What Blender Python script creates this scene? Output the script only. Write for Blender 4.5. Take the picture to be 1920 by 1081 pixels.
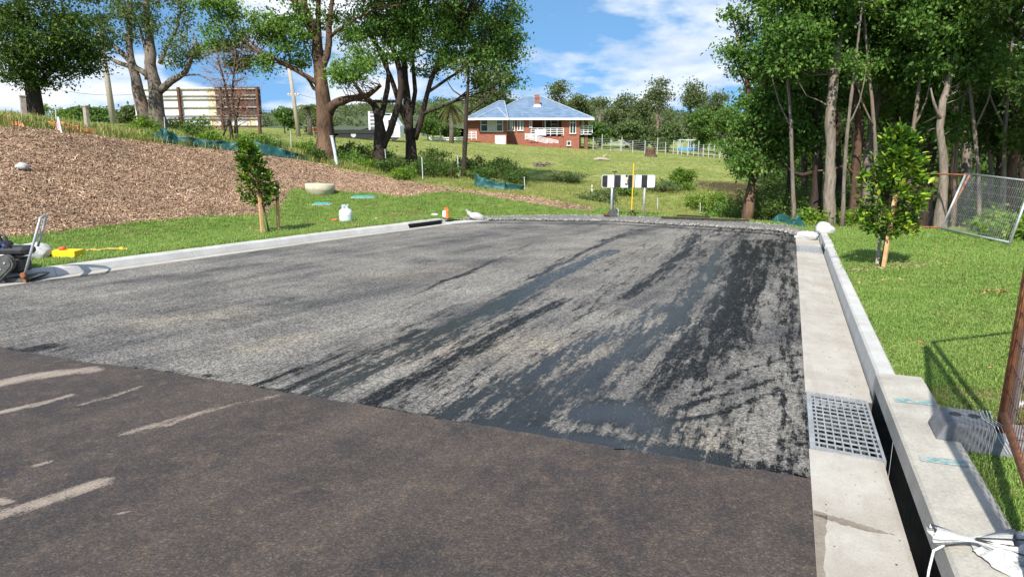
import bpy, math, random
import numpy as np
from mathutils import Vector, Matrix

for _o in list(bpy.data.objects):
    bpy.data.objects.remove(_o)
SC = bpy.context.scene
COL = SC.collection
R = math.radians
random.seed(7)
RNG = np.random.default_rng(11)

# ------------------------------------------------------------------ camera
FPX, PITCH, CAMH, SLOPE = 1330.0, R(13.0), 1.6, 0.044      # the road falls 4.4 % away from the viewer
cam_d = bpy.data.cameras.new('camera')
cam = bpy.data.objects.new('camera', cam_d)
COL.objects.link(cam)
cam_d.sensor_width = 36.0
cam_d.lens = 36.0 * FPX / 1920.0
cam_d.clip_start = 0.05
cam_d.clip_end = 6000
cam.location = (0, 0, CAMH)
cam.rotation_euler = (R(90) - PITCH, 0, 0)
SC.camera = cam

# ------------------------------------------------------------------ sky and sun
SUN_EL, SUN_AZ = 46.0, 200.5        # azimuth clockwise from +Y: behind the viewer, a little to the left
world = bpy.data.worlds.new('World')
SC.world = world
world.use_nodes = True
wn, wl = world.node_tree.nodes, world.node_tree.links
wn.clear()
w_out = wn.new('ShaderNodeOutputWorld')
w_bg = wn.new('ShaderNodeBackground')
w_bg.inputs['Strength'].default_value = 0.15
sky = wn.new('ShaderNodeTexSky')
sky.sky_type = 'NISHITA'
sky.sun_disc = False
sky.sun_elevation = R(SUN_EL)
sky.sun_rotation = R(SUN_AZ)
sky.air_density = 1.0
sky.dust_density = 0.1
sky.ozone_density = 1.4
w_tc = wn.new('ShaderNodeTexCoord')
w_sep = wn.new('ShaderNodeSeparateXYZ')
wl.new(w_tc.outputs['Generated'], w_sep.inputs[0])
def wmath(op, a, b=None):
    n = wn.new('ShaderNodeMath'); n.operation = op
    for i, v in enumerate((a, b)):
        if v is None: continue
        if isinstance(v, (int, float)): n.inputs[i].default_value = v
        else: wl.new(v, n.inputs[i])
    return n.outputs[0]
w_z = wmath('ADD', wmath('MAXIMUM', w_sep.outputs[2], 0.0), 0.30)
w_cmb = wn.new('ShaderNodeCombineXYZ')
wl.new(wmath('DIVIDE', w_sep.outputs[0], w_z), w_cmb.inputs[0])
wl.new(wmath('DIVIDE', w_sep.outputs[1], w_z), w_cmb.inputs[1])
def wnoise(scale, detail, rough, off):
    m = wn.new('ShaderNodeMapping'); m.inputs['Location'].default_value = off
    wl.new(w_cmb.outputs[0], m.inputs[0])
    n = wn.new('ShaderNodeTexNoise'); n.inputs['Scale'].default_value = scale
    n.inputs['Detail'].default_value = detail; n.inputs['Roughness'].default_value = rough
    wl.new(m.outputs[0], n.inputs['Vector'])
    return n.outputs[0]
def wramp(v, stops):
    r = wn.new('ShaderNodeValToRGB')
    e = r.color_ramp.elements
    e[0].position, e[0].color = stops[0][0], (*stops[0][1], 1)
    e[1].position, e[1].color = stops[-1][0], (*stops[-1][1], 1)
    for p, c in stops[1:-1]:
        k = e.new(p); k.color = (*c, 1)
    wl.new(v, r.inputs[0])
    return r.outputs[0]
CLOUD_OFF = (1.9, 6.4, 0.0)
w_big = wnoise(1.75, 9.0, 0.55, CLOUD_OFF)
w_mask = wramp(w_big, [(0.45, (0, 0, 0)), (0.53, (.66,) * 3), (0.62, (.97,) * 3)])
w_up = wn.new('ShaderNodeCombineXYZ')          # the clear air of the day: blue reaches low down
wl.new(w_sep.outputs[0], w_up.inputs[0]); wl.new(w_sep.outputs[1], w_up.inputs[1])
wl.new(wmath('ADD', wmath('MULTIPLY', w_sep.outputs[2], 0.9), 0.34), w_up.inputs[2])
w_nrm = wn.new('ShaderNodeVectorMath'); w_nrm.operation = 'NORMALIZE'
wl.new(w_up.outputs[0], w_nrm.inputs[0]); wl.new(w_nrm.outputs[0], sky.inputs['Vector'])
w_shade = wramp(wnoise(2.6, 8.0, 0.6, (4.1, 2.3, 0)), [(0.40, (3.3, 3.8, 4.5)), (0.62, (5.2, 5.3, 5.4))])
w_mix = wn.new('ShaderNodeMix'); w_mix.data_type = 'RGBA'
wl.new(w_mask, w_mix.inputs['Factor'])
w_hs = wn.new('ShaderNodeHueSaturation'); w_hs.inputs['Saturation'].default_value = 1.16; w_hs.inputs['Hue'].default_value = 0.492
wl.new(sky.outputs[0], w_hs.inputs['Color']); wl.new(w_hs.outputs[0], w_mix.inputs[6])
wl.new(w_shade, w_mix.inputs[7])
wl.new(w_mix.outputs[2], w_bg.inputs['Color'])
wl.new(w_bg.outputs[0], w_out.inputs['Surface'])

sun_d = bpy.data.lights.new('sun', 'SUN')
sun_d.energy = 5.0
sun_d.angle = R(0.5)
sun_d.color = (1.0, 0.95, 0.86)
sun = bpy.data.objects.new('sun', sun_d)
COL.objects.link(sun)
_az, _el = R(SUN_AZ), R(SUN_EL)
SUNV = Vector((math.sin(_az) * math.cos(_el), math.cos(_az) * math.cos(_el), math.sin(_el)))
sun.rotation_euler = SUNV.to_track_quat('Z', 'Y').to_euler()
sun.location = SUNV * 60

SC.view_settings.view_transform = 'Standard'
SC.view_settings.look = 'None'
SC.view_settings.gamma = 1.0
SC.view_settings.exposure = 0.6
SC.cycles.max_bounces = 8
SC.cycles.transparent_max_bounces = 8
SC.cycles.use_denoising = True

# ------------------------------------------------------------------ measuring helpers (survey of the site from its photo)
_f = np.array([0, math.cos(PITCH), -math.sin(PITCH)]); _u = np.array([0, math.sin(PITCH), math.cos(PITCH)])
def _ray(px, py):
    return np.array([1.0, 0, 0]) * (px - 960) / FPX + _u * (540.5 - py) / FPX + _f
def at(px, py, Y):
    """point at ground distance Y (metres north of the viewer)"""
    r = _ray(px, py); return Vector(np.array([0, 0, CAMH]) + r * (Y / r[1]))
def onroad(px, py, dz=0.0):
    """point on the plane of the road raised by dz"""
    r = _ray(px, py); t = (CAMH - dz) / (-(r[2] + SLOPE * r[1]))
    return Vector(np.array([0, 0, CAMH]) + r * t)
UX, UY = 0.3605, 0.9327                      # direction of the right-hand kerb
def sn(s, n, dz=0.0):
    """s metres along the right-hand kerb, n metres to its right, dz above the road plane"""
    x, y = s * UX + n * UY, s * UY - n * UX
    return Vector((x, y, -SLOPE * y + dz))

# ------------------------------------------------------------------ object helpers
def tag(o, label=None, cat=None, group=None, kind=None):
    if label: o['label'] = label
    if cat: o['category'] = cat
    if group: o['group'] = group
    if kind: o['kind'] = kind
    return o
def thing(name, loc, label, cat, group=None, rz=0.0):
    o = bpy.data.objects.new(name, None)
    o.empty_display_size = 0.1
    COL.objects.link(o); o.location = loc; o.rotation_euler = (0, 0, rz)
    return tag(o, label, cat, group)
def link(name, me, mat, parent=None, loc=None, kind=None):
    o = bpy.data.objects.new(name, me)
    COL.objects.link(o)
    if mat is not None and len(me.materials) == 0: me.materials.append(mat)
    if parent is not None: o.parent = parent
    if loc is not None: o.location = loc
    if kind: o['kind'] = kind
    return o
def fast_mesh(name, verts, faces_n, attrs=None, smooth=False):
    """verts (N,3), faces_n (M,k) all of k corners"""
    verts = np.asarray(verts, np.float32); f = np.asarray(faces_n, np.int32)
    me = bpy.data.meshes.new(name)
    me.vertices.add(len(verts)); me.vertices.foreach_set('co', verts.ravel())
    k = f.shape[1]
    me.loops.add(f.size); me.loops.foreach_set('vertex_index', f.ravel())
    me.polygons.add(len(f)); me.polygons.foreach_set('loop_start', np.arange(0, f.size, k, dtype=np.int32))
    if smooth: me.polygons.foreach_set('use_smooth', np.ones(len(f), bool))
    me.update(calc_edges=True)
    if attrs:
        for n, a in attrs.items():
            at_ = me.attributes.new(n, 'FLOAT', 'POINT'); at_.data.foreach_set('value', np.asarray(a, np.float32))
    return me

class MB:
    """collects faces for one mesh; coordinates local to the thing"""
    def __init__(self): self.v = []; self.f = []
    def add(self, vs, fs):
        b = len(self.v); self.v += [tuple(p) for p in vs]; self.f += [tuple(i + b for i in q) for q in fs]; return self
    def box(self, c, size, rot=None, bevel=0.0, taper=1.0):
        hx, hy, hz = [s / 2 for s in size]
        if bevel > 0:
            b = min(bevel, hx * .9, hy * .9, hz * .9)
            vs = []; rings = [(hx - b, hy - b, -hz), (hx, hy, -hz + b), (hx, hy, hz - b), (hx - b, hy - b, hz)]
            for (x, y, z) in rings:
                t = taper if z > 0 else 1.0
                cx = b if x == hx else 0; 
                vs += [(-x * t, (-y + cx) * t, z), ((-x + cx) * t, -y * t, z), ((x - cx) * t, -y * t, z), (x * t, (-y + cx) * t, z),
                       (x * t, (y - cx) * t, z), ((x - cx) * t, y * t, z), ((-x + cx) * t, y * t, z), (-x * t, (y - cx) * t, z)]
            fs = [tuple(range(7, -1, -1)), tuple(range(24, 32))]
            for r in range(3):
                for k in range(8):
                    fs.append((r * 8 + k, r * 8 + (k + 1) % 8, (r + 1) * 8 + (k + 1) % 8, (r + 1) * 8 + k))
        else:
            t = taper
            vs = [(-hx, -hy, -hz), (hx, -hy, -hz), (hx, hy, -hz), (-hx, hy, -hz), (-hx * t, -hy * t, hz), (hx * t, -hy * t, hz), (hx * t, hy * t, hz), (-hx * t, hy * t, hz)]
            fs = [(0, 3, 2, 1), (4, 5, 6, 7), (0, 1, 5, 4), (1, 2, 6, 5), (2, 3, 7, 6), (3, 0, 4, 7)]
        M = Matrix.Translation(c) @ (rot.to_4x4() if rot is not None else Matrix())
        return self.add([M @ Vector(p) for p in vs], fs)
    def tube(self, pts, rad, seg=8, cap=True, squash=None):
        pts = [Vector(p) for p in pts]
        if not isinstance(rad, (list, tuple)): rad = [rad] * len(pts)
        vs = []; fs = []; prev = None
        for i, p in enumerate(pts):
            d = (pts[min(i + 1, len(pts) - 1)] - pts[max(i - 1, 0)])
            if d.length < 1e-9: d = Vector((0, 0, 1))
            d.normalize()
            if prev is None:
                a = Vector((1, 0, 0)) if abs(d.x) < .9 else Vector((0, 1, 0))
                n1 = (a - d * a.dot(d)).normalized()
            else:
                n1 = prev - d * prev.dot(d)
                n1 = n1.normalized() if n1.length > 1e-6 else d.orthogonal().normalized()
            prev = n1; n2 = d.cross(n1)
            for k in range(seg):
                t = 2 * math.pi * k / seg
                vs.append(p + (n1 * math.cos(t) + n2 * math.sin(t)) * rad[i])
        for i in range(len(pts) - 1):
            for k in range(seg):
                a = i * seg + k; b = i * seg + (k + 1) % seg
                fs.append((a, b, b + seg, a + seg))
        if cap:
            fs.append(tuple(range(seg - 1, -1, -1))); fs.append(tuple(range((len(pts) - 1) * seg, len(pts) * seg)))
        return self.add(vs, fs)
    def lathe(self, prof, c=(0, 0, 0), seg=20, sx=1.0, sy=1.0, rot=None):
        vs = []; fs = []
        M = Matrix.Translation(c) @ (rot.to_4x4() if rot is not None else Matrix())
        for (r, z) in prof:
            for k in range(seg):
                t = 2 * math.pi * k / seg
                vs.append(M @ Vector((r * math.cos(t) * sx, r * math.sin(t) * sy, z)))
        for i in range(len(prof) - 1):
            for k in range(seg):
                a = i * seg + k; b = i * seg + (k + 1) % seg
                fs.append((a, b, b + seg, a + seg))
        fs.append(tuple(range(seg - 1, -1, -1))); fs.append(tuple(range((len(prof) - 1) * seg, len(prof) * seg)))
        return self.add(vs, fs)
    def prism(self, poly, d0, d1, axes='xz'):
        """extrude a polygon given in two axes along the third"""
        def mk(a, b, d):
            return {'xz': (a, d, b), 'yz': (d, a, b), 'xy': (a, b, d)}[axes]
        n = len(poly)
        vs = [mk(a, b, d0) for a, b in poly] + [mk(a, b, d1) for a, b in poly]
        fs = [tuple(range(n - 1, -1, -1)), tuple(range(n, 2 * n))]
        for k in range(n): fs.append((k, (k + 1) % n, n + (k + 1) % n, n + k))
        return self.add(vs, fs)
    def mesh(self, name, smooth=False):
        me = bpy.data.meshes.new(name); me.from_pydata(self.v, [], self.f)
        if smooth: me.polygons.foreach_set('use_smooth', np.ones(len(me.polygons), bool))
        import bmesh
        bm = bmesh.new(); bm.from_mesh(me); bmesh.ops.recalc_face_normals(bm, faces=bm.faces); bm.to_mesh(me); bm.free()
        me.update(); return me
    def build(self, name, mat, parent=None, smooth=False, loc=None, kind=None):
        return link(name, self.mesh(name, smooth), mat, parent, loc, kind)

def rotz(a): return Matrix.Rotation(a, 3, 'Z')
def rotx(a): return Matrix.Rotation(a, 3, 'X')
def roty(a): return Matrix.Rotation(a, 3, 'Y')

# ------------------------------------------------------------------ materials
class NT:
    def __init__(self, name):
        self.m = bpy.data.materials.new(name); self.m.use_nodes = True
        self.n = self.m.node_tree.nodes; self.l = self.m.node_tree.links
        self.b = self.n['Principled BSDF']; self.out = self.n['Material Output']
        self.tc = self.n.new('ShaderNodeTexCoord')
    def coord(self, which='Object', scale=(1, 1, 1), rot=(0, 0, 0), loc=(0, 0, 0)):
        mp = self.n.new('ShaderNodeMapping'); mp.inputs['Scale'].default_value = scale
        mp.inputs['Rotation'].default_value = rot; mp.inputs['Location'].default_value = loc
        self.l.new(self.tc.outputs[which], mp.inputs[0]); return mp.outputs[0]
    def world(self, scale=(1, 1, 1), rot=(0, 0, 0), loc=(0, 0, 0)):
        g = self.n.new('ShaderNodeNewGeometry'); v = g.outputs['Position']
        if rot != (0, 0, 0):                       # turn first, then stretch
            r = self.n.new('ShaderNodeMapping'); r.inputs['Rotation'].default_value = rot; self.l.new(v, r.inputs[0]); v = r.outputs[0]
        mp = self.n.new('ShaderNodeMapping'); mp.inputs['Scale'].default_value = scale; mp.inputs['Location'].default_value = loc
        self.l.new(v, mp.inputs[0]); return mp.outputs[0]
    def noise(self, vec, scale, detail=5.0, rough=0.55, dist=0.0):
        n = self.n.new('ShaderNodeTexNoise'); self.l.new(vec, n.inputs['Vector'])
        n.inputs['Scale'].default_value = scale; n.inputs['Detail'].default_value = detail
        n.inputs['Roughness'].default_value = rough; n.inputs['Distortion'].default_value = dist
        return n.outputs[0]
    def voronoi(self, vec, scale, out='Distance', feature='F1'):
        n = self.n.new('ShaderNodeTexVoronoi'); n.feature = feature; self.l.new(vec, n.inputs['Vector'])
        n.inputs['Scale'].default_value = scale; return n.outputs[out]
    def attr(self, name, out='Fac'):
        a = self.n.new('ShaderNodeAttribute'); a.attribute_name = name; return a.outputs[out]
    def math(self, op, a, b=None, clamp=False):
        m = self.n.new('ShaderNodeMath'); m.operation = op; m.use_clamp = clamp
        for i, v in enumerate((a, b)):
            if v is None: continue
            if isinstance(v, (int, float)): m.inputs[i].default_value = v
            else: self.l.new(v, m.inputs[i])
        return m.outputs[0]
    def ramp(self, v, stops, mode='LINEAR'):
        r = self.n.new('ShaderNodeValToRGB'); r.color_ramp.interpolation = mode; e = r.color_ramp.elements
        def c4(c): return (c, c, c, 1) if isinstance(c, (int, float)) else (*c, 1)
        e[0].position, e[0].color = stops[0][0], c4(stops[0][1])
        e[1].position, e[1].color = stops[-1][0], c4(stops[-1][1])
        for p, c in stops[1:-1]:
            k = e.new(p); k.color = c4(c)
        self.l.new(v, r.inputs[0]); return r.outputs[0]
    def mix(self, f, a, b, blend='MIX'):
        m = self.n.new('ShaderNodeMix'); m.data_type = 'RGBA'; m.blend_type = blend
        for i, v in ((0, f), (6, a), (7, b)):
            if isinstance(v, (int, float)): m.inputs[i].default_value = v if i == 0 else (v, v, v, 1)
            elif isinstance(v, tuple): m.inputs[i].default_value = (*v, 1)
            else: self.l.new(v, m.inputs[i])
        return m.outputs[2]
    def set(self, inp, v):
        i = self.b.inputs[inp]
        if isinstance(v, (int, float)): i.default_value = v
        elif isinstance(v, tuple): i.default_value = (*v, 1)
        else: self.l.new(v, i)
        return self
    def bump(self, h, strength=0.4, dist=0.02):
        b = self.n.new('ShaderNodeBump'); b.inputs['Strength'].default_value = strength; b.inputs['Distance'].default_value = dist
        self.l.new(h, b.inputs['Height']); self.l.new(b.outputs[0], self.b.inputs['Normal']); return self

def surf(name, c1, c2, scale=8.0, rough=0.7, bump=0.2, bdist=0.01, metal=0.0, fine=60.0, lo=.35, hi=.65, spec=0.5):
    """two-tone weathered surface"""
    t = NT(name); v = t.world()
    f = t.ramp(t.noise(v, scale, 6, .62), [(lo, 0.0), (hi, 1.0)])
    col = t.mix(f, tuple(c1), tuple(c2))
    g = t.ramp(t.noise(v, fine, 3, .6), [(.3, .82), (.7, 1.12)])
    t.set('Base Color', t.mix(1.0, col, g, 'MULTIPLY')).set('Roughness', rough).set('Metallic', metal)
    t.set('Specular IOR Level', spec)
    if bump: t.bump(t.noise(v, fine, 4, .6), bump, bdist)
    return t.m
M = {}
M['concrete'] = surf('concrete', (.40, .395, .38), (.50, .49, .47), 3.0, .85, .25, .004, fine=90)
M['concrete_old'] = surf('concrete_old', (.30, .28, .245), (.42, .395, .345), 3.0, .9, .3, .004, fine=70)
M['concrete_warm'] = surf('concrete_warm', (.34, .31, .265), (.43, .405, .36), 2.2, .9, .25, .004, fine=80)
M['ring'] = surf('ring_concrete', (.42, .38, .27), (.56, .51, .38), 5, .9, .3, .01)
M['block'] = surf('block_grey', (.12, .125, .135), (.20, .205, .215), 6, .85, .3, .005)
M['galv'] = surf('galvanised_steel', (.42, .44, .46), (.58, .60, .62), 14, .45, .08, .002, metal=.55)
M['galv_dull'] = surf('galvanised_dull', (.40, .42, .43), (.55, .57, .58), 14, .6, .08, .002, metal=.2)
M['rust'] = surf('rusty_steel', (.16, .055, .025), (.36, .14, .05), 11, .85, .35, .004)
M['rust_dark'] = surf('rusty_steel_dark', (.07, .03, .02), (.15, .06, .035), 6, .85, .3, .004)
M['white_paint'] = surf('white_paint', (.70, .71, .72), (.82, .82, .82), 5, .5, .05, .002)
M['white_plain'] = surf('white_plastic', (.76, .77, .78), (.82, .82, .83), 4, .4, .03, .002)
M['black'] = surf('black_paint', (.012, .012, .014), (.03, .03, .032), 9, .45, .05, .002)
M['black_rubber_and_void'] = surf('black_rubber_and_void', (.018, .018, .018), (.04, .04, .04), 9, .8, .1, .002)  # also colours the painted dark of the inlets and block holes
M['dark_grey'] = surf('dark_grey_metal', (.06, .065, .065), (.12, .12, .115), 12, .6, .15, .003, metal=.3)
M['yellow'] = surf('yellow_plastic', (.80, .52, .015), (.86, .60, .03), 6, .4, .03, .002)
M['red_cap'] = surf('red_cap', (.55, .07, .02), (.65, .10, .03), 6, .45, .03, .002)
M['strap'] = surf('strap_yellow', (.52, .33, .06), (.70, .50, .14), 20, .8, .1, .002)
M['timber'] = surf('stake_timber', (.50, .27, .12), (.66, .40, .20), 14, .8, .25, .003)
M['timber_grey'] = surf('weathered_timber', (.30, .25, .20), (.44, .38, .31), 12, .9, .35, .006)
M['sack'] = surf('woven_sack', (.36, .36, .355), (.50, .50, .49), 9, .8, .5, .010, fine=60)
M['cylinder'] = surf('pale_cylinder_paint', (.58, .68, .68), (.66, .74, .74), 5, .4, .03, .002)
M['orange'] = surf('orange_plastic', (.72, .16, .03), (.80, .22, .05), 6, .45, .03, .002)
M['teal'] = surf('teal_lid', (.03, .30, .30), (.06, .40, .38), 8, .6, .1, .003)
M['safety_mesh'] = surf('safety_mesh', (.72, .16, .08), (.84, .28, .18), 20, .7, .3, .01)
M['pink'] = surf('pink_tape', (.85, .40, .40), (.88, .52, .52), 10, .6, .1, .002)
def shade_cloth():
    t = NT('green_shade_cloth'); v = t.world()
    t.set('Base Color', t.mix(t.noise(v, 6, 4), (.006, .05, .05), (.014, .10, .095))).set('Roughness', .55)
    t.bump(t.noise(t.world((1, 1, .2)), 7, 4), .6, .05); return t.m
M['shade_cloth'] = shade_cloth()

# ================================================================== GROUND
def plane_z(x, y): return -SLOPE * y
LK = [(-12.5, 0), (-10.2, 3.2), (-8.2, 6.2), (-6.95, 8.3), (-6.3, 9.35), (-5.7, 10.45), (-4.55, 12.45), (-3.45, 14.35), (-2.3, 16.15), (-1.62, 17.3)]
LK = [Vector(p) for p in LK]
def lk_at(o, t_or_i):
    """offset o metres outward (left) of the left kerb line at index i"""
    i = t_or_i
    a = LK[max(i - 1, 0)]; b = LK[min(i + 1, len(LK) - 1)]
    d = (b - a).normalized(); return LK[i] + Vector((-d.y, d.x)) * o
FAR_EDGE = [(6.0, 15.25), (4.3, 16.55), (2.5, 17.75), (0.0, 18.1), (-1.1, 18.2)]
K_POLY = [tuple(sn(-9, .765)[:2]), tuple(sn(15.3, .765)[:2]), tuple(sn(15.55, .3)[:2])] + FAR_EDGE + [tuple(lk_at(.17, i)) for i in range(len(LK) - 1, -1, -1)] + [(-14, -6)]

CP = []       # terrain control points (x, y, z)
def cp(px, py, Y): p = at(px, py, Y); CP.append((p.x, p.y, p.z))
for a in [(0,237,17.5),(100,243,19),(200,256,20.5),(300,268,22),(420,280,23.5),(520,290,24.5),(610,307,25.2),(700,325,25),(800,343,24),(900,358,23),(1000,368,22.5),(1100,384,22),
          (0,228,22),(200,246,24),(300,252,27),(420,264,30),(100,235,32),(400,246,42),(300,240,52),(520,264,42),(600,256,60),
          (715,318,27.5),(612,302,27),(770,312,28.5),(868,330,27.5),(700,290,35),(700,264,60),(850,290,45),(850,269,68),(960,330,36),(960,274,74),
          (1100,330,38),(1100,280,80),(1250,300,62),(1370,299,65),(1250,352,32),(1350,378,27),(1100,377,26),(1000,345,30),
          (600,363,22.3),(682,370,21.2),(600,385,19.6),(750,395,19.3),(900,386,20.3),
          (1500,330,45),(1800,318,45),(1500,302,80),(1800,300,80)]: cp(*a)
CP += [(-9.1,12.5,-.38),(-8.26,14.4,-.44),(-6.6,17.7,-.58),(-11,9.2,-.24),(-14,5,-.02),(-20,12,1.7),(-24,20,1.7),(-20,6,.8)]
CP += [(8,17,-.85),(10,22,-1.7),(14,20,-1.3),(14,28,-2.1),(22,30,-2.2),(8,26,-1.6),(8.0,11.3,-.33),(8.5,13.8,-.45),(4.9,9.1,-.25),(10,8,0),(8,4,.2),(6.3,16,-.68),(14,6,.15),(14,13,-.4),(20,16,-.7),(26,20,-1.2)]
CP += [(3.5,19.2,-.84),(1.3,19.9,-.87),(-.8,19.2,-.84),(5.9,17.6,-.77),(3.5,20.6,-.90)]
CP += [(-40,30,1.6),(-60,60,1.4),(-40,100,1.3),(0,100,-.5),(0,150,-1.5),(-80,150,.3),(60,50,-2),(60,100,-2.5),(100,150,-3),(0,220,-3),(-150,200,-1),(150,200,-3)]
for i in range(len(LK)):
    p = lk_at(.25, i); CP.append((p.x, p.y, plane_z(*p) + .115))
for s in range(-8, 16, 2):
    p = sn(s, .9); CP.append((p.x, p.y, p.z + .095))
for p in FAR_EDGE: CP.append((p[0], p[1], plane_z(*p) - .004))
_cp = np.array(CP)
def _tps_fit(c, lam=0.02):
    n = len(c); d = np.linalg.norm(c[:, None, :2] - c[None, :, :2], axis=2)
    Kk = np.where(d > 0, d * d * np.log(np.maximum(d, 1e-9)), 0) + lam * np.eye(n)
    Pp = np.c_[np.ones(n), c[:, :2]]
    A = np.zeros((n + 3, n + 3)); A[:n, :n] = Kk; A[:n, n:] = Pp; A[n:, :n] = Pp.T
    return np.linalg.solve(A, np.r_[c[:, 2] + SLOPE * c[:, 1], 0, 0, 0])
_w = _tps_fit(_cp)
def zt(x, y):
    x = np.atleast_1d(np.asarray(x, float)); y = np.atleast_1d(np.asarray(y, float)); out = np.zeros(x.shape)
    for k in range(0, len(x), 20000):
        xx, yy = x[k:k + 20000], y[k:k + 20000]
        d2 = (xx[:, None] - _cp[None, :, 0]) ** 2 + (yy[:, None] - _cp[None, :, 1]) ** 2
        ph = np.where(d2 > 0, .5 * d2 * np.log(np.maximum(d2, 1e-12)), 0)
        out[k:k + 20000] = ph @ _w[:len(_cp)] + _w[-3] + _w[-2] * xx + _w[-1] * yy - SLOPE * yy
    far = np.hypot(x, y)
    return out * np.clip((400 - far) / 150, 0, 1) + (-3.0) * np.clip((far - 250) / 150, 0, 1)
def Z(x, y): return float(zt([x], [y])[0])
def ground(x, y, dz=0.0): return Vector((x, y, Z(x, y) + dz))
def hit(px, py, y0=3.0, y1=140.0, dz=0.0):
    """where the sight line through a measured point meets the ground"""
    ys = np.linspace(y0, y1, 2400); r = _ray(px, py); t = ys / r[1]
    xs = r[0] * t; zs = CAMH + r[2] * t - dz
    dlt = zs - zt(xs, ys); k = np.argmax(dlt < 0)
    return Vector((xs[k], ys[k], zs[k])) if dlt[k] < 0 else None

def in_poly(x, y, poly):
    c = np.zeros(x.shape, bool); n = len(poly)
    for i in range(n):
        x0, y0 = poly[i]; x1, y1 = poly[(i + 1) % n]
        if y0 == y1: continue
        c ^= ((y0 > y) != (y1 > y)) & (x < (x1 - x0) * (y - y0) / (y1 - y0) + x0)
    return c
def near_line(x, y, pts, closed=False):
    best = np.full(x.shape, 1e9); bx = x.copy(); by = y.copy(); n = len(pts)
    for i in range(n if closed else n - 1):
        x0, y0 = pts[i][0], pts[i][1]; x1, y1 = pts[(i + 1) % n][0], pts[(i + 1) % n][1]
        dx, dy = x1 - x0, y1 - y0; L = dx * dx + dy * dy + 1e-12
        t = np.clip(((x - x0) * dx + (y - y0) * dy) / L, 0, 1); qx, qy = x0 + t * dx, y0 + t * dy
        d = np.hypot(x - qx, y - qy); m = d < best
        best = np.where(m, d, best); bx = np.where(m, qx, bx); by = np.where(m, qy, by)
    return best, bx, by
def sdist(x, y, poly):
    d, _, _ = near_line(x, y, poly, True); return np.where(in_poly(x, y, poly), d, -d)
def sstep(a, b, v): t = np.clip((v - a) / (b - a), 0, 1); return t * t * (3 - 2 * t)
def clip_grid(poly, cell, ang=0.0, bbox=None, inside=True):
    ca, sa = math.cos(ang), math.sin(ang)
    pp = np.array(poly)
    if bbox is None:
        q = np.c_[pp[:, 0] * ca + pp[:, 1] * sa, -pp[:, 0] * sa + pp[:, 1] * ca]
        bbox = (q[:, 0].min() - cell, q[:, 0].max() + cell, q[:, 1].min() - cell, q[:, 1].max() + cell)
    xs = np.arange(bbox[0], bbox[1] + cell * .5, cell); ys = np.arange(bbox[2], bbox[3] + cell * .5, cell)
    gx, gy = np.meshgrid(xs, ys); a, b = gx.ravel(), gy.ravel()
    x, y = a * ca - b * sa, a * sa + b * ca
    ins = in_poly(x, y, poly); d, qx, qy = near_line(x, y, poly, True)
    snap = d < .52 * cell
    x = np.where(snap, qx, x); y = np.where(snap, qy, y)
    keep = (ins if inside else ~ins) | snap
    nx = len(xs); idx = np.arange(len(a)).reshape(len(ys), nx)
    f = np.stack([idx[:-1, :-1], idx[:-1, 1:], idx[1:, 1:], idx[1:, :-1]], -1).reshape(-1, 4)
    f = f[keep[f].all(1) & (~snap[f].all(1))]
    used = np.unique(f); remap = np.full(len(a), -1); remap[used] = np.arange(len(used))
    return x[used], y[used], remap[f], snap[used]

# --- areas of the ground, in plan
def P2(px, py, Y): p = at(px, py, Y); return (p.x, p.y)
MULCH = [(-24, -2), (-13.5, 6), (-11, 9.3), (-9.1, 12.5), (-8.26, 14.4), (-7.2, 16.6)] + \
    [P2(*a) for a in [(480,406,17.6),(530,387,19.3),(545,347,22.0),(600,336,22.8),(650,346,22.6),(700,360,21.9),(760,371,21.1),(800,361,21.9),(850,357,22.4),(950,375,21.4),(1050,389,20.8),(1115,395,20.5),
                      (1115,387,21.4),(1000,371,22.3),(900,361,22.8),(800,346,23.8),(700,327,24.8),(610,309,25.0),(520,292,24.4),(420,281,23.4),(300,269,21.9),(200,257,20.4),(100,244,18.9),(0,238,17.4)]] + [(-20, 13.5), (-30, 10)]
LAWN_R = [tuple(sn(-9, .78)[:2]), tuple(sn(15.0, .78)[:2]), (6.3, 16.2), (8.3, 15.3), (9.2, 13.9), (9.2, 10), (10.5, 7), (16, 0), (10, -8)]
LAWN_L = [tuple(lk_at(.15, i)) for i in range(len(LK))] + [(-1.1, 18.2), (0, 18.3), (2.5, 19.0), (4.5, 18.6), (6.0, 17.0), (6.4, 16.4), (7.0, 17.4), (5.2, 19.8), (2.6, 21.3), (0, 22.0), (-2.5, 22.8), (-6.5, 23.5), (-8, 21), (-7.6, 17.5), (-9.3, 14.4), (-10.2, 12), (-14, 5.5), (-24, -3), (-13, -3)]
GRAVEL = [(-1.5, 18.0), (-1.2, 18.75), (0.2, 19.35), (1.5, 19.6), (2.8, 19.35), (4.2, 18.5), (5.6, 17.7), (6.5, 16.5), (6.8, 15.6), (6.75, 14.6), (6.35, 14.15), (5.85, 14.45), (5.85, 14.8), (5.9, 15.3), (4.3, 16.55), (2.5, 17.75), (0, 18.1)]
def areas(x, y):
    lawn = np.maximum(sstep(-.25, .25, sdist(x, y, LAWN_R)), sstep(-.4, .4, sdist(x, y, LAWN_L)))
    mulch = sstep(-.18, .18, sdist(x, y, MULCH))
    litter = sstep(0, 3, x - 5.2 - .12 * np.maximum(y - 17, 0)) * sstep(15.5, 18, y + .35 * (x - 7)) * sstep(46, 34, y)
    litter *= (1 - lawn)
    return lawn, mulch, litter

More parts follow.
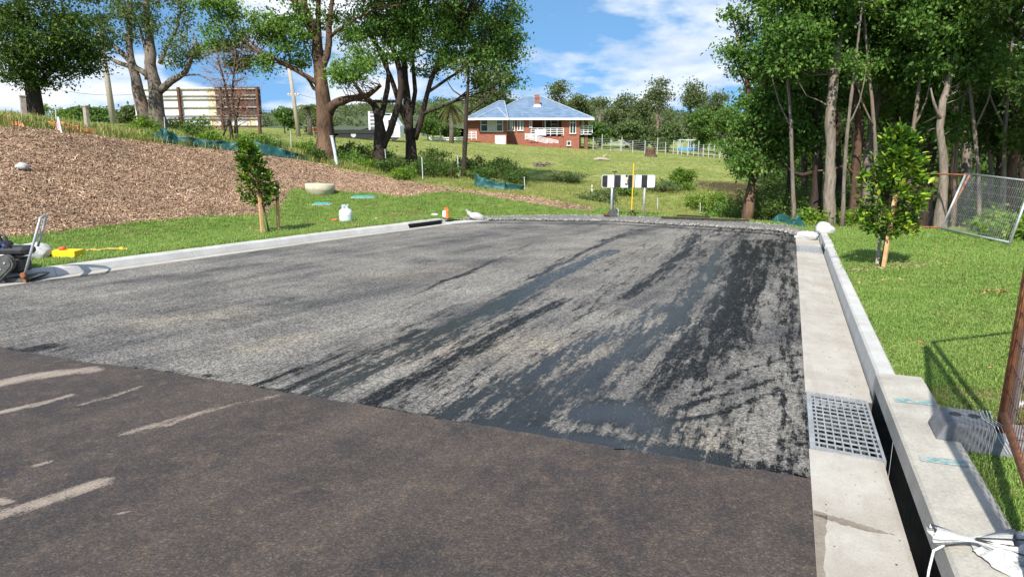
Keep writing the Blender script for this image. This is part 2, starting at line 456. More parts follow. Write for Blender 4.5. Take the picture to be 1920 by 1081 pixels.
def ground_material():
    t = NT('ground_grass_and_soil'); v = t.world()
    big = t.noise(v, .30, 7, .68); mid = t.noise(v, 2.6, 6, .65); fine = t.noise(v, 45, 4, .7)
    field = t.mix(t.ramp(big, [(.38, 0.), (.62, 1.)]), (.16, .225, .05), (.32, .31, .11))
    field = t.mix(t.ramp(mid, [(.45, 0.), (.75, .8)]), field, (.10, .165, .035))
    lawn = t.mix(t.ramp(mid, [(.38, 0.), (.66, 1.)]), (.125, .22, .042), (.22, .27, .08))
    straw = t.ramp(t.noise(v, 1.1, 7, .7), [(.60, 0.), (.74, 1.)])
    lawn = t.mix(straw, lawn, (.30, .23, .11))
    mul = t.mix(t.ramp(t.noise(v, 22, 6, .75), [(.32, 0.), (.68, 1.)]), (.19, .115, .075), (.46, .32, .225))
    lit = t.mix(mid, (.045, .032, .018), (.09, .07, .035))
    jit = t.math('MULTIPLY', t.math('SUBTRACT', t.noise(v, 5, 6, .7), .5), .9)
    def edge(a): return t.ramp(t.math('ADD', t.attr(a), jit), [(.40, 0.), (.60, 1.)])
    c = t.mix(edge('lawn'), field, lawn)
    c = t.mix(edge('litter'), c, lit)
    c = t.mix(edge('mulch'), c, mul)
    g = t.ramp(fine, [(.3, .75), (.7, 1.2)])
    t.set('Base Color', t.mix(1.0, c, g, 'MULTIPLY')).set('Roughness', .95).set('Specular IOR Level', .1)
    t.bump(t.noise(v, 28, 6, .75), .7, .04)
    return t.m
M['ground'] = ground_material()

def terrain():
    x, y, f, snap = clip_grid(K_POLY, .15, 0.0, (-24, 16.5, -4.5, 33), inside=False)
    z = zt(x, y)
    rk = np.abs(x * UY - y * UX - .80) < .02
    me = fast_mesh('ground', np.c_[x, y, z], f, dict(zip(('lawn', 'mulch', 'litter'), areas(x, y))), True)
    g = link('ground', me, M['ground'], kind='structure')
    xs = np.r_[np.arange(-600, -120, 30), np.arange(-120, -60, 6), np.arange(-60, 66, 1.5), np.arange(66, 120, 6), np.arange(120, 601, 30)]
    ys = np.r_[np.arange(-60, -4.4, 5.55), np.arange(-4.5, 90, 1.5), np.arange(90, 160, 6), np.arange(160, 801, 30)]
    gx, gy = np.meshgrid(xs, ys); X, Y = gx.ravel(), gy.ravel(); zz = zt(X, Y)
    inn = (X > -23.9) & (X < 16.4) & (Y > -4.4) & (Y < 32.9)
    zz = zz - .25 * inn
    idx = np.arange(len(X)).reshape(len(ys), len(xs))
    q = np.stack([idx[:-1, :-1], idx[:-1, 1:], idx[1:, 1:], idx[1:, :-1]], -1).reshape(-1, 4)
    q = q[~inn[q].all(1)]
    # the road's own strip south of the near sheet is covered by the road bed
    me = fast_mesh('far_ground', np.c_[X, Y, zz], q, dict(zip(('lawn', 'mulch', 'litter'), areas(X, Y))), True)
    return g, link('far_ground', me, M['ground'], kind='structure')
GROUND, FAR_GROUND = terrain()

# ================================================================== ROAD
ANG = math.atan2(UX, UY)             # 21 degrees
SEAM = [onroad(*p) for p in [(-260, 628), (0, 652), (80, 668), (170, 682), (250, 690), (390, 712), (530, 736), (690, 762), (850, 790), (980, 812), (1100, 834), (1300, 866), (1420, 884), (1522, 896)]]
SEAM = [(p.x, p.y) for p in SEAM]
_sr = random.Random(12); _sm = []
for _a, _b in zip(SEAM[:-1], SEAM[1:]):           # the joint was cut by hand: it wanders a little
    for _k in range(7): _t = _k / 7; _j = _sr.gauss(0, .009); _sm.append((_a[0] + (_b[0] - _a[0]) * _t + _j * .4, _a[1] + (_b[1] - _a[1]) * _t + _j))
SEAM = _sm + [SEAM[-1]]
lip = lambda s: tuple(sn(s, .24)[:2])
LIPL = [tuple(lk_at(-.22, i)) for i in range(len(LK))]
def strokes(x, y, lst, hard=False):
    out = np.zeros(x.shape)
    for pts, hw, amp in lst:
        w = [onroad(*p) for p in pts]; d, _, _ = near_line(x, y, [(p.x, p.y) for p in w])
        out = np.maximum(out, amp * (np.clip(1.35 - d / hw, 0, 1) if hard else np.exp(-.55 * (d / hw) ** 2)))
    return out
TACK = [([(600,742),(760,665),(900,590),(1000,540),(1090,492),(1150,470)], .17, .82), ([(690,752),(830,682),(960,612),(1060,560)], .10, .85),
        ([(545,728),(680,668),(790,618)], .06, .75), ([(480,722),(560,690)], .05, .6), ([(850,778),(1000,702),(1110,640),(1200,600),(1250,570)], .17, .84),
        ([(930,795),(1080,715),(1190,650),(1280,580),(1340,500)], .20, .76), ([(900,792),(1050,818),(1200,838),(1330,858)], .13, .9),
        ([(1100,775),(1180,770),(1230,805)], .22, .95), ([(1040,780),(1130,720)], .15, .72), ([(1190,790),(1265,680),(1322,600),(1372,520),(1400,450)], .13, .85),
        ([(1300,705),(1352,612),(1396,520),(1430,450)], .14, .82), ([(1380,650),(1412,560),(1446,450)], .15, .78), ([(1482,890),(1472,700),(1466,560),(1470,450)], .07, .8),
        ([(1300,742),(1400,692),(1503,662)], .022, 1.0), ([(1270,765),(1420,722),(1506,690)], .028, 1.0), ([(1210,800),(1350,775),(1440,738),(1507,702)], .030, 1.0),
        ([(1330,858),(1400,872),(1490,888)], .12, .9), ([(1210,640),(1300,560),(1350,470)], .10, .8), ([(1000,520),(1100,470),(1190,430)], .12, .72), ([(1170,560),(1260,500),(1310,440)], .14, .74),
        ([(1250,620),(1290,560)], .15, .9), ([(1480,720),(1486,600),(1480,470)], .1, .76), ([(760,560),(900,500),(1000,455)], .05, .55), ([(-40,668),(40,660),(90,652)], .17, .95),
        ([(250,692),(400,705)], .05, .8), ([(390,714),(530,738),(690,764),(850,792)], .045, .9), ([(850,792),(1100,836),(1300,868),(1520,897)], .05, .95),
        ([(900,418),(1150,420),(1320,430),(1488,442)], .10, .9), ([(1130,452),(1200,430)], .16, .7), ([(1350,640),(1450,600)], .02, .8), ([(1400,800),(1390,860)], .04, .8)]
DUST = [([(300,600),(420,590)], .25, .7), ([(480,650),(560,635)], .16, .9), ([(800,655),(960,640),(1040,660)], .35, .75), ([(700,520),(850,505)], .3, .5), ([(1290,800),(1330,830)], .14, .7), ([(1100,480),(1200,470)], .3, .4)]
DUSTN = [([(-40,728),(60,708),(170,694)], .13, 1.0), ([(-40,784),(60,762),(138,742)], .05, 1.0), ([(150,762),(205,745),(262,728)], .045, .9), ([(-60,985),(20,962),(120,930),(195,905)], .075, 1.0),
         ([(60,876),(92,868)], .045, .95), ([(222,964),(248,960)], .028, .95), ([(258,1034),(308,1010)], .022, .95), ([(230,815),(310,795),(400,770),(520,742)], .07, .66), ([(0,940),(8,948)], .05, .9),
         ([(300,800),(330,795)], .05, .7)]
FAR_ROAD = SEAM + [lip(4.0), lip(8), lip(15.4), (6.35, 15.4), (4.6, 16.9), (2.6, 18.2), (0, 18.5), (-1.4, 18.3)] + [LIPL[i] for i in range(len(LK) - 1, 2, -1)] + [(-9, 6.2)]
def road_far():
    x, y, f, _ = clip_grid(FAR_ROAD, .055, -ANG)
    tack = strokes(x, y, TACK); n = x * UY - y * UX
    wet = strokes(x, y, [TACK[4], TACK[5], TACK[6], TACK[7], TACK[8], TACK[0], TACK[17]])
    base = .16 + .26 * sstep(-4.5, -1.0, n) + .12 * sstep(-.4, .2, n)
    tack = np.maximum(tack, base)
    me = fast_mesh('road', np.c_[x, y, plane_z(x, y)], f, {'tack': tack, 'dust': strokes(x, y, DUST), 'wet': np.clip(wet * 1.1, 0, 1)})
    t = NT('primed_road_base'); v = t.world(); st = t.world((1, .075, 1), (0, 0, ANG)); st2 = t.world((1, .06, 1), (0, 0, R(31)))
    streak = t.noise(st, 2.6, 9, .68); streak2 = t.noise(st2, 1.7, 8, .62); agg = t.noise(v, 62, 4, .85); vor = t.voronoi(v, 85)
    patch = t.noise(v, .8, 5, .6)
    grey = t.mix(t.ramp(streak2, [(.34, 0.), (.66, 1.)]), (.060, .060, .064), (.185, .175, .160))
    grey = t.mix(t.ramp(patch, [(.42, 0.), (.68, .75)]), grey, (.255, .238, .21))
    grey = t.mix(t.math('MULTIPLY', t.attr('dust'), t.ramp(t.noise(v, 5, 6, .7), [(.35, .2), (.6, 1.)])), grey, (.27, .235, .185))
    sc_ = t.n.new('ShaderNodeSeparateColor'); t.l.new(t.voronoi(v, 70, 'Color'), sc_.inputs[0]); stone = sc_.outputs[0]
    grey = t.mix(1.0, grey, t.ramp(stone, [(0., .45), (.5, .95), (1., 1.75)]), 'MULTIPLY')
    fine1 = t.noise(t.world((1, .10, 1), (0, 0, ANG)), 12, 8, .75); fine2 = t.noise(t.world((1, .45, 1), (0, 0, ANG)), 26, 6, .8)
    def add(a, n, w): return t.math('ADD', a, t.math('MULTIPLY', t.math('SUBTRACT', n, .5), w))
    h = add(add(add(add(t.attr('tack'), streak, 1.5), fine1, 2.3), fine2, 1.7), stone, .25)
    mask = t.ramp(t.math('MULTIPLY', h, .5), [(.300, 0.), (.322, 1.)])
    film = t.ramp(t.math('MULTIPLY', h, .5), [(.20, 0.), (.30, .38)])
    grey = t.mix(film, grey, (.05, .05, .052))
    spots = t.math('MULTIPLY', t.ramp(stone, [(.72, 0.), (1., .75)]), t.math('SUBTRACT', 1.0, t.attr('wet'), True))
    blk = t.mix(spots, (.006, .0065, .008), (.085, .08, .072))
    t.set('Base Color', t.mix(mask, grey, blk))
    t.set('Roughness', t.mix(mask, .92, t.math('ADD', t.math('SUBTRACT', .42, t.math('MULTIPLY', t.attr('wet'), .33)), t.math('MULTIPLY', t.noise(v, 9, 5, .6), .14))))
    t.set('Specular IOR Level', t.mix(mask, .15, t.math('ADD', .16, t.math('MULTIPLY', t.attr('wet'), .5))))
    b = t.n.new('ShaderNodeBump'); b.inputs['Distance'].default_value = .008
    t.l.new(t.math('SUBTRACT', .8, t.math('MULTIPLY', t.math('MULTIPLY', mask, t.attr('wet')), .52)), b.inputs['Strength'])
    t.l.new(t.math('ADD', vor, agg), b.inputs['Height']); t.l.new(b.outputs[0], t.b.inputs['Normal'])
    return link('road', me, t.m, kind='structure')
ROAD = road_far()
NEAR = SEAM + [lip(3.5), lip(1), lip(-8), (-13, -3), (-10.4, 2.6), (-8.6, 5.7)]
def road_near():
    x, y, f, snap = clip_grid(NEAR, .06, -ANG)
    z = plane_z(x, y) + .009
    me = fast_mesh('asphalt', np.c_[x, y, z], f, {'dust': strokes(x, y, DUSTN, True)})
    t = NT('new_asphalt'); v = t.world(); st = t.world((1, .10, 1), (0, 0, R(28)))
    agg = t.noise(v, 75, 4, .85); big = t.noise(v, 1.3, 7, .7); strk = t.noise(st, 2.2, 8, .65)
    n = t.n.new('ShaderNodeSeparateXYZ'); t.l.new(v, n.inputs[0])
    c = t.mix(t.ramp(big, [(.35, 0.), (.65, 1.)]), (.034, .028, .027), (.066, .051, .043))
    c = t.mix(t.ramp(strk, [(.5, 0.), (.75, .6)]), c, (.092, .072, .058))
    warm = t.ramp(t.noise(v, 9, 6, .7), [(.5, 0.), (.72, .5)])
    c = t.mix(warm, c, (.135, .096, .067))
    sc_ = t.n.new('ShaderNodeSeparateColor'); t.l.new(t.voronoi(v, 125, 'Color'), sc_.inputs[0]); stone = sc_.outputs[0]
    c = t.mix(1.0, c, t.ramp(stone, [(0., .60), (.45, .90), (.85, 1.18), (1., 1.75)]), 'MULTIPLY')
    c = t.mix(1.0, c, t.ramp(agg, [(.28, .8), (.72, 1.2)]), 'MULTIPLY')
    d = t.math('ADD', t.math('MULTIPLY', t.attr('dust'), .50), t.math('MULTIPLY', t.noise(st, 8, 9, .8), .85))
    d = t.math('ADD', d, t.math('MULTIPLY', t.math('SUBTRACT', stone, .5), .10))
    dm = t.math('MULTIPLY', t.ramp(d, [(.70, 0.), (.80, .6), (.95, .95)]), t.ramp(stone, [(0., .7), (.4, 1.)]))
    c = t.mix(dm, c, t.mix(t.noise(v, 30, 4), (.27, .22, .175), (.34, .28, .23)))
    glint = t.ramp(t.voronoi(v, 60, 'Distance'), [(.0, 1.), (.09, 0.)])
    c = t.mix(t.math('MULTIPLY', glint, .5), c, (.30, .27, .23))
    t.set('Base Color', c).set('Roughness', t.ramp(big, [(.35, .62), (.65, .85)])).set('Specular IOR Level', .4)
    t.bump(agg, .55, .006)
    return link('asphalt', me, t.m, kind='structure')
ASPHALT = road_near()
# sub-base under the site so that nothing opens below the kerbs
def subgrade():
    x = [-14, 9, 9, -14]; y = [-6, -6, 21, 21]
    pts = [(-14, -6), tuple(sn(-6, .16)[:2])] + [tuple(sn(s, .16)[:2]) for s in (2, 15)] + [(5.9, 15.2), (2.4, 17.7), (-1.4, 18.0), (-12, 0)]
    me = bpy.data.meshes.new('road_subgrade')
    me.from_pydata([(a, b, plane_z(a, b) - .06) for a, b in pts], [], [tuple(range(len(pts)))])
    q = [sn(5.2, .16), sn(5.2, .82), sn(15.6, .82), sn(15.6, .16)]; n0 = len(pts)
    me.clear_geometry(); me.from_pydata([(a, b, plane_z(a, b) - .06) for a, b in pts] + [(p.x, p.y, p.z - .17) for p in q], [], [tuple(range(n0)), (n0, n0 + 1, n0 + 2, n0 + 3)])
    return link('road_subgrade', me, M['dark_grey'], kind='structure')

subgrade()
# gravel shoulder at the far end
def gravel_material():
    t = NT('blue_metal_gravel'); v = t.world()
    c = t.ramp(t.voronoi(v, 28, 'Color'), [(.1, (.06, .06, .058)), (.5, (.17, .165, .155)), (.9, (.32, .30, .28))])
    t.set('Base Color', c).set('Roughness', .9); t.bump(t.voronoi(v, 28), .9, .03); return t.m
M['gravel'] = gravel_material()
_x, _y, _gf, _gs = clip_grid(GRAVEL, .12)
_gd = sdist(_x, _y, GRAVEL)
link('gravel_shoulder', fast_mesh('gravel_shoulder', np.c_[_x, _y, plane_z(_x, _y) + .012 + .04 * sstep(0, .4, _gd)], _gf, None, True), M['gravel'], kind='structure')

# ================================================================== SCATTER (instances on survey points)
def scatter(name, pts, rots, scl, pick, sources, kind='stuff', parent=None):
    coll = bpy.data.collections.new(name + '_kinds')
    for i, (me, m) in enumerate(sources):
        o = bpy.data.objects.new('%s_kind_%02d' % (name, i), me)
        if not me.materials: me.materials.append(m)
        coll.objects.link(o)
    me = bpy.data.meshes.new(name); me.vertices.add(len(pts)); me.vertices.foreach_set('co', np.asarray(pts, np.float32).ravel())
    a = me.attributes.new('rot', 'FLOAT_VECTOR', 'POINT'); a.data.foreach_set('vector', np.asarray(rots, np.float32).ravel())
    a = me.attributes.new('scl', 'FLOAT', 'POINT'); a.data.foreach_set('value', np.asarray(scl, np.float32))
    a = me.attributes.new('pick', 'INT', 'POINT'); a.data.foreach_set('value', np.asarray(pick, np.int32))
    o = link(name, me, None, parent, kind=kind)
    ng = bpy.data.node_groups.new(name + '_scatter', 'GeometryNodeTree')
    ng.interface.new_socket('Geometry', in_out='INPUT', socket_type='NodeSocketGeometry')
    ng.interface.new_socket('Geometry', in_out='OUTPUT', socket_type='NodeSocketGeometry')
    N = ng.nodes; L = ng.links
    gi = N.new('NodeGroupInput'); go = N.new('NodeGroupOutput'); ip = N.new('GeometryNodeInstanceOnPoints')
    ci = N.new('GeometryNodeCollectionInfo'); ci.inputs['Collection'].default_value = coll
    ci.inputs['Separate Children'].default_value = True; ci.inputs['Reset Children'].default_value = True
    def na(n, ty):
        k = N.new('GeometryNodeInputNamedAttribute'); k.data_type = ty; k.inputs['Name'].default_value = n
        return k.outputs['Attribute']
    L.new(gi.outputs[0], ip.inputs['Points']); L.new(ci.outputs[0], ip.inputs['Instance'])
    ip.inputs['Pick Instance'].default_value = True
    L.new(na('pick', 'INT'), ip.inputs['Instance Index']); L.new(na('rot', 'FLOAT_VECTOR'), ip.inputs['Rotation']); L.new(na('scl', 'FLOAT'), ip.inputs['Scale'])
    L.new(ip.outputs[0], go.inputs[0])
    md = o.modifiers.new('scatter', 'NODES'); md.node_group = ng
    return o
def sample(n, bbox, fn):
    x = RNG.uniform(bbox[0], bbox[1], n); y = RNG.uniform(bbox[2], bbox[3], n)
    k = RNG.uniform(0, 1, n) < fn(x, y); return x[k], y[k]
def slope_rot(x, y, yaw, jitter=.15):
    e = .15; zx = (zt(x + e, y) - zt(x - e, y)) / (2 * e); zy = (zt(x, y + e) - zt(x, y - e)) / (2 * e)
    return zx, zy
def blade_tuft(name, nb, h, spread, w, droop, rng):
    V = []; Fc = []
    for i in range(nb):
        a = rng.uniform(0, 6.283); r = spread * math.sqrt(rng.uniform(0, 1)); bx, by = r * math.cos(a), r * math.sin(a)
        d = rng.uniform(0, 6.283); hh = h * rng.uniform(.5, 1.15); dr = droop * rng.uniform(.3, 1.4)
        px, py = -math.sin(d) * w / 2, math.cos(d) * w / 2; dx, dy = math.cos(d) * hh * dr, math.sin(d) * hh * dr
        b = len(V)
        V += [(bx - px, by - py, -.01), (bx + px, by + py, -.01), (bx + dx * .4 + px * .8, by + dy * .4 + py * .8, hh * .62), (bx + dx * .4 - px * .8, by + dy * .4 - py * .8, hh * .62), (bx + dx, by + dy, hh * (1.0 - .3 * dr))]
        Fc += [(b, b + 1, b + 2, b + 3), (b + 3, b + 2, b + 4)]
    me = bpy.data.meshes.new(name); me.from_pydata(V, [], Fc); return me
def grass_mat(name, c1, c2, c3):
    t = NT(name); oi = t.n.new('ShaderNodeObjectInfo')
    c = t.ramp(oi.outputs['Random'], [(0., c1), (.5, c2), (1., c3)])
    v = t.world(); c = t.mix(t.ramp(t.noise(v, .9, 5, .65), [(.35, 0.), (.65, 1.)]), c, t.mix(.5, c, c3))
    t.set('Base Color', c).set('Roughness', .6).set('Specular IOR Level', .25)
    tr = t.n.new('ShaderNodeBsdfTranslucent'); t.l.new(c, tr.inputs[0])
    mx = t.n.new('ShaderNodeMixShader'); mx.inputs[0].default_value = .35
    t.l.new(t.b.outputs[0], mx.inputs[1]); t.l.new(tr.outputs[0], mx.inputs[2]); t.l.new(mx.outputs[0], t.out.inputs[0]); return t.m
M['lawn_blade'] = grass_mat('turf_blades', (.135, .26, .045), (.20, .335, .062), (.31, .40, .11))
M['straw_blade'] = grass_mat('straw_blades', (.26, .21, .09), (.34, .27, .13), (.22, .22, .075))
M['field_blade'] = grass_mat('field_blades', (.145, .215, .042), (.25, .30, .07), (.40, .38, .14))
def lawn_scatter():
    def fr(x, y):
        a = np.maximum(sstep(-.05, .12, sdist(x, y, LAWN_R)), sstep(-.1, .2, sdist(x, y, LAWN_L)) * (sdist(x, y, MULCH) < .05))
        d = np.hypot(x, y); return a * (sdist(x, y, K_POLY) < -.055) * np.clip((6.5 / np.maximum(d, 3.0)) ** 1.5, 0, 1)
    x1, y1 = sample(230000, (1.2, 12, 1.2, 17), fr)
    x2, y2 = sample(330000, (-13, 7, 5, 23.5), fr)
    x = np.r_[x1, x2]; y = np.r_[y1, y2]
    wv = np.sin(x * 2.1 + np.sin(y * 1.7) * 1.3) * np.sin(y * 2.4 + np.sin(x * 1.1))        # worn, dry patches
    kb, _, _ = near_line(x, y, [tuple(sn(s, .8)[:2]) for s in (-2, 15)])
    dry = (RNG.uniform(0, 1, len(x)) < .13 + .55 * (wv > .5) * RNG.uniform(0, 1, len(x)) + .25 * np.exp(-kb / .12) + .5 * ((np.hypot(x - 3.0, y - 3.9) < .55)) + .5 * (np.hypot(x + 2.8, y - 18.2) < .9) + .45 * (np.hypot(x + 4.2, y - 16.2) < .8))
    thin = RNG.uniform(0, 1, len(x)) > .35 * dry
    x, y, dry = x[thin], y[thin], dry[thin]
    z = zt(x, y); n = len(x); d = np.hypot(x, y)
    zx, zy = slope_rot(x, y, None)
    rots = np.c_[np.arctan(zy), -np.arctan(zx), RNG.uniform(0, 6.28, n)]
    scl = RNG.uniform(.7, 1.25, n) * np.clip((d / 7.0) ** .55, .85, 1.9)
    rng = random.Random(3)
    src = [(blade_tuft('turf_%d' % i, 16, .040, .055, .0055, .75, rng), M['lawn_blade']) for i in range(4)] + [(blade_tuft('straw_%d' % i, 12, .032, .06, .005, 1.5, rng), M['straw_blade']) for i in range(2)]
    pick = np.where(dry, RNG.integers(4, 6, n), RNG.integers(0, 4, n))
    return scatter('lawn_grass', np.c_[x, y, z], rots, scl, pick, src), n
_lg, _n1 = lawn_scatter(); tag(_lg, 'short green turf growing on both verges of the road', 'grass')
def field_scatter():
    def fr(x, y):
        l, m, lit = areas(x, y)
        d = np.hypot(x, y); lit_t = np.clip(1 - .85 * lit, 0, 1)
        return (1 - l) * (sdist(x, y, MULCH) < -.05) * lit_t * np.clip((24 / np.maximum(d, 10)) ** 1.3, 0, 1) * (sdist(x, y, K_POLY) < -.1) * (sdist(x, y, GRAVEL) < 0)
    xa, ya = sample(60000, (-26, 18, 15, 36), fr); xb, yb = sample(75000, (-45, 30, 36, 85), fr)
    x = np.r_[xa, xb]; y = np.r_[ya, yb]; z = zt(x, y); n = len(x)
    up = sstep(-2, -8, x)                                    # taller along the overgrown fence on the left
    up = up * sstep(40, 30, y)
    scl = RNG.uniform(.5, 1.1, n) * (.62 + .75 * up) * np.where(y > 36, 1.1, 1.0)
    rots = np.c_[np.zeros(n), np.zeros(n), RNG.uniform(0, 6.28, n)]
    rng = random.Random(5)
    src = [(blade_tuft('meadow_%d' % i, 14, .20, .16, .013, .8, rng), M['field_blade']) for i in range(4)]
    return scatter('field_grass', np.c_[x, y, z], rots, scl, RNG.integers(0, 4, n), src), n
_fg, _n2 = field_scatter(); tag(_fg, 'long yellow-green pasture grass covering the field below the house', 'grass')
def chip_mesh(name, l, w, h, rng):
    b = rng.uniform(-.25, .25) * l; t = rng.uniform(.3, .8)
    v = [(-l / 2, -w / 2, 0), (-l / 2, w / 2, 0), (0, w * .6, b + h), (0, -w * .6, b + h), (l / 2, w / 2 * t, 0), (l / 2, -w / 2 * t, 0),
         (-l / 2, 0, h * .8), (l / 2, 0, h * .5)]
    me = bpy.data.meshes.new(name); me.from_pydata(v, [], [(0, 1, 2, 3), (3, 2, 4, 5), (0, 3, 6), (2, 1, 6), (5, 7, 3), (4, 2, 7)]); return me
def chip_mat():
    t = NT('bark_chips'); oi = t.n.new('ShaderNodeObjectInfo')
    c = t.ramp(oi.outputs['Random'], [(0., (.17, .10, .06)), (.35, (.36, .235, .15)), (.7, (.48, .335, .225)), (.93, (.60, .46, .335)), (1., (.70, .57, .44))])
    c = t.mix(1.0, c, t.ramp(t.noise(t.world(), .7, 6, .65), [(.35, .62), (.6, 1.08)]), 'MULTIPLY')
    t.set('Base Color', c).set('Roughness', .9).set('Specular IOR Level', .15); return t.m
M['chip'] = chip_mat()
def mulch_scatter():
    def fr(x, y): return sstep(-.12, .10, sdist(x, y, MULCH)) * np.clip((13 / np.maximum(np.hypot(x, y), 8)) ** 1.2, 0, 1)
    x, y = sample(460000, (-19, 4, 7, 26), fr)
    soil = (x > -6.0) & (RNG.uniform(0, 1, len(x)) < .35); x, y = x[~soil], y[~soil]
    # rings of mulch round the two young trees
    for cx, cy, r in ((-5.2, 15.1, .6), (5.05, 9.25, .5)):
        a = RNG.uniform(0, 6.28, 900); q = r * np.sqrt(RNG.uniform(0, 1, 900)); x = np.r_[x, cx + q * np.cos(a) * (1.25 if cx > 0 else 1)]; y = np.r_[y, cy + q * np.sin(a) * .55]
    n = len(x); z = zt(x, y); zx, zy = slope_rot(x, y, None)
    rots = np.c_[np.arctan(zy) + RNG.normal(0, .35, n), -np.arctan(zx) + RNG.normal(0, .35, n), RNG.uniform(0, 6.28, n)]
    rng = random.Random(9)
    src = [(chip_mesh('chip_%d' % i, rng.uniform(.05, .15), rng.uniform(.011, .025), .010, rng), M['chip']) for i in range(7)]
    return scatter('mulch_chips', np.c_[x, y, z + .012], rots, RNG.uniform(.5, 1.25, n), RNG.integers(0, 7, n), src), n
_mc, _n3 = mulch_scatter(); tag(_mc, 'brown wood chip mulch covering the bank above the road', 'mulch')
def pebble_scatter():
    x, y = sample(26000, (-2, 7.2, 14.5, 20), lambda x, y: sstep(-.08, .05, sdist(x, y, GRAVEL)))
    n = len(x); rng = random.Random(2); src = []
    for i in range(4):
        b = MB(); b.lathe([(.2, -.3), (.8, -.1), (.9, .25), (.45, .62)], seg=5)
        me = b.mesh('stone_%d' % i)
        for vv in me.vertices: vv.co = vv.co * rng.uniform(.8, 1.2)
        src.append((me, M['stone']))
    return scatter('gravel_stones', np.c_[x, y, plane_z(x, y) + .03], RNG.uniform(0, 6, (n, 3)), RNG.uniform(.008, .032, n), RNG.integers(0, 4, n), src)
def stone_mat():
    t = NT('blue_metal_stone'); oi = t.n.new('ShaderNodeObjectInfo')
    t.set('Base Color', t.ramp(oi.outputs['Random'], [(0., (.07, .07, .07)), (.5, (.19, .185, .175)), (1., (.40, .38, .35))])).set('Roughness', .9); return t.m
M['stone'] = stone_mat()
tag(pebble_scatter(), 'grey crushed stone along the end of the new road', 'gravel')
print('scatter', _n1, _n2, _n3)

# ================================================================== KERBS AND DRAINS
def sbox(mb, s0, s1, n0, n1, z0, z1):
    """block aligned with the right-hand kerb, following the fall of the road"""
    vs = [sn(s0, n0, z0), sn(s1, n0, z0), sn(s1, n1, z0), sn(s0, n1, z0), sn(s0, n0, z1), sn(s1, n0, z1), sn(s1, n1, z1), sn(s0, n1, z1)]
    return mb.add(vs, [(0, 3, 2, 1), (4, 5, 6, 7), (0, 1, 5, 4), (1, 2, 6, 5), (2, 3, 7, 6), (3, 0, 4, 7)])
def sprofile(mb, s0, s1, prof):
    k = len(prof); vs = [sn(s0, a, b) for a, b in prof] + [sn(s1, a, b) for a, b in prof]
    return mb.add(vs, [tuple(range(k - 1, -1, -1)), tuple(range(k, 2 * k))] + [(i, (i + 1) % k, k + (i + 1) % k, k + i) for i in range(k)])
def gutter_mat():
    t = NT('stained_gutter_concrete'); v = t.world(); al = t.world((1, .12, 1), (0, 0, ANG)); ac = t.world((.25, 1.6, 1), (0, 0, ANG))
    c = t.mix(t.ramp(t.noise(v, 2.3, 7, .65), [(.35, 0.), (.65, 1.)]), (.33, .30, .26), (.43, .41, .37))
    c = t.mix(t.ramp(t.noise(al, 9, 8, .7), [(.52, 0.), (.72, .6)]), c, (.27, .235, .19))
    c = t.mix(t.ramp(t.noise(ac, 4, 8, .7), [(.62, 0.), (.68, .55)]), c, (.22, .195, .165))
    c = t.mix(t.ramp(t.noise(v, 38, 5, .8), [(.66, 0.), (.72, .8)]), c, (.10, .09, .08))
    c = t.mix(1.0, c, t.ramp(t.noise(v, 130, 3, .7), [(.3, .85), (.7, 1.13)]), 'MULTIPLY')
    t.set('Base Color', c).set('Roughness', .9).set('Specular IOR Level', .25); t.bump(t.noise(v, 70, 5, .7), .35, .005); return t.m
M['concrete_warm'] = gutter_mat()
kr = thing('kerb', (0, 0, 0), 'pale concrete kerb and gutter running beside the steel drain grate', 'kerb')
KP = [(.655, -.12), (.662, .02), (.678, .118), (.695, .132), (.785, .132), (.80, .12), (.80, -.12)]
for s0, s1 in ((5.13, 7.15), (7.156, 10.0), (10.006, 12.9), (13.95, 15.4)):
    b = MB(); sprofile(b, s0, s1, KP); b.build('kerb_segment', M['concrete'], kr)
b = MB(); sprofile(b, 12.906, 13.945, [(.69, .075), (.66, .08), (.67, .14), (.80, .14), (.80, .075)]); b.build('inlet_lintel', M['concrete'], kr)
b = MB(); sbox(b, 12.906, 13.945, .74, .80, -.2, .074); b.build('inlet_back', M['black_rubber_and_void'], kr)  # back plate coloured black to paint the dark inside the inlet
GP = [(.226, -.12), (.226, .010), (.30, .006), (.60, -.022), (.6545, -.022), (.6545, -.12)]
for s0, s1 in ((5.06, 7.15), (7.155, 10.0), (10.005, 12.98), (13.93, 15.8)):
    b = MB(); sprofile(b, s0, s1, GP); b.build('gutter_slab', M['concrete_warm'], kr)
for s0, s1 in ((2.95, 3.98), (1.4, 2.946), (-2.0, 1.395)):
    b = MB(); sprofile(b, s0, s1, [(.226, -.12), (.226, .013), (.34, .008), (.575, -.004), (.60, -.014), (.60, -.12)]); b.build('gutter_slab', M['concrete_warm'], kr)
lt = MB(); sprofile(lt, -2.0, 5.124, [(.655, .06), (.648, .07), (.655, .158), (.668, .168), (.925, .168), (.935, .158), (.935, .06)])
LINTEL = lt.build('inlet_lintel', M['concrete_old'], kr); LINTEL['label'] = 'long flat concrete slab bridging the open drain slot'
M['teal_mark'] = surf('teal_paint_mark', (.10, .26, .27), (.34, .35, .32), 26, .85, .2, .003, lo=.42, hi=.56)
for s, w in ((4.52, .075), (3.62, .075)):
    b = MB(); vs = [sn(s, .70, .1705), sn(s + w, .70, .1705), sn(s + w, .90, .1705), sn(s, .90, .1705)]
    b.add(vs, [(0, 1, 2, 3)]); b.build('paint_mark', M['teal_mark'], LINTEL)
pit = MB()
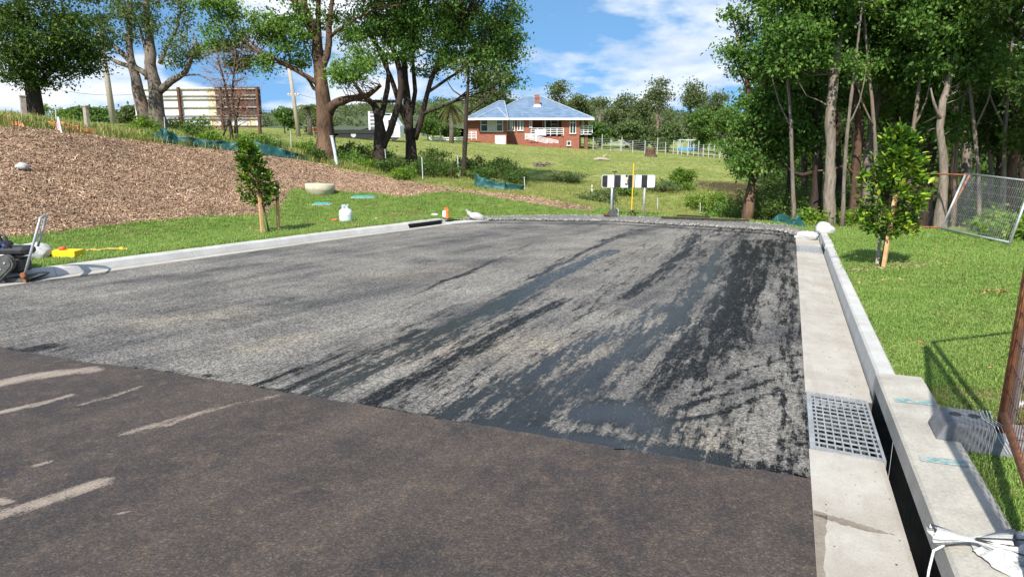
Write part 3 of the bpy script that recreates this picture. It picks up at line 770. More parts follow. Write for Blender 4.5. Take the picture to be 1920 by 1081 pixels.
sbox(pit, -2.0, 5.05, .80, .86, -1.0, .055); sbox(pit, 5.042, 5.0585, .20, .654, -1.0, -.03); sbox(pit, -2.0, 4.975, .16, .22, -1.0, -.125); sbox(pit, -2.0, 4.975, .225, .795, -1.05, -1.0)
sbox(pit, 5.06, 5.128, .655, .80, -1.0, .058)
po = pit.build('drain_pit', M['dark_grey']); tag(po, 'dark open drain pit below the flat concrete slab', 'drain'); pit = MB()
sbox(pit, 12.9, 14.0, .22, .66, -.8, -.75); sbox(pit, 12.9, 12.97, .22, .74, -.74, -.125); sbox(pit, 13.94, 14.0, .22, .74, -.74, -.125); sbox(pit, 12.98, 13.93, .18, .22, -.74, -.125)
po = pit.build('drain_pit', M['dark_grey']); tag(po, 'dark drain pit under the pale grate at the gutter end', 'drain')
def grate(name, s0, s1, n0, n1, ns, nn, z, label, zn=0.0):
    g = thing(name, (0, 0, 0), label, 'drain grate')
    w = .012
    def zb(n): return z + zn * (n - n0) / (n1 - n0)
    for (a, c, d, e) in ((s0, s1, n0, n0 + .03), (s0, s1, n1 - .016, n1), (s0, s0 + .016, n0 + .031, n1 - .017), (s1 - .016, s1, n0 + .031, n1 - .017)):
        b = MB(); sprofile(b, a, c, [(d, z - .09), (d, zb(d) + .001), (e, zb(e) + .001), (e, z - .09)]); b.build('frame_bar', M['galv'], g)
    for i in range(nn):
        n = n0 + .05 + (n1 - n0 - .085) * i / (nn - 1)
        b = MB(); sprofile(b, s0 + .017, s1 - .017, [(n - .004, z - .045), (n - .004, zb(n) - .001), (n + .004, zb(n) - .001), (n + .004, z - .045)]); b.build('bearing_bar', M['galv'], g)
    for i in range(ns):
        s = s0 + .045 + (s1 - s0 - .09) * i / (ns - 1)
        b = MB(); sprofile(b, s - w / 2, s + w / 2, [(n0 + .031, zb(n0) - .010), (n0 + .031, zb(n0) - .003), (n1 - .017, zb(n1) - .003), (n1 - .017, zb(n1) - .010)]); b.build('cross_bar', M['galv'], g)
    return g
grate('drain_grate', 4.0, 5.04, .232, .615, 14, 8, .010, 'galvanised steel drain grate set in the gutter beside the open slot', -.022)
grate('drain_grate', 13.0, 13.91, .232, .650, 12, 7, .010, 'pale steel drain grate beside the white sandbags at the gutter end', -.022)

# tar smears and water marks that ran over the gutter
def gz(n): return float(np.interp(n, [.226, .34, .575, .60], [.013, .008, -.004, -.014])) + .0016
def smear(ptsA, ptsB):
    b = MB(); vs = [sn(s, n, gz(n)) for s, n in ptsA] + [sn(s, n, gz(n)) for s, n in ptsB]; k = len(ptsA)
    b.add(vs, [(i, i + 1, k + i + 1, k + i) for i in range(k - 1)]); return b.build('water_stain', M['stain'], kr)
M['stain'] = surf('damp_stain', (.17, .14, .11), (.25, .215, .175), 9, .75, .1, .003, fine=90)
_q = random.Random(3); _n = [.228 + .012 * i for i in range(28)]
smear([(3.235 - .25 * (n - .228) + _q.uniform(-.008, .008), n) for n in _n], [(3.175 - .20 * (n - .228) + _q.uniform(-.010, .010) + (.05 * ((n - .228) / .33) ** 6), n) for n in _n])
_s = [1.2 + .05 * i for i in range(41)]
smear([(s, .227) for s in _s], [(s, .227 + .022 + .030 * abs(math.sin(s * 2.3)) + _q.uniform(0, .010)) for s in _s])
def grit():
    n = 420; s = RNG.uniform(1.3, 12.5, n) ** 1.0; nn = np.where(RNG.uniform(0, 1, n) < .55, .60 - RNG.exponential(.05, n), RNG.uniform(.24, .6, n)); nn = np.clip(nn, .235, .64); keep = (s < 3.95) & (nn < .59) | (s > 5.1)
    s, nn = s[keep], nn[keep]; zz = np.where(s < 4, np.interp(nn, [.226, .34, .575, .60], [.013, .008, -.004, -.014]), np.interp(nn, [.226, .30, .60, .65], [.010, .006, -.022, -.022]))
    P = np.array([tuple(sn(a, b, c)) for a, b, c in zip(s, nn, zz)]); k = len(P); b = MB(); b.lathe([(.5, -.2), (.9, .1), (.7, .45), (.2, .6)], seg=5); me = b.mesh('grit'); me2 = me.copy()
    return scatter('gutter_grit', P, RNG.uniform(0, 6, (k, 3)) * [0, 0, 1], RNG.uniform(.002, .0065, k), RNG.integers(0, 2, k), [(me, M['dark_grey']), (me2, M['stone'])])
tag(grit(), 'fine dark grit lying in the right gutter', 'grit')
# left kerb: rolled profile swept along the curve
kl = thing('kerb', (0, 0, 0), 'pale rolled concrete kerb curving past the mulched bank', 'kerb')
def lkpoint(t):
    L = [0.0]
    for i in range(1, len(LK)): L.append(L[-1] + (LK[i] - LK[i - 1]).length)
    t = min(max(t, 0), L[-1] - 1e-4); i = max(k for k in range(len(L)) if L[k] <= t)
    i = min(i, len(LK) - 2); f = (t - L[i]) / (L[i + 1] - L[i])
    # Catmull-Rom for a smooth line
    p0 = LK[max(i - 1, 0)]; p1 = LK[i]; p2 = LK[i + 1]; p3 = LK[min(i + 2, len(LK) - 1)]
    p = .5 * ((2 * p1) + (p2 - p0) * f + (2 * p0 - 5 * p1 + 4 * p2 - p3) * f * f + (3 * p1 - p0 - 3 * p2 + p3) * f ** 3)
    d = ((p2 - p0) * .5 + (2 * p0 - 5 * p1 + 4 * p2 - p3) * f + 1.5 * (3 * p1 - p0 - 3 * p2 + p3) * f * f).normalized()
    return p, Vector((-d.y, d.x))
LKLEN = sum((LK[i + 1] - LK[i]).length for i in range(len(LK) - 1))
def lsweep(mb, t0, t1, prof, step=.25):
    n = max(1, int(round((t1 - t0) / step))); k = len(prof); vs = []; fs = []
    for j in range(n + 1):
        p, o = lkpoint(t0 + (t1 - t0) * j / n)
        for a, z in prof:
            q = p + o * a; vs.append((q.x, q.y, -SLOPE * q.y + z))
    for j in range(n):
        for i in range(k): fs.append((j * k + i, j * k + (i + 1) % k, (j + 1) * k + (i + 1) % k, (j + 1) * k + i))
    fs.append(tuple(range(k - 1, -1, -1))); fs.append(tuple(range(n * k, n * k + k)))
    return mb.add(vs, fs)
LP = [(0, -.1), (0, .006), (.045, .095), (.075, .115), (.10, .12), (.20, .12), (.215, .105), (.215, -.1)]
cuts = [0, 2.6, 5.2, 7.7, 9.4, 10.55, 11.4, 13.6, 15.9, 18.1, LKLEN - 1.42]
for a, c in zip(cuts[:-1], cuts[1:]):
    b = MB(); lsweep(b, a, c - .007, LP); b.build('kerb_segment', M['concrete'], kl)
    b = MB(); lsweep(b, a, c - .003, [(-.26, -.1), (-.26, .006), (-.012, .004), (-.012, -.1)]); b.build('gutter_strip', M['concrete_warm'], kl)
b = MB(); lsweep(b, LKLEN - 1.42, LKLEN - .18, [(.02, .098), (.03, .125), (.24, .125), (.24, .098)]); b.build('inlet_lintel', M['concrete'], kl)
b = MB(); lsweep(b, LKLEN - 1.41, LKLEN - .19, [(.07, -.1), (.07, .096), (.22, .096), (.22, -.1)]); b.build('inlet_dark_block', M['black_rubber_and_void'], kl)  # solid black block, stands in for the shade of the inlet opening
b = MB(); lsweep(b, LKLEN - .176, LKLEN, [(0, -.1), (0, .006), (.045, .10), (.20, .12), (.215, -.1)]); b.build('kerb_segment', M['concrete'], kl)
b = MB(); b.prism([(-1.50, 17.05), (-.55, 18.1), (-1.0, 18.7), (-2.1, 17.55)], 0, .01, 'xy')
b.v = [(x, y, plane_z(x, y) + (.016 if z > .005 else -.1)) for x, y, z in b.v]; b.build('concrete_apron', M['concrete'], kl)
b = MB(); lsweep(b, LKLEN - 1.42, LKLEN, [(-.26, -.1), (-.26, .006), (-.012, .004), (-.012, -.1)]); b.build('gutter_strip', M['concrete_warm'], kl)

# ================================================================== TREES AND PLANTS
def bark_mat(name, c1, c2, c3, sc=6.0):
    t = NT(name); v = t.world((1, 1, .22))
    f = t.noise(v, sc * 2.2, 7, .7, .4); g = t.noise(t.world((1, 1, .35)), 2.0, 5, .6)
    c = t.mix(t.ramp(f, [(.32, 0.), (.66, 1.)]), c1, c2); c = t.mix(t.ramp(g, [(.52, 0.), (.68, 1.)]), c, c3)
    t.set('Base Color', c).set('Roughness', .92).set('Specular IOR Level', .15); t.bump(f, .8, .05); return t.m
M['bark_brown'] = bark_mat('bark_brown', (.045, .028, .02), (.15, .095, .065), (.20, .12, .08))
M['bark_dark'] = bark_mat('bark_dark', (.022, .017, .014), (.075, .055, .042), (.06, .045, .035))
M['bark_grey'] = bark_mat('bark_grey', (.11, .09, .075), (.26, .22, .18), (.30, .20, .13))
M['bark_pale'] = bark_mat('bark_pale', (.13, .105, .085), (.32, .27, .22), (.18, .135, .10))
M['twig_dead'] = bark_mat('dead_twigs', (.14, .09, .065), (.30, .21, .16), (.34, .22, .15))
def leaf_mat(name, stops, trans=.46, rough=.55):
    t = NT(name); c = t.ramp(t.attr('tint'), stops)
    t.set('Base Color', c).set('Roughness', rough).set('Specular IOR Level', .22)
    tr = t.n.new('ShaderNodeBsdfTranslucent'); t.l.new(t.mix(.35, c, (.20, .28, .02)), tr.inputs[0])
    mx = t.n.new('ShaderNodeMixShader'); mx.inputs[0].default_value = trans
    t.l.new(t.b.outputs[0], mx.inputs[1]); t.l.new(tr.outputs[0], mx.inputs[2]); t.l.new(mx.outputs[0], t.out.inputs[0]); return t.m
M['leaf_fig'] = leaf_mat('leaves_mid_green', [(0., (0.064, 0.136, 0.033)), (.5, (0.136, 0.263, 0.051)), (.85, (0.226, 0.362, 0.064)), (1., (0.344, 0.435, 0.090))])
M['leaf_gum'] = leaf_mat('leaves_grey_green', [(0., (0.070, 0.116, 0.047)), (.5, (0.132, 0.194, 0.070)), (.85, (0.217, 0.265, 0.093)), (1., (0.342, 0.310, 0.124))])
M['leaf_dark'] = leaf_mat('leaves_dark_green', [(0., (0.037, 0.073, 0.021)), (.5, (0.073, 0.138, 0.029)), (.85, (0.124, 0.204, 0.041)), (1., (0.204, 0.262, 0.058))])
M['leaf_lime'] = leaf_mat('leaves_bright_green', [(0., (0.081, 0.161, 0.023)), (.5, (0.149, 0.270, 0.032)), (.85, (0.253, 0.368, 0.046)), (1., (0.391, 0.437, 0.069))])
M['leaf_far'] = leaf_mat('leaves_far_green', [(0., (0.068, 0.101, 0.041)), (.5, (0.128, 0.169, 0.068)), (.85, (0.203, 0.223, 0.095)), (1., (0.297, 0.270, 0.121))])
M['leaf_glossy'] = leaf_mat('leaves_glossy', [(0., (0.024, 0.066, 0.014)), (.5, (0.060, 0.144, 0.019)), (.8, (0.156, 0.300, 0.024)), (1., (0.432, 0.504, 0.048))], .3, .28)
M['leaf_far_green'] = leaf_mat('leaves_far_fresh', [(0., (0.056, 0.119, 0.031)), (.5, (0.105, 0.196, 0.042)), (1., (0.210, 0.280, 0.070))])

def leaf_arrays(C, size, tint, rng, droop=.5, wid=.3, fold=.18):
    """one folded four-cornered leaf (two triangles) at every point of C"""
    n = len(C)
    a = rng.normal(0, 1, (n, 3)); a[:, 2] -= droop; a /= np.linalg.norm(a, axis=1)[:, None]
    b = rng.normal(0, 1, (n, 3)); b[:, 2] *= .5; b -= a * (a * b).sum(1)[:, None]; b /= np.linalg.norm(b, axis=1)[:, None]
    c = np.cross(a, b); L = size[:, None]; w = (size * wid)[:, None]
    p0 = C; p2 = C + a * L; m = C + a * L * .45 + c * L * fold * .5
    V = np.stack([p0, m + b * w, p2, m - b * w], 1).reshape(-1, 3)
    Fq = np.arange(n * 4).reshape(n, 4)
    return V, Fq, np.repeat(tint, 4)
def crown_mesh(name, clumps, leaf, lpc, rng, droop=.5, wid=.3, flat=.6, tint0=.45):
    cs = np.array([c for c, r in clumps]); rs = np.array([r for c, r in clumps]); k = len(cs)
    cnt = np.maximum(3, (lpc * rng.uniform(.55, 1.45, k)).astype(int)); idx = np.repeat(np.arange(k), cnt); n = len(idx)
    g = rng.normal(0, .5, (n, 3)); g[:, 2] *= flat
    C = cs[idx] + g * rs[idx][:, None]
    tint = np.clip(tint0 + rng.normal(0, .12, k)[idx] + rng.normal(0, .17, n), 0, 1)
    V, Fq, T = leaf_arrays(C, leaf * rng.uniform(.6, 1.3, n), tint, rng, droop, wid)
    return fast_mesh(name, V, Fq, {'tint': T})
def smooth_path(pts, rad, step=.35, wob=.0, rng=None):
    out = []; ro = []; n = len(pts)
    for i in range(n - 1):
        p0, p1, p2, p3 = pts[max(i - 1, 0)], pts[i], pts[i + 1], pts[min(i + 2, n - 1)]
        k = max(2, int((p2 - p1).length / step))
        for j in range(k):
            f = j / k
            q = .5 * ((2 * p1) + (p2 - p0) * f + (2 * p0 - 5 * p1 + 4 * p2 - p3) * f * f + (3 * p1 - p0 - 3 * p2 + p3) * f ** 3)
            r = rad[i] * (1 - f) + rad[i + 1] * f
            if rng is not None: q = q + Vector(rng.normal(0, wob, 3)) * r; r *= 1 + rng.normal(0, .07)
            out.append(q); ro.append(r)
    out.append(pts[-1]); ro.append(rad[-1]); return out, ro
def tree(name, label, stems, blobs, bark, leafm, leaf=.15, lpc=48, seed=1, group=None, droop=.5, wid=.28, clump=.42, twig=.010, cat='tree', tint0=.45, seg=9, linked=.45):
    """stems: lists of (point, radius), the first from the ground up; blobs: (centre, rx, ry, rz, clumps)"""
    rng = np.random.default_rng(seed); base = stems[0][0][0]
    t = thing(name, base, label, cat, group); nodes = []
    for k, st in enumerate(stems):
        p, r = smooth_path([q for q, _ in st], [x for _, x in st], .35, .10, rng)
        if k == 0:
            z0 = base.z
            r = [x * (1 + .38 * math.exp(-max(q.z - z0, 0) / .35)) for q, x in zip(p, r)]
            p[0] = p[0] - Vector((0, 0, .25))
        b = MB(); b.tube([q - base for q in p], r, seg); b.build('trunk' if k == 0 else 'limb', bark, t, True)
        nodes += [(q, x) for q, x in zip(p, r) if k > 0 or q.z > base.z + .25 * (p[-1].z - base.z)]
    clumps = []
    for (c, rx, ry, rz, n) in blobs:
        for _ in range(n):
            d = rng.normal(0, 1, 3); d /= np.linalg.norm(d); q = d * rng.uniform(.35, 1.0) ** .5
            clumps.append((np.array(c) + q * np.array([rx, ry, rz]), clump * rng.uniform(.6, 1.35)))
    if clumps:
        me = crown_mesh('crown', [(c - np.array(base), r) for c, r in clumps], leaf, lpc, rng, droop, wid, .6, tint0)
        link('crown', me, leafm, t, kind='stuff')
        NP = np.array([q for q, _ in nodes]); NR = np.array([x for _, x in nodes]); tw = MB()
        for c, r in clumps:
            if rng.uniform() > linked: continue
            d = np.linalg.norm(NP - c, axis=1) + np.where(NP[:, 2] > c[2] + .2, 2.0, 0); near = np.argsort(d)[:3]; i = int(near[rng.integers(0, len(near))])
            if d[i] > 6.0: continue
            p = Vector(NP[i]); q = Vector(c); L = (q - p).length
            m = p.lerp(q, .5) + Vector((0, 0, -.10 * L)) + Vector(rng.normal(0, .06 * L, 3))
            r0 = min(NR[i] * .6, twig * (1 + .7 * L))
            tw.tube([x - base for x in (p, p.lerp(m, .5) + Vector(rng.normal(0, .03 * L, 3)), m, q)], [r0, r0 * .75, r0 * .55, .006], 5, False)
        if tw.f: tw.build('branches', bark, t, True, kind='stuff')
    return t
def pth(*a): return [(at(px, py, Y), r) for px, py, Y, r in a]
def rooted(a, *rest):
    p = at(a[0], a[1], a[2]); g = ground(p.x, p.y); return [(g, a[3])] + pth(*rest)
def bl(px, py, Y, rx, ry, rz, n): return (at(px, py, Y), rx, ry, rz, n)

tree('fig_tree', 'dense dark spreading tree above the mulch beside the grey fence post', [rooted((60,205,25,.26), (62,165,25,.22),(52,110,25,.16),(40,50,25,.10),(30,-40,25,.06)), pth((60,170,25,.14),(90,140,25,.10),(130,110,25.4,.06),(165,108,25.6,.03)), pth((62,165,25,.12),(25,120,24.6,.09),(5,70,24.4,.05))],
     [bl(60,60,25,1.8,1.5,1.25,80), bl(115,100,25.4,1.25,1.1,.65,46), bl(15,110,24.5,1.1,1,.8,40), bl(150,55,25.6,.95,1,.8,34), bl(172,124,25.8,.40,.4,.25,10), bl(55,-70,25,2.6,2.2,1.4,70), bl(0,10,25,1.2,1.2,1.2,40), bl(80,150,25.2,.8,.7,.35,14)],
     M['bark_dark'], M['leaf_dark'], .115, 82, 1)
tree('gum_tree', 'twin-stemmed gum with grey and split orange bark in front of the billboard', [rooted((296,246,30,.34), (292,180,30,.28),(284,120,30,.22),(279,60,30,.17),(274,0,30,.13),(268,-90,30,.07)),
     pth((277,238,30,.30),(265,190,30,.25),(254,146,30,.20),(246,110,30,.15),(242,60,30,.11),(247,-20,30,.06)), pth((300,170,30,.17),(322,152,30,.14),(348,134,29.8,.11),(362,98,29.7,.07),(368,70,29.6,.04)),
     pth((276,140,30,.13),(258,128,30,.11),(232,104,30,.09),(206,78,30.2,.06),(180,60,30.3,.03)), pth((256,128,30,.10),(222,118,30,.08),(198,106,30,.05),(182,98,30,.03)), pth((300,120,30,.10),(312,90,30,.08),(330,55,30,.05),(342,10,30,.03)), pth((340,142,29.8,.05),(372,140,29.7,.035),(395,152,29.6,.02)), pth((276,150,29.9,.10),(274,100,29.9,.08),(262,50,29.9,.05))],
     [bl(230,40,30,1.3,1.2,.8,34), bl(305,22,30,1.4,1.3,.85,40), bl(355,85,29.7,.85,.9,.55,20), bl(190,80,30.3,.55,.5,.4,10), bl(262,-60,30,2.6,2.3,1.2,55), bl(270,-160,30.2,2.8,2.4,1.2,80), bl(195,10,30,.9,.9,.7,20), bl(330,120,29.7,.4,.4,.25,6)],
     M['bark_grey'], M['leaf_gum'], .12, 62, 2)
tree('tall_tree', 'reddish-brown fissured tree with a bare limb reaching out over the field fence', [rooted((613,304,27,.36), (611,250,27,.33),(606,190,27,.28),(598,120,27,.21),(590,60,27,.16),(572,15,27,.12),(556,-60,27,.07)),
     pth((602,160,27,.12),(585,150,26.8,.10),(545,126,26.6,.08),(505,105,26.4,.06),(470,90,26.3,.03)), pth((600,128,27,.15),(614,104,27,.12),(618,50,27,.10),(626,-20,27,.06)), pth((600,110,27.1,.13),(597,60,27.1,.11),(598,-30,27.1,.07)), pth((590,75,27,.10),(570,35,26.8,.08),(545,-10,26.6,.06)),
     pth((614,210,27,.20),(630,194,26.8,.16),(655,185,26.6,.13),(690,178,26.4,.10),(714,160,26.3,.06)), pth((604,175,27,.08),(588,165,27,.06),(570,140,27,.05),(520,118,27,.03)), pth((618,70,27,.07),(650,45,26.8,.05),(700,20,26.6,.04),(760,8,26.5,.025))],
     [bl(530,62,26.5,.85,.9,.8,36), bl(495,42,26.5,.65,.7,.6,20), bl(556,-50,27,1.9,1.6,1.1,50), bl(662,128,25.6,.72,.7,.55,26), bl(620,-90,27,2.2,2,1.3,50), bl(590,-190,27.3,2.8,2.4,1.3,100), bl(497,122,26.4,.30,.3,.4,8), bl(590,25,27.3,.8,.8,.6,18), bl(560,100,27.4,.5,.5,.5,10), bl(425,62,26.4,.80,.9,.65,30), bl(452,112,26.6,.45,.4,.35,12), bl(400,15,26.4,.9,.9,.6,24)],
     M['bark_brown'], M['leaf_fig'], .12, 80, 3, tint0=.55)
tree('forked_tree', 'dark tree forking low into two leaning stems in front of the white truck', [rooted((716,320,27.3,.22), (713,270,27.3,.20),(711,222,27.3,.17),(700,196,27.3,.12),(682,180,27.2,.09),(660,150,27.1,.05)),
     pth((716,280,27.3,.14),(730,246,27.2,.13),(744,208,27.2,.12),(752,160,27.2,.11),(744,110,27.3,.10),(722,60,27.4,.08),(698,10,27.5,.06),(680,-60,27.5,.04)), pth((712,226,27.3,.11),(722,190,27.4,.10),(728,140,27.5,.08),(716,100,27.5,.06),(690,60,27.5,.04)), pth((746,190,27.2,.06),(700,190,27,.05),(665,188,27,.03))],
     [bl(720,30,27.4,1.0,1,.7,30), bl(690,-70,27.5,2.0,1.8,1.2,50), bl(700,-180,27.8,2.8,2.4,1.3,100), bl(712,45,30,1.7,1.4,.9,40), bl(700,-50,31,2.4,1.8,1.1,60), bl(680,-135,25,2.2,1.8,.8,32), bl(745,95,27.2,.6,.6,.5,14), bl(690,105,26.6,.5,.5,.4,12), bl(670,60,27.3,.6,.6,.5,14), bl(765,25,27.4,.7,.7,.6,18)],
     M['bark_dark'], M['leaf_fig'], .12, 80, 4)
tree('spreading_tree', 'broad dark tree whose limbs spread towards the red brick house', [rooted((771,318,28.3,.24), (769,265,28.3,.21),(766,215,28.3,.17),(760,150,28.3,.13),(757,90,28.3,.10),(754,0,28.3,.06)),
     pth((776,262,28.3,.14),(788,226,28.2,.12),(800,180,28.2,.10),(816,130,28.2,.09),(838,88,28.2,.07),(870,40,28.3,.04)), pth((768,240,28.3,.13),(752,206,28.3,.11),(738,160,28.3,.09),(716,108,28.3,.07),(690,55,28.3,.05)), pth((790,215,28.2,.07),(822,202,28,.06),(852,190,27.9,.05),(874,172,27.8,.03)),
     pth((772,215,28.3,.10),(778,170,28.4,.09),(774,110,28.5,.07),(780,30,28.5,.05)), pth((804,172,28.2,.06),(840,148,28.3,.05),(880,120,28.4,.04),(930,70,28.5,.025)), pth((812,140,28.2,.05),(850,110,28,.04),(900,90,27.9,.025))],
     [bl(805,62,28.2,1.3,1.2,.75,48), bl(875,32,28.3,1.4,1.3,.75,52), bl(932,62,28.4,.85,.9,.6,30), bl(922,112,28.3,.95,.9,.55,34), bl(862,112,27.9,.95,.9,.4,26), bl(958,15,28.4,.5,.6,.5,14), bl(850,-70,28.3,2.6,2.3,1.2,75), bl(840,-170,28.6,3.4,2.8,1.3,120), bl(800,45,30.5,2.3,1.4,.9,52), bl(895,62,30.8,1.6,1.4,.8,38), bl(800,-60,31,3,1.8,1.2,80), bl(790,-135,25,3.0,1.8,.8,42), bl(930,-90,26,2.0,1.6,.6,26), bl(950,152,28.4,.40,.4,.22,9), bl(800,130,28.4,.5,.5,.3,8), bl(900,150,28.2,.5,.5,.25,10), bl(950,90,28.5,.6,.6,.5,16)],
     M['bark_dark'], M['leaf_fig'], .12, 80, 5, tint0=.42)
tree('slender_tree', 'slender black-trunked tree standing alone before the brick house', [rooted((868,334,27.2,.10), (872,270,27.2,.085),(875,205,27.2,.07),(877,160,27.2,.055),(880,110,27.2,.035)), pth((877,212,27.2,.04),(905,192,27.1,.035),(922,172,27,.025),(934,150,27,.015)), pth((876,186,27.2,.035),(850,170,27.2,.02),(838,150,27.2,.012))],
     [bl(885,130,27.2,.6,.6,.35,14), bl(935,140,27,.35,.35,.25,7)], M['bark_dark'], M['leaf_gum'], .14, 36, 6)
# ---- dead shrub in front of the billboard
def dead_tree():
    rng = np.random.default_rng(21); base = hit(436, 268); t = thing('dead_tree', base, 'leafless brown dead tree with tangled twigs in front of the billboard', 'tree')
    Y = base.y; b = MB()
    main = [pth((436,268,Y,.07),(432,230,Y,.06),(428,190,Y,.05),(420,150,Y,.035),(408,110,Y,.02)), pth((446,268,Y,.06),(442,225,Y,.05),(436,180,Y,.04),(438,140,Y,.025),(445,95,Y,.015)), pth((440,250,Y,.045),(445,210,Y,.04),(450,185,Y,.02)), pth((418,255,Y,.03),(430,228,Y,.03),(442,214,Y,.02))]
    for k, st in enumerate(main):
        p, r = smooth_path([q for q, _ in st], [x for _, x in st], .2, .15, rng); bb = MB(); bb.tube([q - base for q in p], r, 7); bb.build('trunk' if k == 0 else 'limb', M['bark_dark'], t, True)
        for q, rr in list(zip(p, r))[int(len(p) * .3):]:
            for _ in range(6):
                d = Vector(rng.normal(0, 1, 3)); d.z = abs(d.z) * .5 + rng.uniform(-.3, .4); d.normalize(); L = rng.uniform(.3, 1.1)
                e = q + d * L; m = q.lerp(e, .5) + Vector(rng.normal(0, .07, 3)); b.tube([x - base for x in (q, m, e)], [.012, .008, .004], 4, False)
                for _ in range(4):
                    e2 = m.lerp(e, rng.uniform(0, 1)) ; d2 = (d + Vector(rng.normal(0, .8, 3))).normalized(); b.tube([e2 - base, e2 + d2 * rng.uniform(.15, .5) - base], [.006, .003], 3, False)
    b.build('twigs', M['twig_dead'], t, kind='stuff')
dead_tree()

# ---- wood on the right
FG = 'trees of the wood beside the right-hand verge'
def wood(name, label, base, path, blobs, bark, leafm=None, seed=0, limbs=(), leaf=.105, lpc=95, tint0=.36, clump=.34, **k):
    return tree(name, label, [rooted(base, *path)] + [pth(*l) for l in limbs], [bl(*b) for b in blobs], bark, leafm or M['leaf_fig'], leaf, lpc, seed, None, tint0=tint0, clump=clump, **k)
wood('young_gum', 'brown-trunked young tree forking above the green cloth scraps by the gravel', (1400,414,18.6,.14), [(1405,370,18.6,.12),(1412,330,18.6,.10),(1409,290,18.6,.085),(1409,230,18.6,.07),(1400,150,18.6,.05),(1385,80,18.6,.03),(1372,30,18.6,.015)],
     [(1425,60,18.8,.55,.6,.9,24),(1442,160,18.8,.6,.7,.7,26),(1408,215,18.6,.5,.6,.55,20),(1446,245,18.8,.7,.7,.6,26),(1368,24,18.6,.14,.15,.14,3),(1370,95,18.6,.22,.2,.10,6),(1388,125,18.6,.25,.25,.2,6),(1402,298,18.4,.5,.5,.35,14),(1450,-40,19,.9,.9,.8,26),(1385,270,18.8,.45,.45,.3,12)],
     M['bark_brown'], seed=31, limbs=[((1410,345,18.6,.07),(1424,312,18.6,.065),(1428,265,18.6,.05),(1436,180,18.7,.04),(1440,80,18.8,.025),(1432,-20,18.8,.015)), ((1408,185,18.6,.03),(1380,120,18.6,.015),(1368,92,18.6,.008))])
wood('pale_gum', 'tall pale smooth-barked gum curving up from the end of the right kerb', (1556,424,16.9,.135), [(1556,360,16.9,.125),(1557,270,16.9,.115),(1557,205,16.9,.11),(1565,140,16.9,.10),(1572,80,16.9,.085),(1580,20,16.9,.07),(1592,-80,16.9,.05)],
     [(1530,30,16.8,.8,.8,.55,30),(1500,60,16.8,.8,.8,.6,30),(1560,-50,16.9,1.5,1.4,.8,50), (1570,-190,17.3,2.4,2.0,1.0,90),(1500,110,16.8,.6,.6,.45,20),(1490,0,16.8,.7,.7,.5,22)],
     M['bark_pale'], seed=32, limbs=[((1568,60,16.9,.04),(1545,30,16.8,.03),(1520,10,16.7,.02)), ((1572,55,16.9,.05),(1600,20,17,.035),(1640,-20,17,.02))])
wood('wood_tree', 'dark straight tree just left of the tall pale gum', (1528,418,18.2,.14), [(1530,350,18.2,.13),(1533,280,18.2,.12),(1530,200,18.3,.10),(1522,120,18.4,.08),(1515,40,18.4,.06),(1512,-60,18.4,.03)],
     [(1480,200,18.4,.8,.8,.6,32),(1500,255,18.6,.8,.8,.4,28),(1460,110,18.5,.7,.7,.6,24),(1530,150,18.3,.55,.6,.45,16),(1510,-60,18.4,1.3,1.2,.9,40),(1470,270,18.8,.5,.5,.35,14)], M['bark_dark'], seed=33,
     limbs=[((1532,320,18.2,.06),(1505,328,18.3,.05),(1480,318,18.4,.03),(1460,300,18.5,.02)), ((1528,215,18.3,.05),(1500,190,18.4,.03),(1478,150,18.4,.02))])
wood('wood_tree', 'grey-brown leaning tree crossed by a bare broken branch', (1600,424,17.6,.13), [(1604,360,17.6,.12),(1606,300,17.6,.11),(1612,240,17.6,.10),(1604,180,17.7,.09),(1592,130,17.8,.075),(1590,40,17.9,.05),(1600,-60,18,.03)],
     [(1600,60,17.8,.8,.8,.7,32),(1560,110,18,.7,.7,.5,22),(1625,110,17.6,.7,.7,.5,28),(1590,-70,18,1.4,1.3,.8,44),(1560,190,18.4,.5,.5,.4,14)], M['bark_brown'], M['leaf_fig'], 34,
     limbs=[((1602,330,17.6,.035),(1586,310,17.5,.03),(1562,318,17.4,.025),(1534,320,17.3,.018))])
wood('wood_tree', 'bare-stemmed pinkish trunk behind the staked young tree', (1626,420,18.4,.125), [(1624,360,18.4,.12),(1628,290,18.4,.115),(1638,230,18.4,.10),(1650,170,18.5,.09),(1665,110,18.6,.07),(1672,20,18.6,.05),(1675,-60,18.6,.03)],
     [(1660,70,17.4,.9,.9,.65,40),(1690,110,17.2,.8,.8,.5,34),(1650,-60,18,1.4,1.3,.8,46), (1660,-190,18.6,2.4,2.0,1.0,90),(1700,20,17.6,.8,.8,.7,34),(1640,190,19,.6,.6,.4,14)], M['bark_pale'], M['leaf_fig'], 35)
wood('wood_tree', 'thin twisted tree with dead lower branches in the middle of the wood', (1664,418,19.4,.10), [(1662,350,19.4,.09),(1672,270,19.4,.085),(1686,200,19.4,.075),(1700,130,19.4,.06),(1712,60,19.4,.04),(1720,-40,19.4,.02)],
     [(1705,130,17.8,.85,.8,.5,36),(1740,60,18,.9,.9,.7,40),(1720,-50,18.5,1.3,1.2,.8,42),(1680,190,19.5,.5,.5,.4,14)], M['bark_brown'], M['leaf_fig'], 36, limbs=[((1672,270,19.4,.04),(1650,240,19.3,.03),(1640,205,19.2,.02),(1642,170,19.2,.01))])
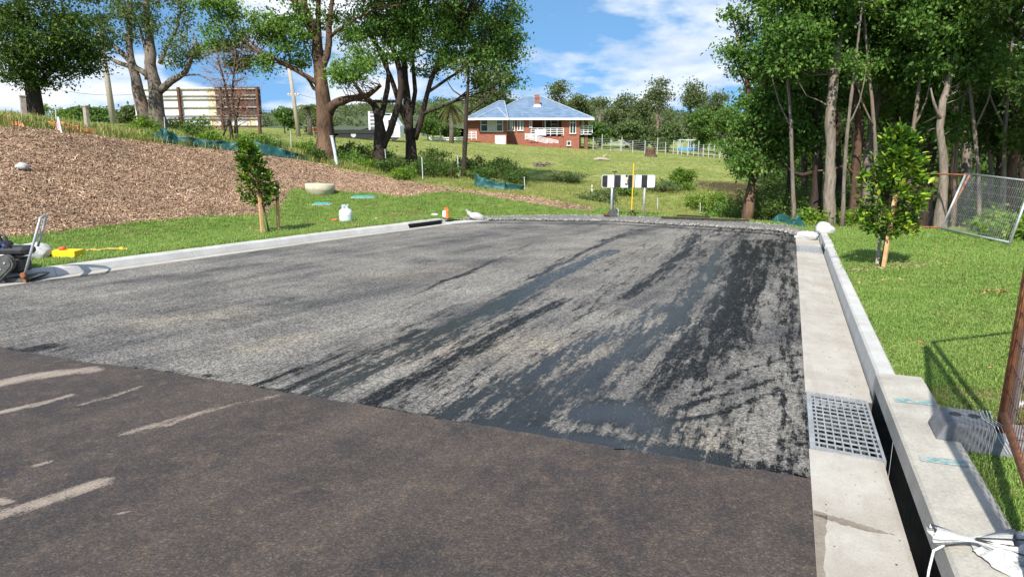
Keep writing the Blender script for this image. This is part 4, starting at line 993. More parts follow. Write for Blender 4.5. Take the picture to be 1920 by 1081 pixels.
wood('wood_tree', 'thick black leaning trunk behind the rusty fence rail', (1722,432,17.2,.19), [(1728,380,17.2,.17),(1738,320,17.2,.16),(1745,260,17.2,.14),(1756,190,17.3,.12),(1762,110,17.4,.09),(1768,20,17.4,.06),(1770,-60,17.4,.03)],
     [(1770,120,16.6,.9,.9,.6,42),(1735,170,17,.7,.7,.4,24),(1790,50,16.8,.9,.9,.7,40),(1780,-60,17,1.4,1.3,.9,46), (1790,-190,17.3,2.4,2.0,1.0,90),(1740,230,18.5,.6,.6,.4,14)], M['bark_dark'], M['leaf_fig'], 37)
wood('pale_gum', 'pale grey slender gum beside the leaning silver fence panel', (1762,440,15.3,.115), [(1764,400,15.3,.10),(1770,340,15.3,.095),(1768,290,15.3,.085),(1762,240,15.3,.08),(1768,190,15.4,.07),(1782,140,15.5,.06),(1795,70,15.6,.045),(1810,-40,15.6,.025)],
     [(1800,100,15.6,.7,.7,.5,32),(1770,30,15.7,.8,.8,.6,36),(1830,130,15.8,.55,.55,.35,20),(1765,240,16.6,.4,.4,.3,12),(1800,-60,15.6,1.3,1.2,.8,44)], M['bark_pale'], M['leaf_fig'], 38,
     limbs=[((1764,225,15.3,.035),(1752,195,15.2,.025),(1745,165,15.2,.015))])
wood('wood_tree', 'thin orange-brown stem between the black trunk and the pale slender gum', (1746,430,18.2,.055), [(1744,370,18.2,.05),(1746,320,18.2,.045),(1742,260,18.2,.04),(1748,180,18.3,.03),(1752,90,18.3,.02)],
     [(1750,160,18.4,.6,.6,.5,18),(1755,90,18.4,.7,.7,.5,20)], M['bark_pale'], M['leaf_dark'], 39)
wood('wood_tree', 'distant pale trunk seen through the top of the silver fence', (1812,380,27,.17), [(1812,300,27,.16),(1810,240,27,.14),(1812,170,27,.11),(1818,80,27,.07),(1822,0,27,.04)],
     [(1815,200,27,1.3,1.2,.8,34),(1800,120,27,1.5,1.3,.9,40),(1850,210,27,1.2,1.2,.8,30),(1760,190,27.5,1.3,1.2,.9,34)], M['bark_pale'], M['leaf_dark'], 40, leaf=.14, clump=.45)
wood('wood_tree', 'thin black sapling stem rising behind the silver fence mesh', (1826,432,19,.05), [(1828,370,19,.045),(1836,280,19,.04),(1840,200,19,.035),(1842,120,19,.025),(1846,60,19,.012)],
     [(1842,190,19.2,.6,.6,.5,16),(1850,150,19,.4,.4,.3,8)], M['bark_dark'], M['leaf_dark'], 41)
wood('wood_tree', 'forked bare light stem behind the middle of the silver fence', (1856,432,17.6,.065), [(1856,380,17.6,.06),(1858,320,17.6,.055),(1854,270,17.6,.045),(1846,215,17.6,.03),(1838,160,17.6,.015)],
     [(1870,250,17.8,.5,.5,.4,14),(1890,180,18,.7,.7,.5,20)], M['bark_pale'], M['leaf_dark'], 42, limbs=[((1858,300,17.6,.03),(1868,250,17.6,.025),(1862,200,17.6,.015))])
wood('wood_tree', 'orange-brown rough trunk leaning over the far end of the fence', (1892,436,16.4,.13), [(1893,380,16.4,.125),(1898,310,16.4,.115),(1908,250,16.5,.10),(1900,200,16.6,.085),(1870,130,16.8,.06),(1845,60,17,.035)],
     [(1930,200,16.4,.9,.8,.5,36),(1900,150,16.8,.5,.5,.3,14),(1940,90,16.6,.9,.8,.7,34),(1850,40,17,.4,.4,.3,8),(1910,260,17.5,.5,.5,.4,16)], M['bark_brown'], M['leaf_dark'], 43,
     limbs=[((1902,215,16.5,.05),(1885,130,16.6,.04),(1868,50,16.7,.03),(1880,-40,16.7,.015))])
wood('wood_tree', 'dark rough tree at the edge of the wood past the silver fence', (1960,450,13.6,.15), [(1962,380,13.6,.14),(1964,260,13.7,.12),(1955,140,13.8,.09),(1945,0,13.9,.05)],
     [(1950,20,14,.7,.7,.5,30),(1990,150,14,.9,.8,.6,34),(1935,-50,14,1.0,1,.6,36),(1945,250,15,.5,.5,.4,14)], M['bark_dark'], M['leaf_dark'], 44)
for k, (px, Y, r, dx) in enumerate([(1478, 23, .11, 8), (1575, 24, .13, -6), (1700, 23, .12, 10), (1640, 25, .12, -8), (1785, 24, .13, 6), (1510, 26, .12, -5), (1870, 25, .13, 6), (1742, 27, .14, -8), (1600, 30, .15, 4), (1920, 22, .13, -6)]):
    rg = random.Random(100 + k)
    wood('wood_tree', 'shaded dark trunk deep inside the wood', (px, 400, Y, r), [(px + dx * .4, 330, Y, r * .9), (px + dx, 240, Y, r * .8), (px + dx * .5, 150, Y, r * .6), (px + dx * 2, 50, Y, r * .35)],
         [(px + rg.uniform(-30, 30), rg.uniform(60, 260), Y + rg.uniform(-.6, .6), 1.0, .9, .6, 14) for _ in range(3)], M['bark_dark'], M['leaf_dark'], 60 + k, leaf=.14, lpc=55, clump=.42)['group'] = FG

for k, (px, Y, x2, x3, r) in enumerate([(1488, 17.4, 1484, 1470, .05), (1580, 16.0, 1588, 1612, .045), (1645, 16.6, 1640, 1622, .05), (1702, 16.2, 1712, 1738, .055), (1788, 16.6, 1796, 1826, .05), (1838, 15.6, 1828, 1806, .045), (1880, 16.0, 1884, 1900, .05)]):
    wood('slender_tree', ('slender grey stem left of the dark straight tree', 'slender grey stem beside the leaning grey-brown tree', 'slender grey stem between the pinkish trunk and the twisted tree', 'slender grey stem left of the thick black trunk', 'slender grey stem right of the pale slender gum', 'slender grey stem behind the middle of the silver mesh', 'slender grey stem left of the orange-brown trunk')[k],
         (px, 425, Y, r), [(px + (x2 - px) * .3, 350, Y, r * .95), (x2, 250, Y, r * .85), ((x2 + x3) / 2, 150, Y, r * .7), (x3, 50, Y, r * .5), (x3 + (x3 - x2) * .5, -60, Y, r * .3)],
         [(x3, -20, Y, .6, .6, .4, 14), ((x2 + x3) / 2, 120, Y, .3, .3, .2, 5)], M['bark_grey'], M['leaf_fig'], 500 + k, limbs=[((x2, 240, Y, r * .5), (x2 + (24 if k % 2 else -24), 190, Y - .1, r * .35), (x2 + (36 if k % 2 else -40), 130, Y - .2, r * .15))])
# ---- shrubs
def shrub(name, label, p, rx, rz, n, leafm, seed, leaf=.08, lpc=40, group=None, cat='shrub', clump=.22, wid=.34, tint0=.5):
    rng = np.random.default_rng(seed); t = thing(name, p, label, cat, group); st = MB(); cl = []
    for i in range(n):
        a = rng.uniform(0, 6.283); q = math.sqrt(rng.uniform(0, 1)); h = rng.uniform(.25, 1.0) * (1 - .45 * q * q)
        c = np.array([rx * q * math.cos(a), rx * q * math.sin(a), rz * h]); cl.append((c, clump * rng.uniform(.6, 1.3)))
        st.tube([(rng.normal(0, .05), rng.normal(0, .05), -.05), tuple(c * [.4, .4, .55]), tuple(c)], [.012, .008, .004], 4, False)
    link('foliage', crown_mesh('foliage', cl, leaf, lpc, rng, .1, wid, .75, tint0), leafm, t, kind='stuff')
    st.build('stems', M['bark_brown'], t, kind='stuff'); return t
LB = 'leafy shrubs along the field fence'
for k, (px, py, rx, rz, lab, m) in enumerate([(100, 232, .75, .95, 'bright leafy shrub at the foot of the grey fence post', 'leaf_lime'), (268, 252, .45, .55, 'small lime-green shrub left of the twin-stemmed gum', 'leaf_lime'), (335, 252, .55, .70, 'tall weedy shrub in front of the white end of the billboard', 'leaf_far_green'),
      (300, 262, .35, .3, 'low dark weed clump at the start of the green cloth', 'leaf_fig'), (372, 262, .45, .75, 'upright weedy shrub against the billboard post', 'leaf_far_green'), (470, 275, .5, .42, 'yellow-green shrub beside the dead tree', 'leaf_lime'), (395, 268, .4, .30, 'low yellow-green weed behind the green cloth', 'leaf_lime'), (505, 283, .5, .42, 'bushy green weed behind the green cloth and its white post', 'leaf_far_green'),
      (568, 290, .55, .5, 'green shrub left of the reddish-brown tree', 'leaf_lime'), (588, 300, .3, .35, 'dark shrub touching the reddish-brown trunk', 'leaf_dark'), (655, 310, .6, .55, 'shaded shrub right of the reddish-brown tree', 'leaf_fig'), (690, 318, .35, .35, 'small pale weed left of the forked tree', 'leaf_lime'),
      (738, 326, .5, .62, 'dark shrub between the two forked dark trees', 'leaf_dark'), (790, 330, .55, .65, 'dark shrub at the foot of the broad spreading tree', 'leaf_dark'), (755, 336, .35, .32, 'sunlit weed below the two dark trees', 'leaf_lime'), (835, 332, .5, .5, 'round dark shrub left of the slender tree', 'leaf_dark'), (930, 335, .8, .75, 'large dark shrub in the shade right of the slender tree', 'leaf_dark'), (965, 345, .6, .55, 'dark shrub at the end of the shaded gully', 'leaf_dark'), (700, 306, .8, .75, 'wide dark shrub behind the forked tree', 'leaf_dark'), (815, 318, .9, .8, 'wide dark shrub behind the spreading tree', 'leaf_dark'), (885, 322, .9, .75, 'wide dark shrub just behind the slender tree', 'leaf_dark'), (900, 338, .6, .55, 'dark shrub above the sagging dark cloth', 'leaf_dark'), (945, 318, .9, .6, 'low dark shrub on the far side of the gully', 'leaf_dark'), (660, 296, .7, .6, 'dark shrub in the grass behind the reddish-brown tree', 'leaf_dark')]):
    p = hit(px, py, 16) ; shrub('shrub', lab, p, rx, rz, int(16 + 30 * rx), M[m], 200 + k)
for k, (px, py, Y, rx, rz, lab, m) in enumerate([(1120, 376, 25, .7, .5, 'olive shrub left of the striped board', 'leaf_gum'), (1165, 362, 28, .5, .5, 'small dark shrub behind the striped board', 'leaf_fig'), (1240, 362, 29, .8, .5, 'low green shrub right of the striped board', 'leaf_gum'), (1330, 385, 26, .8, .75, 'leafy shrub right of the small round tree', 'leaf_lime'), (1365, 402, 21, .7, .55, 'thick green shrub by the green cloth scrap', 'leaf_fig'), (1070, 352, 33, .8, .5, 'scrubby clump in the field left of the striped board', 'leaf_gum'),
      (1430, 408, 19.5, .8, .9, 'dark shrub just right of the brown forked trunk', 'leaf_dark'), (1475, 412, 19, .8, .8, 'dark shrub behind the white sandbags', 'leaf_dark'), (1518, 424, 16.8, .35, .32, 'bright low weed beside the white sandbags', 'leaf_lime'), (1500, 405, 21, 1.2, 1.5, 'tall dark thicket at the mouth of the wood', 'leaf_dark'), (1585, 424, 17.0, .45, .4, 'bright leafy weed at the foot of the pale gum', 'leaf_lime'), (1580, 405, 21, 1.2, 1.4, 'dark thicket behind the tall pale gum', 'leaf_dark'),
      (1660, 420, 20, 1.2, 1.0, 'dark undergrowth behind the staked young tree', 'leaf_dark'), (1640, 424, 17.2, .4, .4, 'bright weed behind the staked young tree', 'leaf_lime'), (1800, 425, 19, 1.0, 1.1, 'dark undergrowth behind the silver fence panel', 'leaf_dark'), (1870, 430, 17.5, 1.0, 1.2, 'dark thicket behind the end of the silver fence', 'leaf_dark'), (1905, 448, 12.2, .45, .42, 'yellow-green shrub at the near foot of the silver fence', 'leaf_lime'), (1870, 448, 13.2, .5, .42, 'yellow-green shrub showing through the silver fence', 'leaf_lime'),
      (1720, 415, 22, 1.2, 1.0, 'dark undergrowth below the thick black trunk', 'leaf_dark'), (1445, 395, 24, 1.4, 1.5, 'tall dark thicket between field and wood', 'leaf_dark'),
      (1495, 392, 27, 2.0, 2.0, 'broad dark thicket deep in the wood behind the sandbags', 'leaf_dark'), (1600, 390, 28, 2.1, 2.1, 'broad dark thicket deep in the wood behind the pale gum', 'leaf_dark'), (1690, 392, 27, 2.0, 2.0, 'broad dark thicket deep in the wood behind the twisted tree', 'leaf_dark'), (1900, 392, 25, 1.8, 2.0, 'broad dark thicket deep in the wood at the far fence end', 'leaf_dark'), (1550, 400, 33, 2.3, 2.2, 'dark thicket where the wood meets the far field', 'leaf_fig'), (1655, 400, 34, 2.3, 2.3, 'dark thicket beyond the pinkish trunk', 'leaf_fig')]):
    p = at(px, py, Y); shrub('shrub', lab, ground(p.x, p.y), rx, rz, int(16 + 34 * rx), M[m], 240 + k)
p = at(1280, 396, 30); g0 = ground(p.x, p.y)
tree('small_tree', 'small round bright green tree standing alone in the field', [[(g0, .05), (at(1281, 370, 30), .04), (at(1280, 345, 30), .03), (at(1278, 328, 30), .015)]], [bl(1280,342,30,.50,.5,.42,34), bl(1268,332,30,.28,.3,.25,10), bl(1292,330,30,.28,.3,.22,10), bl(1280,325,30,.25,.25,.2,8)], M['bark_brown'], M['leaf_lime'], .09, 48, 71, clump=.2, tint0=.4)

# ---- trees beyond the field, behind the house and by the truck
def far_tree(lab, px, top, Y, hw, leafm, seed, bark=None, low=.35, name='far_tree', lpc=34, leaf=.42, shapes=7):
    rg = random.Random(seed); T = at(px, top, Y); g = ground(T.x, Y); H = T.z - g.z; w = hw * Y / 1365.0
    st = [[(g, .03 * H), (g + Vector((rg.uniform(-.1, .1) * w, 0, H * .4)), .022 * H), (g + Vector((rg.uniform(-.2, .2) * w, 0, H * .8)), .008 * H)]]
    for _ in range(3):
        a = g + Vector((0, 0, H * rg.uniform(.25, .5))); st.append([(a, .014 * H), (a + Vector((rg.uniform(-.6, .6) * w, rg.uniform(-.4, .4) * w, H * .3)), .006 * H)])
    bs = []
    for i in range(shapes):
        f = rg.uniform(low, .88); ww = w * (1.0 - .55 * max(0, f - .55) / .45)
        bs.append((g + Vector((rg.uniform(-.7, .7) * ww, rg.uniform(-.6, .6) * ww, H * f)), w * rg.uniform(.30, .5), w * rg.uniform(.3, .5), H * rg.uniform(.08, .13), 15))
    bs.append((g + Vector((0, 0, H * .90)), w * .4, w * .4, H * .08, 12))
    return tree(name, lab, st, bs, bark or M['bark_grey'], leafm, leaf, lpc, seed, None, .2, .34, clump=.085 * H + .25, twig=.03, seg=6)
for k, a in enumerate([('grey-green tree showing over the roof left of the chimney', 905, 148, 100, 36, 'leaf_far'), ('olive tree behind the left end of the brick house', 940, 165, 98, 30, 'leaf_far'), ('bluish tall tree behind the chimney of the brick house', 1048, 152, 105, 34, 'leaf_far'), ('rounded tree behind the right slope of the blue roof', 1082, 176, 100, 26, 'leaf_far'),
      ('broad olive tree right beside the brick house', 1128, 184, 96, 40, 'leaf_far'), ('dark green low tree next to the veranda', 1120, 232, 88, 22, 'leaf_far_green'), ('grey-green tree above the clothes hoist', 1178, 176, 100, 34, 'leaf_far'), ('tall open-crowned gum above the paddock fence', 1236, 148, 100, 32, 'leaf_far'), ('dense olive gum behind the clothes hoist', 1205, 186, 94, 30, 'leaf_far'), ('second tall open gum with bare forked limbs', 1302, 152, 100, 32, 'leaf_far'), ('olive tree between the open gums and the wood', 1350, 168, 96, 34, 'leaf_far'),
      ('broad fresh-green tree behind the blue tarpaulin', 1316, 206, 82, 42, 'leaf_far_green'), ('green tree at the paddock corner beside the wood', 1366, 200, 74, 34, 'leaf_far_green'), ('dull brown scrubby tree behind the paddock fence', 1185, 228, 90, 34, 'leaf_gum'), ('grey scrub tree behind the paddock rails', 1255, 232, 90, 32, 'leaf_gum'), ('dark green tree behind the cabbage palm', 825, 196, 74, 38, 'leaf_far_green'), ('low bushy tree left of the cabbage palm', 802, 226, 70, 16, 'leaf_far_green'), ('flat-topped green tree on the skyline left of the leaning pole', 152, 201, 62, 50, 'leaf_far_green'),
      ('small dark tree on the skyline right of the leaning pole', 240, 203, 52, 22, 'leaf_far'), ('bushy tree right of the billboard end', 532, 206, 62, 24, 'leaf_far_green'), ('low shrubby tree beside the pale power pole', 590, 222, 66, 16, 'leaf_far'), ('dull tree seen beyond the field through the wood', 1470, 236, 90, 40, 'leaf_far'), ('green tree seen beyond the field past the pale gum', 1580, 226, 92, 46, 'leaf_far_green'), ('tree beyond the field behind the black trunk', 1700, 230, 92, 46, 'leaf_far'), ('tree beyond the field above the parked car', 1800, 226, 90, 44, 'leaf_far_green'), ('tree beyond the field at the far right', 1900, 222, 90, 46, 'leaf_far')]):
    far_tree(a[0], a[1], a[2], a[3], a[4], M[a[5]], 300 + k, low=.18 if a[4] > 30 else .3, leaf=.30 if a[3] > 80 else .24, lpc=42)
M['frond'] = leaf_mat('palm_fronds', [(0., (.06, .10, .03)), (.6, (.13, .17, .05)), (1., (.26, .24, .09))])
M['frond_dry'] = leaf_mat('dry_fronds', [(0., (.20, .15, .07)), (1., (.34, .28, .15))])
def palm(lab, px, top, Y, H, n, seed, spread, dry=0):
    rg = random.Random(seed); c = at(px, top, Y); g = ground(c.x, Y); hub = Vector((0, 0, max(c.z - g.z - spread * .45, .6)))
    t = thing('palm_tree', g, lab, 'palm'); b = MB(); b.tube([(0, 0, -.2), (0.05, 0, hub.z * .5), hub], [.26, .2, .16], 8); b.build('trunk', M['bark_grey'], t, True)
    for k in range(n + dry):
        a = rg.uniform(0, 6.283); up = rg.uniform(-.1, 1.1) if k < n else rg.uniform(-1.2, -.4); L = spread * rg.uniform(.75, 1.15); m = MB(); pts = []
        d = Vector((math.cos(a), math.sin(a), 0))
        for i in range(7):
            f = i / 6; pts.append(hub + d * (L * f * math.cos(up * .8)) + Vector((0, 0, L * (math.sin(up) * f - .75 * f * f))))
        m.tube(pts, [.02, .018, .016, .014, .01, .008, .004], 4, False)
        side = d.cross(Vector((0, 0, 1)))
        for i in range(1, 7):
            for s in (-1, 1):
                for h in (0, .5):
                    p = pts[i - 1].lerp(pts[i], h); e = p + side * s * L * .26 * (1 - .5 * i / 7) + d * L * .1 + Vector((0, 0, -.14 * L)); w = d * .045 * L
                    m.add([p - w, p + w, e], [(0, 1, 2)])
        o = m.build('frond', M['frond'] if k < n else M['frond_dry'], t)
        at_ = o.data.attributes.new('tint', 'FLOAT', 'POINT'); at_.data.foreach_set('value', np.full(len(o.data.vertices), rg.uniform(.1, 1), np.float32))
    return t
palm('feathery palm beside the pale power pole', 577, 188, 60, 3.4, 22, 5, 1.35)
palm('cabbage palm with drooping dry skirt left of the brick house', 845, 186, 68, 3.5, 24, 6, 1.25, 22)

# ---- far wooded hill
def hill():
    rng = np.random.default_rng(4); c = at(690, 245, 380); n = 60; xs = np.linspace(-230, 330, 90); ys = np.linspace(-70, 90, 26)
    gx, gy = np.meshgrid(xs, ys); h = 17 * np.exp(-((gx - 60) / 150) ** 2) * np.exp(-((gy) / 60) ** 2)
    z = h + 1.3 * np.sin(gx * .35) * np.sin(gy * .3) - 4.6
    idx = np.arange(gx.size).reshape(gx.shape); q = np.stack([idx[:-1, :-1], idx[:-1, 1:], idx[1:, 1:], idx[1:, :-1]], -1).reshape(-1, 4)
    t = NT('far_wood_floor'); t.set('Base Color', t.mix(t.noise(t.world(), .08, 5), (.06, .085, .05), (.10, .12, .075))).set('Roughness', 1.0).set('Specular IOR Level', 0.)
    o = link('hill', fast_mesh('hill', np.c_[gx.ravel() + c.x, gy.ravel() + 380, z.ravel()], q, None, True), t.m, kind='structure')
    k = 900; px = rng.uniform(-170, 290, k); py = rng.uniform(-60, 30, k); pz = 17 * np.exp(-((px - 60) / 150) ** 2) * np.exp(-(py / 60) ** 2) - 4.6
    cl = [(np.array([px[i] + c.x, py[i] + 380, pz[i] + 1.6]), rng.uniform(2.2, 4.2)) for i in range(k)]
    f = link('hill_wood', crown_mesh('hill_wood', cl, 1.1, 46, rng, .1, .4, .5), M['leaf_far'], kind='stuff'); tag(f, 'distant wooded hill beyond the truck', 'wood')
hill()

BW = ['dark bushy tree filling the back of the wood'] * 11
for k, (px, top, Y) in enumerate([(1455, 130, 40), (1520, 90, 42), (1590, 110, 39), (1650, 80, 43), (1715, 110, 40), (1775, 90, 44), (1850, 110, 41), (1925, 90, 42), (1500, 190, 34), (1680, 190, 35), (1890, 190, 33)]):
    far_tree(BW[k], px, top, Y, 44, M['leaf_dark'], 400 + k, M['bark_dark'], .10, 'wood_tree', 46, .22, 10)['group'] = 'bushy trees at the back of the wood'
# ---- the two staked young trees
def leaf_mesh(name, L, W, curl):
    v = [(0, 0, 0), (L * .35, W * .5, curl * .5), (L * .72, W * .42, curl * .7), (L, 0, curl * .2), (L * .72, -W * .42, curl * .7), (L * .35, -W * .5, curl * .5), (L * .35, 0, 0), (L * .72, 0, curl * .15)]
    me = bpy.data.meshes.new(name); me.from_pydata(v, [], [(0, 6, 1), (1, 6, 7, 2), (2, 7, 3), (3, 7, 4), (4, 7, 6, 5), (5, 6, 0)])
    return me
def obj_leaf_mat(name, stops):
    t = NT(name); oi = t.n.new('ShaderNodeObjectInfo'); c = t.ramp(oi.outputs['Random'], stops)
    t.set('Base Color', c).set('Roughness', .3).set('Specular IOR Level', .5)
    tr = t.n.new('ShaderNodeBsdfTranslucent'); t.l.new(t.mix(.4, c, (.28, .36, .02)), tr.inputs[0]); mx = t.n.new('ShaderNodeMixShader'); mx.inputs[0].default_value = .32
    t.l.new(t.b.outputs[0], mx.inputs[1]); t.l.new(tr.outputs[0], mx.inputs[2]); t.l.new(mx.outputs[0], t.out.inputs[0]); return t.m
def sapling(lab, base, H, axis_top, profile, nleaf, nobj, L, W, seed, stops):
    """profile: list of (height fraction, radius) of the crown; axis_top: lean of the stem"""
    rg = random.Random(seed); nr = np.random.default_rng(seed); t = thing('young_tree', base, lab, 'young tree'); top = Vector(axis_top)
    b = MB(); b.tube([(0, 0, -.1), top * .3 + Vector((.01, 0, 0)), top * .65, top * .97], [.022, .018, .013, .006], 8); b.build('trunk', M['bark_grey'], t, True)
    lm = [leaf_mesh('leaf', L * s, W * s, c * L) for s, c in ((1, .1), (.85, -.08), (1.1, .16), (.7, .05))]
    m = obj_leaf_mat('young_leaf', stops)
    for x in lm: x.materials.append(m)
    hs = [h for h, _ in profile]; pl = []; br = MB()
    nb = 60
    tips = []
    for i in range(nb * 3):
        h = rg.uniform(hs[0], hs[-1]); R_ = float(np.interp(h, hs, [r for _, r in profile])); a = rg.uniform(0, 6.283); f = rg.uniform(.35, 1.0)
        c = top * h + Vector((math.cos(a) * R_ * f, math.sin(a) * R_ * f, 0)); s = top * max(h - .07, .2); tips.append((c, s))
        br.tube([s, s.lerp(c, .5) + Vector((0, 0, .01)), c], [.006, .004, .002], 4, False)
    br.build('branches', M['bark_brown'], t, kind='stuff')
    for i in range(nleaf):
        c, s = tips[rg.randrange(len(tips))]; d = (c - s); d.z *= .3; d = (d.normalized() + Vector(nr.normal(0, .65, 3)) + Vector((0, 0, .35))).normalized()
        p = c + Vector(nr.normal(0, .038, 3)); pl.append((p, d, rg.uniform(0, 6.28)))
    pl.sort(key=lambda q: q[0].y)                    # the leaves on the road side show largest
    V = []; Fc = []; rest = MB(); tint = []
    for i, (p, d, roll) in enumerate(pl):
        q = d.to_track_quat('X', 'Z').to_matrix() @ rotx(rg.uniform(-.8, .8)); sc = rg.uniform(.7, 1.15)
        if i < nobj:
            o = bpy.data.objects.new('leaf', lm[i % 4]); COL.objects.link(o); o.parent = t; o.location = p; o.rotation_euler = q.to_euler(); o.scale = (sc,) * 3
        else:
            me = lm[i % 4]; rest.add([p + q @ (v.co * sc) for v in me.vertices], [tuple(f.vertices) for f in me.polygons]); tint += [rg.uniform(0, 1)] * len(me.vertices)
    if rest.v:
        me = bpy.data.meshes.new('foliage'); me.from_pydata(rest.v, [], rest.f); a_ = me.attributes.new('tint', 'FLOAT', 'POINT'); a_.data.foreach_set('value', np.array(tint, np.float32))
        link('foliage', me, M['leaf_glossy'], t, kind='stuff')
    return t
def stake(lab, p, top, w, mat, base_rot=0.0):
    b = MB(); d = top - p; b.tube([(0, 0, -.15), tuple(d * .5), tuple(d)], w / 2 * 1.41, 4); o = b.build('stake', mat, None, loc=p); o.rotation_euler = (0, 0, base_rot); tag(o, lab, 'stake'); return o

# young trees and stakes
pr = ground(4.93, 9.28)
sapling('bright glossy young tree tied to a timber stake on the right verge', pr, 1.9, at(1686, 244, 9.30) - pr, [(.27, .22), (.33, .36), (.46, .42), (.60, .39), (.76, .32), (.88, .20), (1.0, .07)], 3400, 300, .092, .044, 41,
        [(0., (.05, .11, .015)), (.35, (.11, .22, .02)), (.7, (.24, .38, .03)), (1., (.48, .54, .06))])
g1 = hit(1655, 506, 5, 14); stake('timber stake in front of the bright young tree on the right verge', g1, at(1680, 362, g1.y + .02), .045, M['timber'], 0)
g1 = ground(4.93, 9.42); stake('grey bark-covered stake half hidden behind the bright young tree', g1, g1 + Vector((.05, .02, .85)), .04, M['timber_grey'], .4)
pl_ = hit(506, 437, 10, 22)
sapling('slim dark-leaved young tree between two timber stakes by the left kerb', pl_, 1.85, at(462, 268, pl_.y) - pl_, [(.34, .24), (.42, .40), (.55, .38), (.68, .32), (.8, .26), (.92, .18), (1.0, .10)], 2300, 300, .10, .052, 42,
        [(0., (.02, .05, .012)), (.5, (.04, .09, .014)), (.85, (.10, .19, .02)), (1., (.30, .36, .04))])
g1 = hit(492, 439, 10, 22); stake('orange timber stake at the road side of the slim young tree', g1, at(486, 362, g1.y), .05, M['timber'])
g1 = hit(522, 434, 10, 22); stake('timber stake on the far side of the slim young tree', g1, at(519, 338, g1.y), .05, M['timber'])

# ================================================================== NEAR OBJECTS
import mathutils
def lump(name, mat, parent, c, size, seed, rough=.18, freq=2.2, n=28, flat=.0, kind=None, rot=None):
    """crumpled closed body: a sphere pushed about by noise, flattened where it rests"""
    off = Vector((seed * 3.1, seed * 1.7, seed * .9)); V = []; Fc = []; m = n // 2
    for i in range(m + 1):
        th = math.pi * i / m
        for j in range(n):
            ph = 2 * math.pi * j / n; d = Vector((math.sin(th) * math.cos(ph), math.sin(th) * math.sin(ph), math.cos(th)))
            k = 1 + rough * mathutils.noise.fractal(d * freq + off, 1.0, 2.0, 4) + rough * .5 * abs(mathutils.noise.noise(d * freq * 2.6 + off))
            p = Vector((d.x * size[0], d.y * size[1], d.z * size[2])) * k
            if p.z < -size[2] * flat and flat > 0: p.z = -size[2] * flat + (p.z + size[2] * flat) * .12
            if rot is not None: p = rot @ p
            V.append(p + Vector(c))
    for i in range(m):
        for j in range(n):
            a = i * n + j; b = i * n + (j + 1) % n; Fc.append((a, a + n, b + n, b))
    b = MB(); b.add(V, Fc); return b.build(name, mat, parent, True, kind=kind)
def stadium(p0, p1, r, seg=8):
    a = math.atan2(p1[1] - p0[1], p1[0] - p0[0]); out = []
    for i in range(seg + 1): t = a + math.pi / 2 + math.pi * i / seg; out.append((p0[0] + r * math.cos(t), p0[1] + r * math.sin(t)))
    for i in range(seg + 1): t = a - math.pi / 2 + math.pi * i / seg; out.append((p1[0] + r * math.cos(t), p1[1] + r * math.sin(t)))
    return out
def disc(mb, c, r, y0, y1, seg=14): return mb.prism([(c[0] + r * math.cos(6.283 * i / seg), c[1] + r * math.sin(6.283 * i / seg)) for i in range(seg)], y0, y1)

# ---- plate compactor standing on the kerb
o0 = Vector((-6.42, 9.15, plane_z(0, 9.15) + .02)); S7 = .0070
pc = thing('plate_compactor', o0, 'black and grey plate compactor with a tall tubular handle on the left kerb', 'compactor')
def Q(px, py): return ((px - 42) * S7, (533 - py) * S7)
b = MB(); b.prism([(-.46, .0), (.13, .0), (.20, .045), (.13, .05), (-.46, .05), (-.52, .10)], -.20, .22); b.build('base_plate', M['dark_grey'], pc)
g = MB(); g.prism(stadium(Q(10, 520), Q(38, 495), .105), -.30, -.225); bg = g.build('belt_guard', M['dark_grey'], pc)
g = MB(); g.prism(stadium(Q(10, 520), Q(38, 495), .080), -.312, -.301); g.build('guard_panel', M['dark_grey'], bg)
for q in (Q(21, 516), Q(30, 506), Q(40, 494)):
    g = MB(); disc(g, q, .012, -.325, -.3125, 10); g.build('bolt', M['galv_dull'], bg)
b = MB(); b.box((-.36, 0, .32), (.34, .36, .34), None, .03); b.box((-.10, -.02, .20), (.30, .26, .18), None, .02); b.build('engine', M['black'], pc)
b = MB(); b.box((-.03, -.02, .385), (.34, .28, .11), None, .035); b.build('fuel_tank', M['black'], pc)
b = MB(); b.box((-.23, -.215, .36), (.11, .05, .10), None, .015); b.build('cooling_cover', M['galv_dull'], pc)
b = MB(); b.box((-.10, -.17, .33), (.12, .012, .05)); b.build('white_sticker', M['white_plain'], pc)
b = MB(); b.tube([(-.09, -.12, .40), (-.13, -.12, .50), (-.165, -.12, .57), (-.15, -.12, .60), (-.11, -.12, .605), (-.085, -.12, .57), (-.075, -.12, .50), (-.03, -.12, .42)], .017, 8); b.build('lifting_loop', M['black'], pc, True)
M['blue_label'] = surf('blue_label', (.02, .07, .35), (.04, .10, .45), 20, .5, 0)
b = MB(); b.box((-.115, -.125, .47), (.075, .03, .10), roty(-.35), .01); bo = b.build('control_box', M['black'], pc)
b = MB(); b.box((-.118, -.1425, .475), (.035, .003, .035), roty(-.35)); b.build('blue_label', M['blue_label'], bo)
H = [(.15, -.22, .10), (.27, -.22, .38), (.45, -.22, .80), (.44, -.20, .825), (.36, .0, .83), (.27, .20, .81), (.245, .22, .79), (.19, .22, .65), (.08, .22, .40)]
b = MB(); b.tube(H, .0165, 9); b.build('handle', M['galv'], pc, True)
